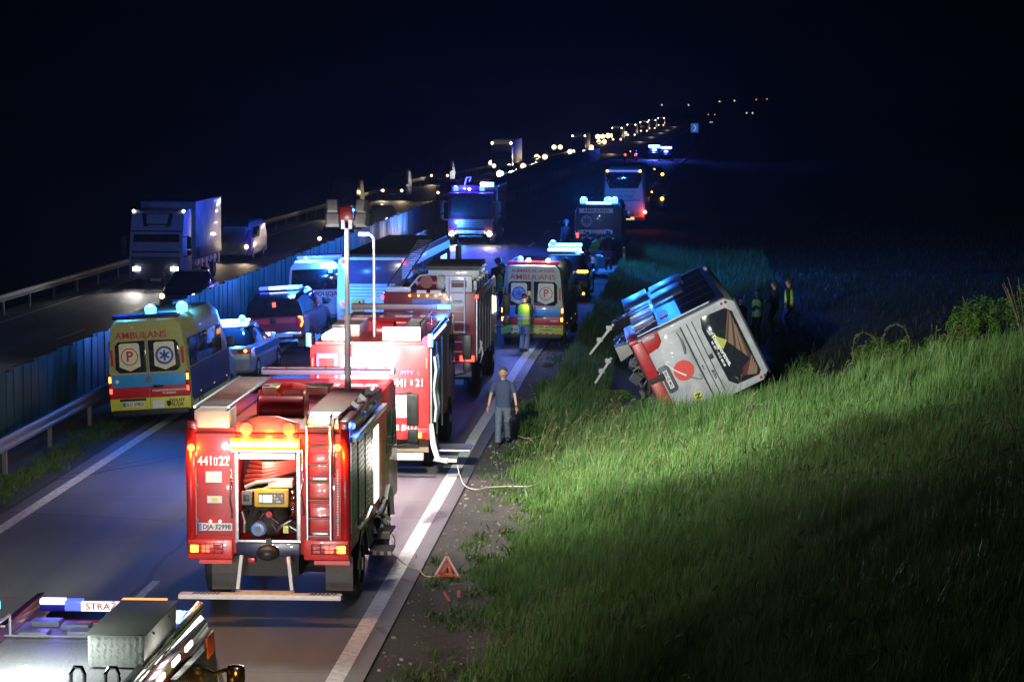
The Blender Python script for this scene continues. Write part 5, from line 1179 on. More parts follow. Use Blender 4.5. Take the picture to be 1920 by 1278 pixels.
def military_ambulance():
    root = empty('army_ambulance', (0, 0, 0), 0, 'dark military ambulance with a white AMBULANS strip, white star roundel and blue beacons', 'ambulance truck')
    MG = mat('dark_army_green', (.02, .035, .045), .4, coat=.2); L = 6
    b = MB(); b.prism([(-1.12, .75), (1.12, .75), (1.12, 2.35), (.95, 2.72), (-.95, 2.72), (-1.12, 2.35)], 'y', 0, L); b.build('body', MG, root, bev=.05)
    q = MB(); q.box(-.92, .70, -.02, 0, 2.3, 2.52); q.build('title_strip', PLATE, root); text('AMBULANS', .2, RLET, root, (-.11, -.025, 2.41), off=.005, sx=1.2)
    q = MB(); disc(q, -.56, 0, 1.92, .28, .02, 30); q.build('roundel', LGREY, root); star_of_life(root, -.56, -.024, 1.92, .2, mat('roundel_blue_grey', (.1, .12, .25), .5))
    q = MB(); q.box(-1.0, .68, -.05, 0, 1.3, 1.5); bp = q.build('white_band', PLATE, root, bev=.01)
    q = MB(); disc(q, -.66, -.055, 1.4, .045, .01, 12); disc(q, .42, -.055, 1.4, .045, .01, 12); q.build('band_hole', BLACK, root)
    text('227067 of 336847', .2, WLET, root, (-.12, -.02, 1.08), off=.004, sx=.95, name='number_lettering'); q = MB(); q.box(-1.05, -.95, -.06, 0, 1.12, 1.35); q.build('tail_lamp', E_RED, root, bev=.01)
    q = MB(); q.box(-1.08, 1.08, -.15, .1, .62, .82); q.build('rear_bumper', DARK, root, bev=.02); q = MB(); q.box(-.9, .9, .2, 5.2, .5, .75); q.build('chassis', DARK, root)
    for s_ in (-1, 1):
        for y in (1.3, 5.0): wheel(root, s_ * .98, y, .55, .36, DARK, s_)
        side_mirror(root, s_ * 1.1, 4.8, 2.0, s_, BLACK, 1.4)
    q = MB(); q.box(-.6, .6, .1, .35, 2.72, 2.82); q.build('beacon_bar', glow('lit_beacon_bar', (.3, .7, 1), 6), root, bev=.02)
    beacons(root, [(-.72, .2, 2.82), (.75, .2, 2.82), (.45, .2, 2.84)], p=4800, sz=.18, col=(.02, .20, 1), lampn=2)
    return root
ma = military_ambulance(); ma.location = (-3.25, 122.5, 0); ma.rotation_euler = (0, 0, head(118))
co = empty('coach', (0, 0, 0), 0, 'pale coach with big dark rear window and lit top corners, ahead of the army ambulance', 'coach')
b = MB(); loft(b, [(0, 1.15, 1.16, 1.02, .55, 1.5, 3.45, .15), (.15, 1.25, 1.25, 1.12, .4, 1.5, 3.55, .2), (11.5, 1.25, 1.25, 1.12, .4, 1.5, 3.55, .2), (12, 1.15, 1.15, 1.0, .5, 1.5, 3.3, .2)]); b.build('body', mat('pale_blue_grey_paint', (.50, .58, .68), .4, coat=.2), co, smooth=True)
q = MB(); q.prism([(-1.02, 3.3), (1.02, 3.3), (1.08, 2.9), (.85, 2.35), (-.85, 2.35), (-1.08, 2.9)], 'y', -.06, .0, Matrix.Translation((0, .0, 0))); q.build('rear_window', GLASS, co, bev=.02)
for z in (2.15, 1.6): q = MB(); q.box(-.9 if z < 2 else -.7, 1.0 if z < 2 else .7, -.02, .0, z, z + .03); q.build('groove', GREY, co)
text('PKS TOUR', .2, GREY, co, (.1, -.02, 1.88), off=.004)
q = MB(); q.box(-.85, .85, -.06, .0, 3.36, 3.40); q.build('top_strip', E_SOFT, co)
for s_ in (-1, 1): q = MB(); q.ball((s_ * .98, -.06, 3.38), .07, 8, 6); q.build('corner_lamp', E_AMB, co)
q = MB(); q.box(-.6, 1.2, -.25, .0, .45, .68); q.build('rear_bumper', LGREY, co, bev=.04); q = MB(); q.box(.0, .65, -.27, -.25, .5, .66); q.build('bumper_lens', glow('orange_lens_painted_glow', (1, .6, .25), 1.2), co)  # bumper lens is no lamp; its glow is painted light
q = MB(); q.ball((1.28, -.1, .95), .1, 10, 8); q.build('brake_lamp', glow('lit_bright_brake_lamp', (1, .12, .05), 28), co); lamp(co, (1.35, -.3, .95), CR, 12, .08)
for s_ in (-1, 1):
    for y in (3, 9): wheel(co, s_ * 1.05, y, .5, .3, ALU, s_)
    side_mirror(co, s_ * 1.2, 11.8, 2.8, s_, BLACK, 1.5)
co.location = (-2.55, 152.5, 0); co.rotation_euler = (0, 0, head(152))
# road cones / reflective delineators
def delineator(px, py, label, h=.95, redtop=True):
    a = at(px, py, 0); a.z = gz(a.x, a.y); root = empty('delineator_post', a, 0, label, 'marker post', 'white marker posts on the right verge')
    m = MB(); m.prism([(-.06, -.04), (.06, -.04), (.05, .05), (-.05, .05)], 'z', -.1, h); m.build('post', WHITE, root, bev=.01)
    m = MB(); m.prism([(-.062, -.045), (.062, -.045), (.052, .052), (-.052, .052)], 'z', h * .62, h * .92); m.build('red_band' if redtop else 'reflector_band', RLET if redtop else GREY, root)
delineator(1170, 492, 'white marker post with a red top on the right verge beside the army ambulance', .85)
delineator(1255, 347, 'small distant white marker post on the right verge beyond the coach', .95, False)

# ================================================================ oncoming vehicles
def head_lamps(root, L, w_, z, es=E_WARM, p=260, r=.11, tilt=8, lens=True, col=CH_, span=55):
    for s_ in (-1, 1):
        h = MB(); h.box(*sorted((s_ * (w_ - .14), s_ * (w_ + .14))), L - .04, L + .02, z - .09, z + .09); o = h.build('headlight', GREY, root, bev=.02)
        q = MB(); q.ball((s_ * w_, L + .02, z), r, 12, 8); q.build('lens', es, o, smooth=True)
        lamp(root, (s_ * w_, L + .12, z), col, p, .08, spot=span, rot=(R(90 - tilt), 0, 0), blend=.9)
def oncoming_engine():
    root = empty('fire_engine', (0, 0, 0), 0, 'oncoming fire engine facing the camera in the left lane, blue roof beacons and headlights lit', 'fire engine', 'fire engines parked in the right lane')
    L = 7.8; PT_ = mat('dark_red_blue_lit', (.05, .008, .02), .4, coat=.2)
    b = MB(); b.prism([(L - 2.2, .7), (L, .7), (L + .02, 1.4), (L - .12, 1.6), (L - .35, 2.75), (L - 2.2, 2.85)], 'x', -1.2, 1.2); b.build('cab', PT_, root, bev=.05)
    b = MB(); b.box(-1.25, 1.25, 0, L - 2.25, .95, 3.1); b.build('body', PT_, root, bev=.04)
    g = MB(); g.hexa([(-1.08, L - .14, 1.62), (1.08, L - .14, 1.62), (-1.08, L - .09, 1.62), (1.08, L - .09, 1.62), (-1.02, L - .36, 2.6), (1.02, L - .36, 2.6), (-1.02, L - .31, 2.6), (1.02, L - .31, 2.6)]); g.build('windscreen', GLASS, root)
    g = MB(); g.box(-.8, .8, L, L + .06, .62, .80); g.build('front_bumper', mat('pale_bumper', (.5, .5, .6), .4), root, bev=.03); g = MB(); g.box(-.6, .6, L + .0, L + .05, .48, .52); g.build('lower_bar', LGREY, root)
    plate(root, None, 0, L + .08, .72, facing=1)
    for k in range(5): q = MB(); q.box(-.7, .7, L + .01, L + .03, .95 + k * .09, .99 + k * .09); q.build('grille_slat', GREY, root)
    head_lamps(root, L, 1.0, .62, glow('lit_bright_headlamp', (1, .86, .65), 110), 480, .12, 6, span=60)
    beacons(root, [(.85, L - .8, 2.9), (-.55, L - .8, 2.9)], m=E_BLUE, col=(.05, .05, 1), p=1300, sz=.15, lampn=2)
    q = MB(); q.ball((.85 - .15, L + .05, 1.25), .12, 12, 8); q.build('grille_strobe', E_CYAN, root, smooth=True); lamp(root, (.7, L + .25, 1.25), (.05, .25, 1), 500, .08)
    q = MB(); q.box(-1.15, -.45, L - 1.2, L - .9, 3.05, 3.3); q.build('roof_light_box', glow('lit_pale_cyan_box', (.4, .75, .9), 1.6), root, bev=.02); q = MB(); q.ball((.1, L - .5, 2.95), .08, 8, 6); q.build('roof_white_lamp', glow('lit_small_white', (.9, .85, 1), 8), root); q = MB(); q.tube([(.5, L - 2, 3.1), (.4, L - 2, 3.5), (.15, L - 2, 3.55), (.25, L - 2, 3.3)], .04); q.build('roof_monitor', LGREY, root)
    for s in (-1, 1):
        q = MB(); q.ball((s * 1.1, L - .4, 2.7), .05, 8, 6); q.build('marker_lamp', glow('lit_small_white', (.9, .85, 1), 8), root); bulk_mirror(root, s * 1.2, L + .05, 2.3, s)
        for y in (1.7, L - 1.4): wheel(root, s * 1.05, y, .52, .34, ALU, s)
    q = MB(); q.box(-1.32, -1.25, .2, L - 2.3, 3.0, 3.1); q.build('side_rail', LGREY, root)
    return root
oe = oncoming_engine(); D_ = 134.5 + 7.8; oe.location = (-10.15, D_, 0); oe.rotation_euler = (0, 0, head(138) + math.pi)

ONG = 'oncoming cars on the opposite road'
def place_on(root, X, dn, L, z): root.location = (X, dn + L, z); root.rotation_euler = (0, 0, head(dn) + math.pi); return root
def oncoming_car(X, dn, z, paint, label, p=200, es=E_WARM, far=False, h=1.46):
    root = empty('parked_car', (0, 0, 0), 0, label, 'car', ONG); L = 4.5
    car(root, L, .9, h, paint); head_lamps(root, L, .66, .64, es, p, .115)
    plate(root, None, 0, L + .03, .45, facing=1)
    return place_on(root, X, dn, L, z)
def oncoming_van(X, dn, z, paint, label, p=200, h=2.1, L=5.2, es=E_WARM, pw=.95):
    root = empty('panel_van', (0, 0, 0), 0, label, 'van', ONG)
    van(root, L, pw, h, paint, .3); head_lamps(root, L, .78, .78, es, p, .12); plate(root, None, 0, L + .03, .48, facing=1)
    for s in (-1, 1):
        g = MB(); g.prism([(L - 1.9, 1.2), (L - 1.3, 1.2), (L - 1.6, h - .25), (L - 1.9, h - .25)], 'x', s * (pw - .03), s * (pw + .0)); g.build('side_window', GLASS, root); g = MB(); g.prism([(L - 3.0, 1.2), (L - 2.05, 1.2), (L - 2.05, h - .25), (L - 3.0, h - .25)], 'x', s * (pw - .03), s * (pw + .0)); g.build('side_window', GLASS, root)
    return place_on(root, X, dn, L, z)
DKC = mat('dark_grey_car_paint', (.03, .03, .035), .3, coat=.5); DRED = mat('dark_maroon_paint', (.10, .03, .03), .35, coat=.4); BWH = mat('bluish_white_paint', (.45, .48, .6), .35, coat=.3)
oncoming_car(-19.65, 102.4, -.8, DKC, 'black oncoming car just above the left ambulance, partly hidden by its blue glare', 160, h=1.5)
oncoming_van(-22.65, 133, -.8, BWH, 'blue-white oncoming van behind the box lorry on the opposite road', 420, 2.0)
oncoming_car(-18.75, 143.2, -.8, DKC, 'dark oncoming car partly hidden behind the heads of the light mast', 300)
oncoming_car(-18.6, 165, -.8, DKC, 'dark oncoming car with two headlights just right of the light mast', 330)
oncoming_van(-22.35, 209.5, -.8, mat('dark_van_paint', (.06, .06, .07), .4), 'dark oncoming van with a small pale number plate, far right of the mast', 520, 2.5)
oncoming_van(-22.6, 178, -.8, mat('brown_grey_van_paint', (.25, .20, .15), .5), 'tall oncoming van without visible headlights behind the mast head', 0 if False else 260, 2.7)
oncoming_car(-17.9, 209, -.8, DKC, 'oncoming car showing one headlight beside the far end of the dark van', 500)
oncoming_van(-21.8, 247, -.8, mat('dark_van_paint', (.06, .06, .07), .4), 'oncoming van on the outer lane near the start of the distant queue', 500, 2.2)
def box_lorry():
    root = empty('box_lorry', (0, 0, 0), 0, 'white oncoming lorry with a tall cab and grey curtain-sided box on the opposite road', 'lorry'); L = 9.0
    CABW = mat('violet_white_cab_paint', (.40, .40, .55), .4, coat=.2)
    b = MB(); b.prism([(L - 2.2, .5), (L, .5), (L, 1.35), (L - .06, 1.9), (L - .35, 2.75), (L - .6, 3.55), (L - .9, 3.75), (L - 2.2, 3.8)], 'x', -1.22, 1.22); b.build('cab', CABW, root, bev=.07)
    g = MB(); g.hexa([(-1.08, L - .10, 1.75), (1.08, L - .10, 1.75), (-1.08, L - .03, 1.75), (1.08, L - .03, 1.75), (-1.04, L - .34, 2.62), (1.04, L - .34, 2.62), (-1.04, L - .29, 2.62), (1.04, L - .29, 2.62)]); g.build('windscreen', GLASS, root)
    g = MB(); g.hexa([(-.62, L - .46, 2.98), (.62, L - .46, 2.98), (-.62, L - .40, 2.98), (.62, L - .40, 2.98), (-.72, L - .66, 3.6), (.72, L - .66, 3.6), (-.72, L - .6, 3.6), (.72, L - .6, 3.6)]); o = g.build('roof_hatch_frame', BLACK, root, bev=.01)
    g = MB(); g.hexa([(-.46, L - .47, 3.12), (.46, L - .47, 3.12), (-.46, L - .38, 3.12), (.46, L - .38, 3.12), (-.52, L - .63, 3.58), (.52, L - .63, 3.58), (-.52, L - .56, 3.58), (.52, L - .56, 3.58)]); g.build('hatch_panel', CABW, o, bev=.01)
    g = MB(); g.box(-1.2, 1.2, L - .33, L - .24, 2.74, 2.80); g.build('sun_visor', NAVY, root); g = MB(); g.box(-1.1, 1.1, L - .0, L + .03, .55, 1.55); g.build('grille', mat('dark_blue_grey_grille', (.035, .045, .07), .5), root, bev=.02)
    head_lamps(root, L, .86, .98, glow('lit_white_headlamp', (1, .97, .85), 90), 520, .10, 6, col=(1, .95, .85)); 
    for s in (-1, 1):
        q = MB(); q.box(*sorted((s * .72, s * 1.02)), L + .03, L + .05, .9, 1.06); q.build('headlight_lens', glow('lit_white_headlamp', (1, .97, .85), 90), root, bev=.02)
        q = MB(); q.ball((s * 1.15, L - .8, 3.72), .06, 8, 6); q.build('roof_marker_lamp', glow('lit_small_white2', (1, .95, .8), 14), root)
        for y in (L - 1.4, 1.2, 2.5): wheel(root, s * 1.0, y, .5, .3, ALU, s)
        bulk_mirror(root, s * 1.2, L - .3, 2.5, s)
    plate(root, None, 0, L + .05, .45, facing=1)
    t = MB(); t.box(-1.27, 1.27, 0, L - 2.9, 1.25, 4.0); t.build('trailer', mat('worn_grey_curtain', (.35, .34, .36), .4, coat=.3, var=.5, scale=1.5, bump=.5), root, bev=.02)
    t = MB(); t.box(-1.3, 1.3, 0, L - 2.9, 4.0, 4.08); t.build('roof_rail', BLUEP, root); t = MB(); t.box(-1.2, 1.2, .2, L - 3, .95, 1.2)
    for k in range(6): t.box(-1.28, -1.2, .5 + k, .8 + k, .7 + .1 * (k % 3), 1.22)
    t.build('trailer_underrun', ALU, root); t = MB()
    t.box(-.5, .5, .5, 7.5, .5, 1.0)
    t.build('chassis', DARK, root)
    q = MB(); q.box(-.4, .4, L - .41, L - .4 + .02, 3.0, 3.05); q.build('badge', LGREY, root)
    return root
bl_ = place_on(box_lorry(), -22.85, 114.2, 9.0, -.8); bl_.scale = (1, 1, .94)
# white van cut off by the left edge
cv = empty('panel_van', (0, 0, 0), 0, 'silver-white van only just entering the picture at the left edge of the opposite road', 'van', ONG)
van(cv, 5.2, .95, 2.2, BWH, .3); q = MB(); q.ball((-.9, -.02, .8), .06, 8, 6); q.build('tail_lamp', E_AMB, cv); q = MB(); q.ball((.9, -.02, .8), .06, 8, 6); q.build('tail_lamp', E_AMB, cv)
_a = at(-20, 700, -.8); cv.location = (_a.x - 2.25, _a.y + 5.2, -.8); cv.rotation_euler = (0, 0, math.pi)
lamp(cv, (-1.6, 3, 1.4), (1, 1, 1), 12, .1)

# ================================================================ the distant queue
def far_lorry(dn, label, side=WHITE, htz=.75, lit=True, trail=3.9, hl=True):
    root = empty('queued_lorry', (0, 0, 0), 0, label, 'lorry', 'lorries queuing in the distance'); L = 14
    b = MB(); b.box(-1.2, 1.2, L - 2, L, .6, 3.4); b.build('cab', DKC, root, bev=.08)
    t = MB(); t.box(-1.25, 1.25, 0, L - 2.4, 1.1, trail); t.build('trailer', side, root, bev=.02)
    g = MB(); g.box(-1.05, 1.05, L, L + .02, 1.7, 2.6); g.build('windscreen', GLASS, root)
    for s in (-1, 1):
        q = MB(); q.ball((s * 1.1, L + .05, 3.55), .13, 8, 6); q.build('roof_marker_lamp', glow('lit_far_marker', (1, .92, .75), 16), root)
        for y in (1.5, 3, L - 1.2): wheel(root, s * 1.0, y, .5, .3, DARK, s)
    if hl: head_lamps(root, L, .9, .9, E_WARM, 120, .24)
    lamp(root, (-4.5, -14, 1.2), CH_, 700, .2, spot=60, rot=aim((-4.5, -14, 1.2), (-1.25, 6, 2.6)), blend=.8)
    root.location = (cx(dn) - 15.9, dn + L, zl(dn)); root.rotation_euler = (0, 0, head(dn) + math.pi)
    return root
TRL = mat('cream_trailer_side', (.62, .52, .38), .5)
for i, (d, lb) in enumerate(((452, 'leftmost of the far queued lorries, with an orange-lit trailer side'), (603, 'second far queued lorry from the left'), (690, 'third far queued lorry from the left'), (789, 'fourth far queued lorry, just left above the far blue beacons'), (870, 'fifth far queued lorry, near the blue direction sign'), (980, 'most distant queued lorry, right of the blue direction sign'))):
    far_lorry(d, lb, TRL, lit=True)
far_lorry(300, 'nearest lorry of the distant queue, its pale side catching headlights', TRL)
for i, (px, py, lane, c, lb) in enumerate(((923, 304, 0, 'w', 'outermost pair of lights left above the oncoming fire engine'), (940, 328, 1, 'c', 'cold white headlights just right of the oncoming fire engine'), (983, 311, 1, 'w', 'warm headlights over the middle of the far green screen'), (1008, 290, 0, 'w', 'headlights at the left end of the lit stretch of opposite road'), (1040, 271, 0, 'w', 'headlights at the tip of the bright guardrail stretch'), (1070, 278, 1, 'w', 'small headlights in the lit stretch of opposite road'), (1098, 272, 1, 'o', 'orange lamp beside a pale panel in the queue'), (1124, 262, 1, 'w', 'bright headlights below the two orange lamps'), (1122, 252, 0, 'o', 'left of two orange lamps in the far queue'), (1141, 250, 1, 'o', 'right of two orange lamps in the far queue'), (1166, 246, 1, 'w', 'twin white headlights left of the far blue beacons'))):
    z = zl(300) + .6; d = at(px, py, z).y; z = zl(d) + .65; a = at(px, py, z)
    root = empty('queued_car', (0, 0, 0), 0, 'distant car: ' + lb, 'car', 'cars queuing in the distance')
    b = MB(); loft(b, [(0, .8, .85, .75, .3, .6, .95, .06), (1.2, .88, .88, .62, .25, .7, 1.45, .08), (2.6, .88, .88, .62, .25, .7, 1.45, .08), (3.5, .88, .88, .8, .25, .6, .95, .06), (4.4, .75, .8, .7, .3, .55, .75, .06)]); b.build('body', DKC, root, smooth=True)
    m = {'w': E_WARM, 'c': glow('lit_cold_headlamp', (.85, .92, 1), 70), 'o': glow('lit_orange_lamp', (1, .38, .08), 40)}[c]
    for s in (-1, 1): q = MB(); q.ball((s * .62, 4.42, .65), .16 + a.y * .0006, 8, 6); q.build('headlight', m, root); wheel(root, s * .8, .8, .3, .2, DARK, s); wheel(root, s * .8, 3.6, .3, .2, DARK, s)
    lamp(root, (0, 4.7, .7), {'w': CH_, 'c': (.8, .9, 1), 'o': (1, .3, .05)}[c], 120 + .3 * a.y, .2, spot=70, rot=(R(84), 0, 0), blend=.9)
    root.location = (a.x + .6, a.y + 4.4, zl(a.y)); root.rotation_euler = (0, 0, head(a.y) + math.pi)
# police cluster far ahead
for px, py, lb, bl in ((1226, 262, 'far police car ahead with very bright blue roof lights', 1), (1248, 268, 'far dark rescue vehicle beside the bright blue police car', .25)):
    a = at(px, py + 18, 0); root = empty('far_police_car', (a.x, a.y, zr(a.y)), head(a.y), lb, 'police car')
    car(root, 4.6, .92, 1.6, NAVY)
    q = MB(); q.box(-.8, .8, 1.4, 1.7, 1.65, 1.95); q.build('light_bar', glow('lit_far_blue_bar%d' % int(bl * 4), (.1, .22, 1), 20 * bl), root, bev=.03)
    q = MB(); q.box(-.5, .7, 1.36, 1.39, 1.68, 1.9); q.build('light_bar_core', glow('lit_far_core%d' % int(bl * 4), (.35, .6, 1), 40 * bl), root)
    lamp(root, (0, 1.3, 2.4), (.05, .1, 1), 3000 * bl, .3)
# cars stopped beyond the coach on the right
for px, py, lb in ((1222, 396, 'dark car stopped beside the coach with amber side lamps'), (1227, 345, 'dark car beyond the coach with an amber and red tail lamp'), (1182, 285, 'small far car ahead with a red tail lamp')):
    a = at(px, py, 0); root = empty('stopped_car', (a.x, a.y, zr(a.y)), head(a.y), lb, 'car', 'cars stopped beyond the coach')
    car(root, 4.4, .88, 1.45, DKC)
    for s in (-1, 1): q = MB(); q.ball((s * .7, -.03, .85), .09 + a.y * .0002, 8, 6); q.build('tail_lamp', E_AMB if s > 0 and py > 300 else E_RED, root)
    q = MB(); q.ball((0, -.02, 1.3), .06, 8, 6); q.build('high_lamp', E_AMB, root)
# signs and distant lamps
def road_sign(px, py, d, w_, h, label, kind):
    c = atd(px, py, d); z0 = min(gz(c.x, c.y), c.z - h); root = empty('road_sign', (c.x, c.y, z0), head(d), label, 'road sign')
    cz = c.z - z0
    for x in (-w_ * .3, w_ * .3): p = MB(); p.cyl((x, .06, -.3), (x, .06, cz + h * .4), .05, n=8); p.build('sign_post', ALU, root)
    p = MB(); p.box(-w_ / 2, w_ / 2, 0, .04, cz - h / 2, cz + h / 2); f = p.build('sign_face', glow('blue_sign_painted_glow', (.08, .25, .9), .35) if kind else mat('dark_sign_blue', (.03, .05, .12), .4), root, bev=.01)  # face glows to imitate headlights thrown back by the sign
    e = MB(); t = .05 * w_
    for (a, b_, c_, d_) in ((-w_ / 2, w_ / 2, cz + h / 2 - t, cz + h / 2), (-w_ / 2, w_ / 2, cz - h / 2, cz - h / 2 + t), (-w_ / 2, -w_ / 2 + t, cz - h / 2, cz + h / 2), (w_ / 2 - t, w_ / 2, cz - h / 2, cz + h / 2)): e.box(a, b_, -.01, 0, c_, d_)
    e.build('sign_border', LGREY, f)
    if kind: m = MB(); m.tube([(-w_ * .12, -.02, cz + h * .3), (w_ * .12, -.02, cz + h * .1), (w_ * .12, -.02, cz - h * .1), (-w_ * .12, -.02, cz - h * .3)], w_ * .05); m.build('sign_symbol', mat('sign_white', (.8, .85, .9), .4, emit=(.6, .75, 1), es=.5), f)  # symbol's glow is painted light too, thrown-back headlights
    else: m = MB(); m.box(-w_ * .25, w_ * .25, -.012, 0, cz - h * .38, cz - h * .2); m.build('sign_symbol', glow('cyan_strip_painted_glow', (.4, .7, .8), .5), f)  # strip glows to imitate its reflective film; nothing lights it from behind
road_sign(1302.5, 240, 420, 1.35, 1.6, 'bright blue road sign with a white curved symbol on the right in the distance', 1)
road_sign(1333.5, 225, 520, 1.3, 1.6, 'dim blue-edged sign farther right than the bright blue one', 0)
for i, (px, py, c) in enumerate(((1349, 190.5, 'w'), (1377, 189, 'w'), (1418, 187, 'r'), (1438, 186, 'r'), (1400, 212, 'w'), (1411, 212, 'w'), (1241, 197, 'w'), (1291, 197, 'w'), (1216.5, 238.5, 'w'), (1328, 215, 'o'), (1340, 215, 'o'))):
    d = 1300; a = atd(px, py, d); g0 = gz(a.x, d); root = empty('distant_lamp_post', (a.x, d, g0), 0, 'distant ' + {'w': 'white', 'r': 'red', 'o': 'orange'}[c] + ' lamp on the dark horizon, number of its row ' + ['first from the left of four high ones', 'second of four high ones', 'third of four high ones', 'last of four high ones', 'left of a low pair', 'right of a low pair', 'single one above the blue beacons', 'faint one above the blue sign', 'beside the blue beacons', 'left of an orange pair', 'right of an orange pair'][i], 'lamp post', 'lamp posts on the horizon')
    root['label'] = 'distant ' + {'w': 'white', 'r': 'red', 'o': 'orange'}[c] + ' horizon lamp, ' + ['first from left of the four highest', 'second from left of the four highest', 'third from left of the four highest', 'rightmost of the four highest', 'left one of the low far right pair', 'right one of the low far right pair', 'alone above the far blue beacons', 'alone above the blue sign', 'beside the far blue beacons', 'left of the orange pair', 'right of the orange pair'][i]
    hgt = a.z - g0; p = MB(); p.cyl((0, 0, 0), (0, 0, max(.5, hgt)), .12, n=6); p.build('post', DARK, root)
    q = MB(); q.ball((0, -.2, hgt), .42 if c != 'o' else .3, 8, 6); q.build('lamp', glow('lit_horizon_' + c, {'w': (1, .9, .75), 'r': (1, .25, .12), 'o': (1, .55, .2)}[c], .9), root)
# ================================================================ foreground crew van
def crew_van():
    root = empty('crew_van', (-5.95, 22.0, 0), 0, 'fire crew van cut off by the bottom edge, with tread-plate roof box and STRAŻ bar', 'fire van')
    b = MB(); L = 7.0
    loft(b, [(0, 1.02, 1.04, .93, .5, 1.3, 2.38, .12), (5.55, 1.02, 1.04, .92, .5, 1.3, 2.40, .12), (5.95, 1.0, 1.02, .86, .5, 1.3, 2.2, .12), (6.6, 1.0, 1.0, .85, .5, 1.1, 1.45, .1), (7.4, .95, .95, .8, .55, .9, 1.15, .1)]); b.build('body', mat('glossy_dark_wine_paint', (.10, .014, .016), .16, coat=.7), root, smooth=True)
    wr_ = MB()
    for s in (1,):
        wr_.prism([(3.2, 1.42), (5.6, 1.40), (5.35, 2.12), (3.2, 2.18)], 'x', .965, 1.035); wr_.prism([(1.0, 1.42), (3.1, 1.42), (3.1, 2.18), (1.0, 2.18)], 'x', .965, 1.035)
    wr_.build('side_window', GLOSSB, root)
    pl = MB(); pl.box(-.86, .86, 0, 4.6, 2.42, 2.46); pl.build('roof_platform', mat('grey_tread_plate', (.50, .51, .52), .5, metal=.15, bump=.9, scale=24), root, bev=.008)
    rl = MB(); rl.box(.80, .90, .0, 5.5, 2.40, 2.52); rl.build('roof_edge_rail', GLOSSB, root, bev=.03); rl = MB(); rl.box(-.95, -.86, .0, 5.5, 2.36, 2.60); rl.build('roof_edge_rail', WINE, root, bev=.02)
    bx = MB(); bx.box(.31, .87, 2.4, 4.05, 2.48, 2.80); o = bx.build('roof_box', mat('bright_tread_plate', (.74, .78, .76), .38, metal=.25, bump=.3, scale=18), root, bev=.012)
    ts = MB()
    for i in range(9):
        for j in range(5):
            M = Matrix.Translation((.345 + i * .062, 2.394, 2.52 + j * .062)) @ Matrix.Rotation(R(45 if (i + j) % 2 else -45), 4, 'Y'); ts.box(-.02, .02, 0, .006, -.006, .006, M)
    ts.build('tread_studs', WHITE, o); ld = MB(); ld.box(.29, .89, 2.38, 4.08, 2.80, 2.815); ld.build('box_lid', mat('dark_green_grey_lid', (.12, .125, .12), .6), o, bev=.006)
    la = MB()
    for y in (2.8, 3.6): la.ball((.88, y, 2.74), .016, 8, 6)
    la.build('lid_latch', CHROME, o)
    lb = MB(); lb.box(-.78, .62, 4.85, 5.1, 2.52, 2.60); lo = lb.build('light_bar', mat('dark_blue_bar', (.03, .03, .2), .3), root, bev=.02)
    q = MB(); q.box(-.77, -.5, 4.83, 4.95, 2.60, 2.655); q.build('blue_bar_cell', glow('lit_violet_blue_cell', (.18, .25, 1), 9), lo, bev=.01)
    q = MB(); q.box(-.5, -.32, 4.84, 5.0, 2.53, 2.64); q.build('blue_lens', E_SOFT, lo, bev=.01)
    q = MB(); q.box(-.32, .12, 4.84, 4.9, 2.53, 2.63); q.build('sign_panel', glow('lit_sign_panel', (1, .85, .8), 1.3), lo); text('STRAŻ', .10, RLET, lo, (-.10, 4.835, 2.58), off=.001, sx=1.15, name='straz_lettering')
    q = MB(); q.box(.12, .6, 4.84, 4.95, 2.62, 2.66); q.build('orange_strip', glow('lit_orange_strip', (1, .35, .08), 2.2), lo)
    lamp(root, (-.62, 4.7, 2.85), (.15, .1, 1), 7, .05)
    q = MB(); q.use(REDB).box(-.84, .60, 4.60, 4.84, 2.40, 2.44); q.build('front_roof_strip', None, root)
    for (x, y) in ((-.6, 3.9), (-.25, 4.3), (-.6, 4.45), (-.1, 3.95)): q = MB(); q.box(x - .14, x + .16, y - .12, y + .1, 2.46, 2.52); q.build('roof_case', mat('pale_violet_case', (.4, .4, .55), .4), root, bev=.015)
    ht = MB(); ht.cyl((-.86, 3.7, 2.5), (.0, 3.7, 2.5), .012); ht.build('cross_rail', LGREY, root)
    r2 = MB(); r2.tube([(-.80, 3.0, 2.46), (-.80, 3.0, 2.72)], .014); r2.tube([(-.80, 3.7, 2.5), (-.80, 3.7, 2.72)], .014); r2.tube([(-.92, 3.1, 2.64), (-.80, 3.1, 2.64)], .012); r2.tube([(-.92, 3.5, 2.64), (-.80, 3.5, 2.64)], .012); r2.tube([(-.80, 3.0, 2.72), (-.80, 3.7, 2.72)], .014); r2.build('left_roof_rack', WHITE, root)
    ldr = MB()
    for k in range(9): ldr.box(-1.75, -1.0, 3.0 + k * .2, 3.07 + k * .2, 2.45, 2.48)
    ldr.box(-1.06, -1.0, 2.8, 5.0, 2.40, 2.49); ldr.box(-1.78, -1.72, 2.8, 5.0, 2.40, 2.49); ldr.build('side_awning_slats', mat('cream_slats', (.66, .6, .5), .5), root)
    bl = MB(); bl.box(-1.5, -1.25, 4.9, 5.05, 2.5, 2.6); bl.build('left_blue_lamp', E_CYAN, root, bev=.02)
    for x in (.37, .70): hp = MB(); hp.tube([(x, 1.42, 2.46), (x, 1.42, 2.64), (x + .03, 1.44, 2.70), (x + .10, 1.44, 2.70), (x + .13, 1.42, 2.64), (x + .13, 1.42, 2.46)], .02, 10); hp.build('grab_hoop', CHROME, root, smooth=True)
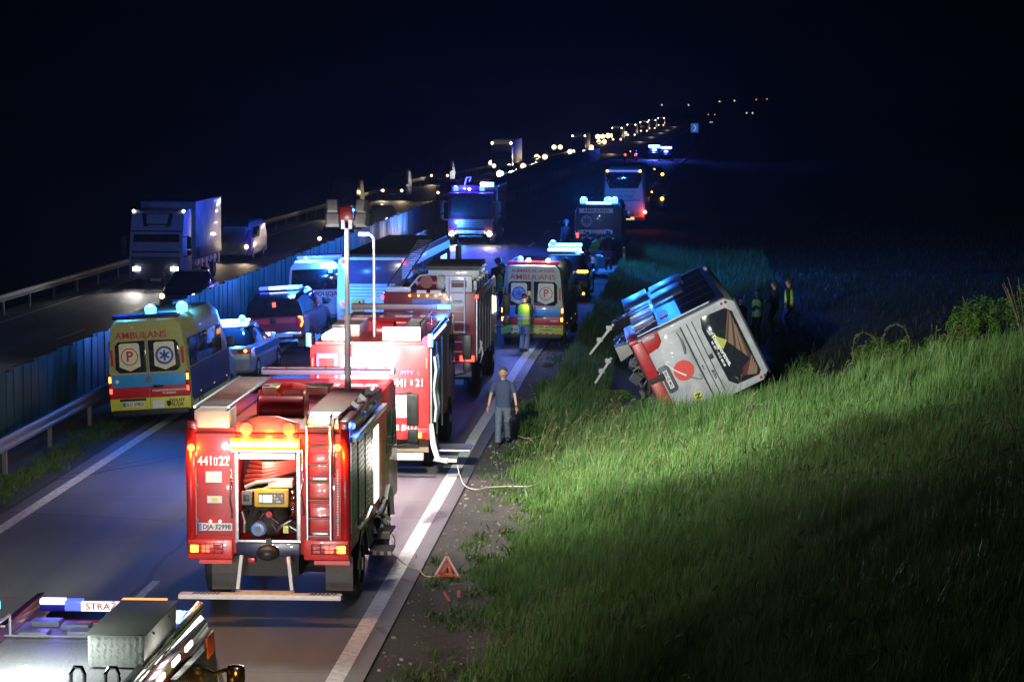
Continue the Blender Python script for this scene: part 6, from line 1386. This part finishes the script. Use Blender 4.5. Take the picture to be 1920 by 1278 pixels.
    wl = MB(); wl.ball((-.20, 1.98, 2.53), .085, 14, 8, .6); wl.build('roof_work_lamp', glow('lit_roof_work_lamp', (.9, 1, .93), 60), root, smooth=True); lamp(root, (-.20, 2.0, 2.8), (.9, 1, .93), 14, .06)
    lamp(root, (-.3, 2.2, 3.4), (.92, 1, .95), 75, .1)
    sr = MB()
    sr.tube([(.93, 0, 2.5), (.93, 5.3, 2.5)], .016); sr.build('side_gutter', CHROME, root, smooth=True)
    for y in (2.5, 3.3, 4.0): q = MB(); q.box(.96, .985, y, y + .35, 2.28, 2.34); q.build('side_scene_lamp', glow('lit_scene_strip', (1, .98, .92), 4), root, bev=.01)
    lamp(root, (1.15, 2.9, 2.3), CW, 16, .1)
    oc_ = MB(); oc_.box(1.0, 1.045, 4.9, 5.3, 2.0, 2.25); oc_.build('orange_light_on_pillar', mat('painted_orange_light', (.8, .18, .03), .4), root, bev=.02)  # orange colour stands in for orange light on the door edge
    md = MB(); md.tube([(1.02, 5.3, 1.75), (1.14, 5.4, 1.78), (1.2, 5.4, 1.75)], .025); md.build('mirror_arm', BLACK, root); mr = MB(); mr.box(1.16, 1.36, 5.32, 5.45, 1.42, 1.84); mr.build('mirror', GLOSSB, root, bev=.05); q = MB(); q.box(1.33, 1.37, 5.3, 5.34, 1.5, 1.6); q.build('mirror_indicator', E_AMB, root, bev=.01); lamp(root, (1.42, 5.2, 1.55), CA, 3, .03)
    q = MB(); q.ball((1.08, 4.85, 1.62), .035, 8, 6); q.build('side_indicator', E_AMB, root); lamp(root, (1.2, 4.7, 1.75), CA, 5, .03)
    for s in (-1, 1):
        for y in (1.2, 5.6): wheel(root, s * .95, y, .4, .26, ALU, s)
        q = MB(); q.box(*sorted((s * .55, s * .85)), 7.38, 7.44, .75, .95); q.build('headlight', glow('lit_white_headlamp', (1, .97, .85), 90), root, bev=.02)
        lamp(root, (s * .7, 7.6, .85), (1, .96, .92), 420, .09, spot=95, rot=(R(92), 0, 0), blend=1.0)
    # roof-front scene lights that flood the road ahead
    q = MB(); q.box(-.5, .5, 5.4, 5.5, 2.46, 2.52); q.build('front_scene_bar', LGREY, root)
    for x in (-.45, .45): lamp(root, (x, 5.75, 2.62), (1, .96, .95), 520, .1, spot=120, rot=(R(80), 0, 0), blend=1.0, name='scene_light')
    lamp(root, (-1.5, 5.2, 2.3), (1, .94, .92), 2000, .15, spot=120, rot=(R(72), 0, R(30)), blend=1.0, name='scene_light')
    return root
crew_van()

# ================================================================ people
SKIN = mat('skin', (.48, .27, .18), .55, var=.15); HAIRG = mat('grey_hair', (.06, .058, .055), .8); HAIRD = mat('dark_hair', (.03, .02, .015), .8)
NVY = mat('navy_shirt_cloth', (.035, .05, .11), .85, bump=1, scale=11); JEAN = mat('grey_blue_jeans', (.10, .12, .18), .85, bump=1, scale=11, var=.3); BJEAN = mat('bright_blue_jeans', (.05, .09, .45), .8); BLK = mat('black_cloth', (.015, .015, .018), .85); LTR = mat('pale_grey_trousers', (.33, .33, .36), .85); HIV = mat('hi_vis_yellow', (.45, .85, .06), .6); REF = mat('reflective_silver_tape', (.75, .75, .78), .35); SHOE = mat('dark_leather', (.02, .018, .016), .5); FIRE = mat('fire_kit_navy', (.02, .022, .035), .8); HELM = mat('helmet_shell', (.05, .06, .10), .3)
def skinned(name, chains, m, parent, sub=1, extra=None):
    """chains: list of lists of (point, radius or (rx, ry)); chains may start on a shared point"""
    vs = []; es = []; rs = []; idx = {}
    for ch in chains:
        prev = None
        for p, r in ch:
            k = tuple(round(c, 4) for c in p)
            if k not in idx: idx[k] = len(vs); vs.append(p); rs.append(r if isinstance(r, tuple) else (r, r))
            i = idx[k]
            if prev is not None and prev != i: es.append((prev, i))
            prev = i
    me = bpy.data.meshes.new('s'); me.from_pydata(vs, es, []); o = bpy.data.objects.new('s', me); COL.objects.link(o)
    md = o.modifiers.new('k', 'SKIN'); md.use_smooth_shade = True
    sv = me.skin_vertices[0].data
    for i, r in enumerate(rs): sv[i].radius = r; sv[i].use_root = (i == 0)
    if sub: o.modifiers.new('u', 'SUBSURF').levels = sub
    bpy.context.view_layer.update(); dg = bpy.context.evaluated_depsgraph_get(); nm = bpy.data.meshes.new_from_object(o.evaluated_get(dg)); bpy.data.objects.remove(o)
    nm.materials.clear(); nm.materials.append(m)
    if extra:
        bm = bmesh.new(); bm.from_mesh(nm); em = bpy.data.meshes.new('e'); em.from_pydata(extra.v, [], extra.f); bm.from_mesh(em); bm.to_mesh(nm); bm.free()
    for p in nm.polygons: p.use_smooth = True
    nm.name = name; ob = bpy.data.objects.new(name, nm); COL.objects.link(ob); ob.parent = parent; return ob
def head_mb(c, s=1.0, yaw=0):
    b = MB(); M = Matrix.Translation(c) @ Matrix.Rotation(yaw, 4, 'Z'); h = MB(); h.ball((0, 0, 0), .1, 16, 12, 1.22)
    for i, v in enumerate(h.v):
        x, y, z = v; x *= .84
        if z < 0: x *= 1 + z * 1.6; y = y * (1 + z * .8) + (-z) * .12
        h.v[i] = (x, y, z)
    b.add([M @ (Vector(v) * s) for v in h.v], h.f)
    n = MB(); n.hexa([(-.016, .085, -.03), (.016, .085, -.03), (-.014, .125, -.028), (.014, .125, -.028), (-.007, .085, .03), (.007, .085, .03), (-.006, .1, .03), (.006, .1, .03)])
    for sx in (-1, 1): n.ball((sx * .083, .0, -.005), .026, 8, 6, 1.3)
    n.cyl((0, -.01, -.2), (0, 0, -.05), .052, .055, n=12)
    b.add([M @ (Vector(v) * s) for v in n.v], n.f); return b
def finger_mb(w, d, side, s=1):
    """five separate fingers from wrist w pointing along d"""
    b = MB(); d = Vector(d).normalized(); ax = Vector((0, 1, 0)); ax = (ax - d * ax.dot(d)).normalized(); up = d.cross(ax) * side
    b.tube([w, w + d * .05, w + d * .095], [.026, .038, .034], 8)
    for k, ln in enumerate((.062, .075, .082, .072)):
        p0 = w + d * .085 + ax * (-.03 + k * .02); p1 = p0 + d * ln * .55 + up * .008; p2 = p1 + d * ln * .4 + up * .026
        b.tube([p0, p1, p2], [.0095, .009, .0075], 6)
    t0 = w + d * .03 + ax * .03; b.tube([t0, t0 + d * .03 + ax * .026, t0 + d * .06 + ax * .03 + up * .014], [.013, .011, .009], 6)
    return b
def person(loc, face, h, label, top, trousers, hair=HAIRD, hands=None, feet=None, vest=None, bend=0, helmet=None, sleeves='long', moustache=False, cat='person', headyaw=0, kneel=0, group=None):
    k = h / 1.78; root = empty('person', loc, R(face), label, cat, group)
    hip = Vector((0, 0, .93 - kneel)); B = R(bend)
    ch = Vector((0, math.sin(B) * .42, hip.z + math.cos(B) * .42)); nk = Vector((0, math.sin(B) * .56, hip.z + math.cos(B) * .56)); hd = nk + Vector((0, math.sin(B * .6) * .15 + .02, math.cos(B * .6) * .15))
    hands = hands or [(-.27, .04, .80), (.27, .04, .80)]; feet = feet or [(-.11, 0, .09), (.11, 0, .09)]
    S = lambda v: tuple(Vector(v) * k)
    arms = []; legs = []
    for i, sx in enumerate((-1, 1)):
        sh = ch + Vector((sx * .19, 0, .06)); wr = Vector(hands[i]); mid = (sh + wr) / 2; dist = (wr - sh).length; bow = math.sqrt(max(0, .29 ** 2 - (dist / 2) ** 2)) if dist < .58 else .02
        el = mid + Vector((sx * .35, -.8, -.2)).normalized() * bow; arms.append((sh, el, wr))
        hp = hip + Vector((sx * .09, 0, -.04)); an = Vector(feet[i]); mid = (hp + an) / 2; dist = (an - hp).length; bow = math.sqrt(max(0, .43 ** 2 - (dist / 2) ** 2)) if dist < .86 else .0
        kn = mid + Vector((0, 1, .1)).normalized() * bow; legs.append((hp, kn, an))
    chains = [[(S(hip), (.10 * k, .07 * k)), (S(hip + (ch - hip) * .45), (.09 * k, .07 * k)), (S(ch), (.11 * k, .07 * k)), (S(nk), .055 * k)]]
    ex = head_mb(Vector(S(hd)), k, headyaw)
    for i in range(2):
        sh, el, wr = arms[i]; chains.append([(S(ch), (.10 * k, .06 * k)), (S(sh + Vector((0, 0, -.015))), .042 * k), (S(el), .042 * k), (S(wr), .028 * k)])
        f = finger_mb(Vector(S(wr)), (wr - el), -1 if i else 1); ex.add(f.v, f.f)
        hp, kn, an = legs[i]; chains.append([(S(hip), (.10 * k, .07 * k)), (S(hp), .065 * k), (S(kn), .05 * k), (S(an), .042 * k)])
    skinned('body', chains, SKIN, root, 1, ex)
    def sleeve(mb, pts, n=12):
        P_ = [(Vector(S(p)), r * k) for p, r in pts]; Q = []
        for i in range(len(P_) - 1):
            for t in (0, .33, .66): Q.append((P_[i][0].lerp(P_[i + 1][0], t), P_[i][1] + (P_[i + 1][1] - P_[i][1]) * t))
        Q.append(P_[-1]); mb.tube([q[0] for q in Q], [q[1] for q in Q], n)
    def trunk(mb, secs, n=20):
        vs = []; fs = []
        for c, rx, ry in secs:
            for i in range(n):
                a = 2 * math.pi * i / n; ca, sa = math.cos(a), math.sin(a); q = Vector((math.copysign(abs(ca) ** .8, ca) * rx, math.copysign(abs(sa) ** .8, sa) * ry, 0)); q.rotate(Matrix.Rotation(-B, 3, 'X')); vs.append(S(c + q))
        for j in range(len(secs) - 1):
            for i in range(n): fs.append((j * n + i, j * n + (i + 1) % n, (j + 1) * n + (i + 1) % n, (j + 1) * n + i))
        fs += [tuple(range(n))[::-1], tuple(range((len(secs) - 1) * n, len(secs) * n))]; mb.add(vs, fs)
    ax = (ch - hip).normalized(); tm = MB()
    trunk(tm, [(hip - ax * .08, .178, .135), (hip + ax * .03, .172, .138), (hip + ax * .14, .170, .142), (hip + ax * .28, .185, .138), (hip + ax * .40, .205, .125), (hip + ax * .48, .195, .11), (hip + ax * .525, .13, .085), (hip + ax * .55, .075, .07)])
    for sh, el, wr in arms:
        if sleeves == 'long': sleeve(tm, [(sh + ax * .0, .075), (sh.lerp(el, .3), .068), (el, .058), (el.lerp(wr, .95), .045)])
        else: sleeve(tm, [(sh, .078), (sh.lerp(el, .35), .072), (sh.lerp(el, .78), .070)])
    tm.build('jacket' if sleeves == 'long' else 'shirt', top, root, smooth=True)
    lm = MB(); trunk(lm, [(hip - Vector((0, 0, .16)), .155, .118), (hip - Vector((0, 0, .06)), .172, .13), (hip + ax * .06, .165, .128)])
    for hp, kn, an in legs: sleeve(lm, [(hp + Vector((0, 0, -.02)), .096), (hp.lerp(kn, .35), .098), (kn, .076), (kn.lerp(an, .5), .070), (an + Vector((0, 0, -.03)), .072)])
    lm.build('trousers', trousers, root, smooth=True)
    for hp, kn, an in legs: s = MB(); a = Vector(S(an)); s.hexa([a + Vector(v) * k for v in ((-.045, -.07, -.09), (.045, -.07, -.09), (-.045, .2, -.09), (.045, .2, -.09), (-.045, -.07, .02), (.045, -.07, .02), (-.035, .16, -.035), (.035, .16, -.035))]); s.build('shoe', SHOE, root, bev=.02)
    hb = MB(); Mh = Matrix.Translation(S(hd)) @ Matrix.Rotation(headyaw, 4, 'Z'); q = MB(); q.ball((0, -.018, .03), .107, 14, 10, 1.05); fs = [f for f in q.f if all(not (q.v[i][1] > .05 and q.v[i][2] < .05) and q.v[i][2] > -.06 for i in f)]
    hb.add([Mh @ (Vector((v[0] * .9, v[1], v[2])) * k) for v in q.v], fs); hb.build('hair' if not helmet else 'hair', hair, root, smooth=True)
    if moustache:
        for nm, z, w_ in (('moustache', -.048, .032),): q = MB(); q.box(-w_, w_, .085, .118, z - .008, z + .008, Mh @ Matrix.Diagonal((k, k, k, 1))); q.build(nm, hair, root, bev=.006)
    ey = MB()
    for sx in (-1, 1): ey.box(sx * .032 - .014, sx * .032 + .014, .078, .1, .008, .02, Mh @ Matrix.Diagonal((k, k, k, 1)))
    ey.build('eyes', KLET, root)
    if helmet: q = MB(); q.ball((0, -.01, .05), .14, 16, 8, .95); fs = [f for f in q.f if all(q.v[i][2] > .02 for i in f)]; hm = MB(); hm.add([Mh @ (Vector(v) * k) for v in q.v], fs); hm.cyl(Mh @ (Vector((0, -.01, .035)) * k), Mh @ (Vector((0, -.01, .05)) * k), .165 * k, n=20); hm.build('helmet', helmet, root, smooth=True)
    if vest:
        vm = MB(); trunk(vm, [(hip - ax * .10, .190, .150), (hip + ax * .05, .186, .150), (hip + ax * .2, .19, .152), (hip + ax * .36, .208, .142), (hip + ax * .46, .19, .125), (hip + ax * .51, .15, .10)]); vo = vm.build('safety_vest', vest, root, smooth=True)
        for f in (.18, .42):
            c = hip + (ch - hip) * f; tb = MB(); n = 20; 
            vs = []; fs = []
            for zz in (-.025, .025):
                for i in range(n): a = 2 * math.pi * i / n; p = Vector((math.cos(a) * .205, math.sin(a) * .160, zz)); p.rotate(Matrix.Rotation(-B, 3, 'X')); vs.append(S(c + p))
            for i in range(n): fs.append((i, (i + 1) % n, n + (i + 1) % n, n + i))
            tb.add(vs, fs); tb.build('reflective_band', REF, vo, smooth=True)
    return root
# the man walking towards us
man = person((-3.75, 58.7, -.03), 182, 1.80, 'grey-haired man in a navy short-sleeved shirt and grey jeans walking towards the camera along the verge', NVY, JEAN, HAIRG, hands=[(-.31, .10, .86), (.33, .16, .88)], feet=[(-.10, -.30, .15), (.11, .30, .10)], sleeves='short', moustache=True)
man['label'] = 'grey-haired man in navy short-sleeved shirt walking towards the camera along the verge'
q = MB(); q.cyl((.0, 0, 0), (0, 0, .02), .032, n=12); w_ = q.build('wristwatch', CHROME, man, loc=(-.315 * 1.0, .12, .90))
q = MB(); q.box(-.02, .02, -.01, .09, -.01, .01); pm_ = q.build('phone', BLACK, None, bev=.004); pm_.location = (-4.10, 58.50, .80); tag(pm_, 'small black phone held in a hand of the man walking on the verge', 'phone')
person((-4.42, 79.6, 0), -12, 1.84, 'man in dark jacket, green vest and pale grey trousers standing behind the right ambulance', BLK, LTR, HAIRD, hands=[(-.12, .24, 1.06), (.14, .24, 1.04)], feet=[(-.09, .02, .09), (.08, -.06, .09)], vest=HIV)
person((-5.95, 92.6, 0), -60, 1.85, 'helmeted firefighter with a yellow-green back panel, between the third engine and the right ambulance', FIRE, FIRE, HAIRD, helmet=HELM, vest=HIV, hands=[(-.2, .3, 1.1), (.2, .3, 1.15)])
person((-6.35, 96.5, 0), 20, 1.80, 'second helmeted firefighter farther behind the third engine, mostly hidden', FIRE, FIRE, HAIRD, helmet=HELM, hands=[(-.25, .1, .9), (.25, .1, .9)])
GB = 'bystanders beyond the overturned coach'
for (px, py, h, face, lb, top, tr, vs_, hands, hy) in ((1479, 613, 1.82, 75, 'tall man in yellow-green vest and bright blue jeans, rightmost beyond the overturned coach', BLK, BJEAN, HIV, [(-.27, -.02, .82), (.29, .0, .84)], 0), (1452, 611, 1.76, 70, 'dark-clothed man with a green reflective strap, next to the tall man in blue jeans', BLK, BLK, None, [(-.1, .25, 1.1), (.12, .25, 1.08)], 0), (1420, 613, 1.72, 150, 'person with crossed arms and open yellow-green vest, second from the left beyond the coach', BLK, BLK, HIV, [(.10, .24, 1.10), (-.10, .26, 1.14)], 0), (1388, 612, 1.74, 210, 'dark-clothed person nearest the overturned coach roof, leftmost of the four bystanders', BLK, BLK, None, [(-.05, .28, .98), (.1, .28, .95)], 0)):
    a = at(px, py, .22); person((a.x, a.y, gz(a.x, a.y)), face, h, lb, top, tr, HAIRD, hands=hands, vest=vs_, group=GB)
# rescuers by the army ambulance
a = at(1112, 506, 0); person((a.x, a.y, 0), -30, 1.78, 'rescuer in a yellow-green vest bending over a stretcher behind the army ambulance', FIRE, LTR, HAIRD, vest=HIV, bend=48, hands=[(-.12, .62, .86), (.12, .62, .86)], feet=[(-.12, -.05, .09), (.12, .05, .09)])
a = at(1141, 506, 0); person((a.x, a.y, 0), 10, 1.8, 'firefighter with helmet and yellow waist band standing right of the stretcher', FIRE, mat('dull_violet_trousers', (.14, .13, .18), .8), HAIRD, vest=None, helmet=mat('green_white_helmet', (.25, .45, .3), .35), bend=15, hands=[(-.2, .4, 1.0), (.2, .4, 1.0)]); r3 = bpy.data.objects[-1] if False else None
a = at(1098, 502, 0); person((a.x, a.y, 0), 200, 1.74, 'bare-headed rescuer left of the stretcher, facing the camera', FIRE, FIRE, HAIRD, bend=25, hands=[(-.15, .4, .9), (.15, .4, .9)])
a = at(1062, 480, 0); person((a.x, a.y, 0), 180, 1.8, 'helmeted firefighter in the dark left of the army ambulance', FIRE, FIRE, HAIRD, helmet=HELM, group='firefighters left of the army ambulance')
# stretcher
a = at(1124, 508, 0); s_ = empty('stretcher', (a.x, a.y - .3, 0), R(15), 'stretcher with a white sheet between the rescuers behind the army ambulance', 'stretcher')
q = MB(); q.box(-.28, .28, -.9, .9, .62, .70); q.build('mattress', LGREY, s_, bev=.03); q = MB(); q.box(-.3, .05, -.92, .3, .2, .63); q.build('sheet', WHITE, s_, bev=.02)
for x in (-.25, .25): q = MB(); q.tube([(x, -.8, .62), (x, .7, .06)], .018); q.tube([(x, .8, .62), (x, -.7, .06)], .018); q.build('folding_leg', ALU, s_)

# ================================================================ warning triangle, fallen red piece, cables
a = at(838, 1083, -.03); t = empty('warning_triangle', (a.x, a.y, -.03), R(-3), 'red reflective warning triangle standing on the dirt beside the road edge', 'warning triangle')
ORG = mat('reflective_orange_red', (.95, .10, .04), .35); RRD = mat('red_white_reflector', (.95, .35, .30), .3)
H_ = .40; W_ = .225
def tri(x, z, s): return [(x - s, z), (x + s, z), (x, z + s * 1.74)]
fr = MB(); o3 = tri(0, .02, W_); i3 = tri(0, .062, W_ - .075); vs = [(p[0], y, p[1]) for y in (-.012, .012) for p in o3 + i3]; fs = []
for i in range(3): j = (i + 1) % 3; fs += [(i, j, 3 + j, 3 + i), (6 + i, 9 + i, 9 + j, 6 + j), (i, 6 + i, 6 + j, j), (3 + i, 3 + j, 9 + j, 9 + i)]
fr.add(vs, fs); fr.build('reflector_frame', ORG, t)
st = MB(); st.hexa([(-W_ * .93, -.018, .05), (-W_ * .80, -.018, .05), (-W_ * .93, -.013, .05), (-W_ * .80, -.013, .05), (-.03, -.018, .375), (.0, -.018, .365), (-.03, -.013, .375), (.0, -.013, .365)]); st.hexa([(W_ * .80, -.018, .05), (W_ * .93, -.018, .05), (W_ * .80, -.013, .05), (W_ * .93, -.013, .05), (.0, -.018, .365), (.03, -.018, .375), (.0, -.013, .365), (.03, -.013, .375)]); st.build('white_edge', mat('pink_white_reflector', (.95, .7, .68), .3), t)
ib = MB(); ib.hexa([(-.13, .0, .06), (-.07, .0, .06), (-.13, .012, .06), (-.07, .012, .06), (-.01, .0, .26), (.03, .0, .26), (-.01, .012, .26), (.03, .012, .26)]); ib.hexa([(.05, .0, .06), (.10, .0, .06), (.05, .012, .06), (.10, .012, .06), (-.01, .0, .27), (.03, .0, .27), (-.01, .012, .27), (.03, .012, .27)]); ib.box(-.12, .05, .0, .012, .06, .085); ib.build('inner_brace', ORG, t)
a = at(850, 1122, -.03); t2 = empty('broken_triangle', (a.x, a.y, -.03), 0, 'two small red broken reflector strips lying just below the warning triangle', 'reflector pieces')
q = MB(); q.box(-.09, -.055, 0, .012, .0, .17, Matrix.Rotation(R(-32), 4, 'Y')); q.build('long_strip', mat('dull_red_reflector', (.6, .03, .05), .4), t2); q = MB(); q.box(.06, .11, 0, .012, .03, .14); q.build('short_strip', mat('dull_red_reflector', (.6, .03, .05), .4), t2)
def cable(name, pts, r, m, label, z=None):
    P_ = [at(*p[:2], p[2] if len(p) > 2 else .02) for p in pts]; off = P_[0].copy(); Q = []
    for i in range(len(P_) - 1):
        p0 = P_[max(0, i - 1)]; p1 = P_[i]; p2 = P_[i + 1]; p3 = P_[min(len(P_) - 1, i + 2)]
        for k in range(8):
            t_ = k / 8; Q.append(.5 * ((2 * p1) + (p2 - p0) * t_ + (2 * p0 - 5 * p1 + 4 * p2 - p3) * t_ * t_ + (3 * p1 - p0 - 3 * p2 + p3) * t_ ** 3) - off)
    Q.append(P_[-1] - off); mb = MB(); mb.tube(Q, r, 6); o = mb.build(name, m, None, smooth=True, loc=off); tag(o, label, 'cable'); return o
cable('power_cable', [(858, 872, .34), (862, 890, .2), (872, 910), (892, 917), (915, 913), (955, 911), (990, 911), (1012, 905), (1026, 898)], .011, mat('pale_cable', (.42, .36, .31), .6), 'pale cable running from the second engine step across the dirt to the grass')
cable('starter_cable', [(735, 1000, .5), (741, 1015, .3), (733, 1030), (745, 1045), (768, 1062), (785, 1068), (797, 1079), (815, 1080), (826, 1078)], .009, mat('yellow_cable', (.6, .55, .15), .5), 'thin yellow cable from the nearest engine towards the warning triangle')
cable('dropped_rope', [(968, 815, 0), (985, 821, 0), (1005, 819, 0), (1020, 814, 0), (1036, 813, 0)], .009, mat('pale_cable', (.42, .36, .31), .6), 'short pale rope lying on the dirt right of the walking man')
# ================================================================ thin added haze, stands in for glare around the lamps
HD = .00016
if HD:
    hm = bpy.data.materials.new('lamp_glare_haze'); hm.use_nodes = True; n = hm.node_tree.nodes; n.clear()
    o = n.new('ShaderNodeOutputMaterial'); v_ = n.new('ShaderNodeVolumePrincipled'); v_.inputs['Color'].default_value = (.8, .85, 1, 1); v_.inputs['Density'].default_value = HD; v_.inputs['Anisotropy'].default_value = .4
    hm.node_tree.links.new(v_.outputs[0], o.inputs['Volume'])
    hb = MB(); hb.box(-1200, 1200, -30, 4700, -16, 13); ho = hb.build('haze', hm); tag(ho, kind='stuff')
def split_loose(o):
    me = o.data; n = len(me.vertices); par = list(range(n))
    def f(i):
        while par[i] != i: par[i] = par[par[i]]; i = par[i]
        return i
    for e in me.edges:
        a, b = f(e.vertices[0]), f(e.vertices[1])
        if a != b: par[a] = b
    grp = {}
    for p in me.polygons: grp.setdefault(f(p.vertices[0]), []).append(p)
    if len(grp) < 2: return
    sm = [p.use_smooth for p in me.polygons][0]; mats = list(me.materials)
    for ps in grp.values():
        idx = {}; vs = []; fs = []
        for p in ps:
            fc = []
            for v in p.vertices:
                if v not in idx: idx[v] = len(vs); vs.append(tuple(me.vertices[v].co))
                fc.append(idx[v])
            fs.append(fc)
        m2 = bpy.data.meshes.new(o.name.split('.')[0]); m2.from_pydata(vs, [], fs)
        for m in mats: m2.materials.append(m)
        m2.polygons.foreach_set('material_index', [p.material_index for p in ps]); m2.polygons.foreach_set('use_smooth', [sm] * len(ps))
        c = bpy.data.objects.new(o.name.split('.')[0], m2); COL.objects.link(c); c.parent = o.parent; c.matrix_basis = o.matrix_basis.copy()
        for ch in children(o): ch.parent = c if ps is list(grp.values())[0] else ch.parent
    bpy.data.objects.remove(o)
SPLIT = ('hinge', 'red_chevrons', 'corner_pillar', 'grab_handle', 'kick_plate', 'lamp_cell', 'white_patch', 'lid_latch', 'roof_edge_patch', 'round_lens', 'ladder_panel', 'plate_lamp', 'rail_lamp_cover', 'step_strut', 'side_windows', 'groove')
for o in [o for o in bpy.data.objects if o.type == 'MESH' and o.name.split('.')[0] in SPLIT and o.parent]: split_loose(o)
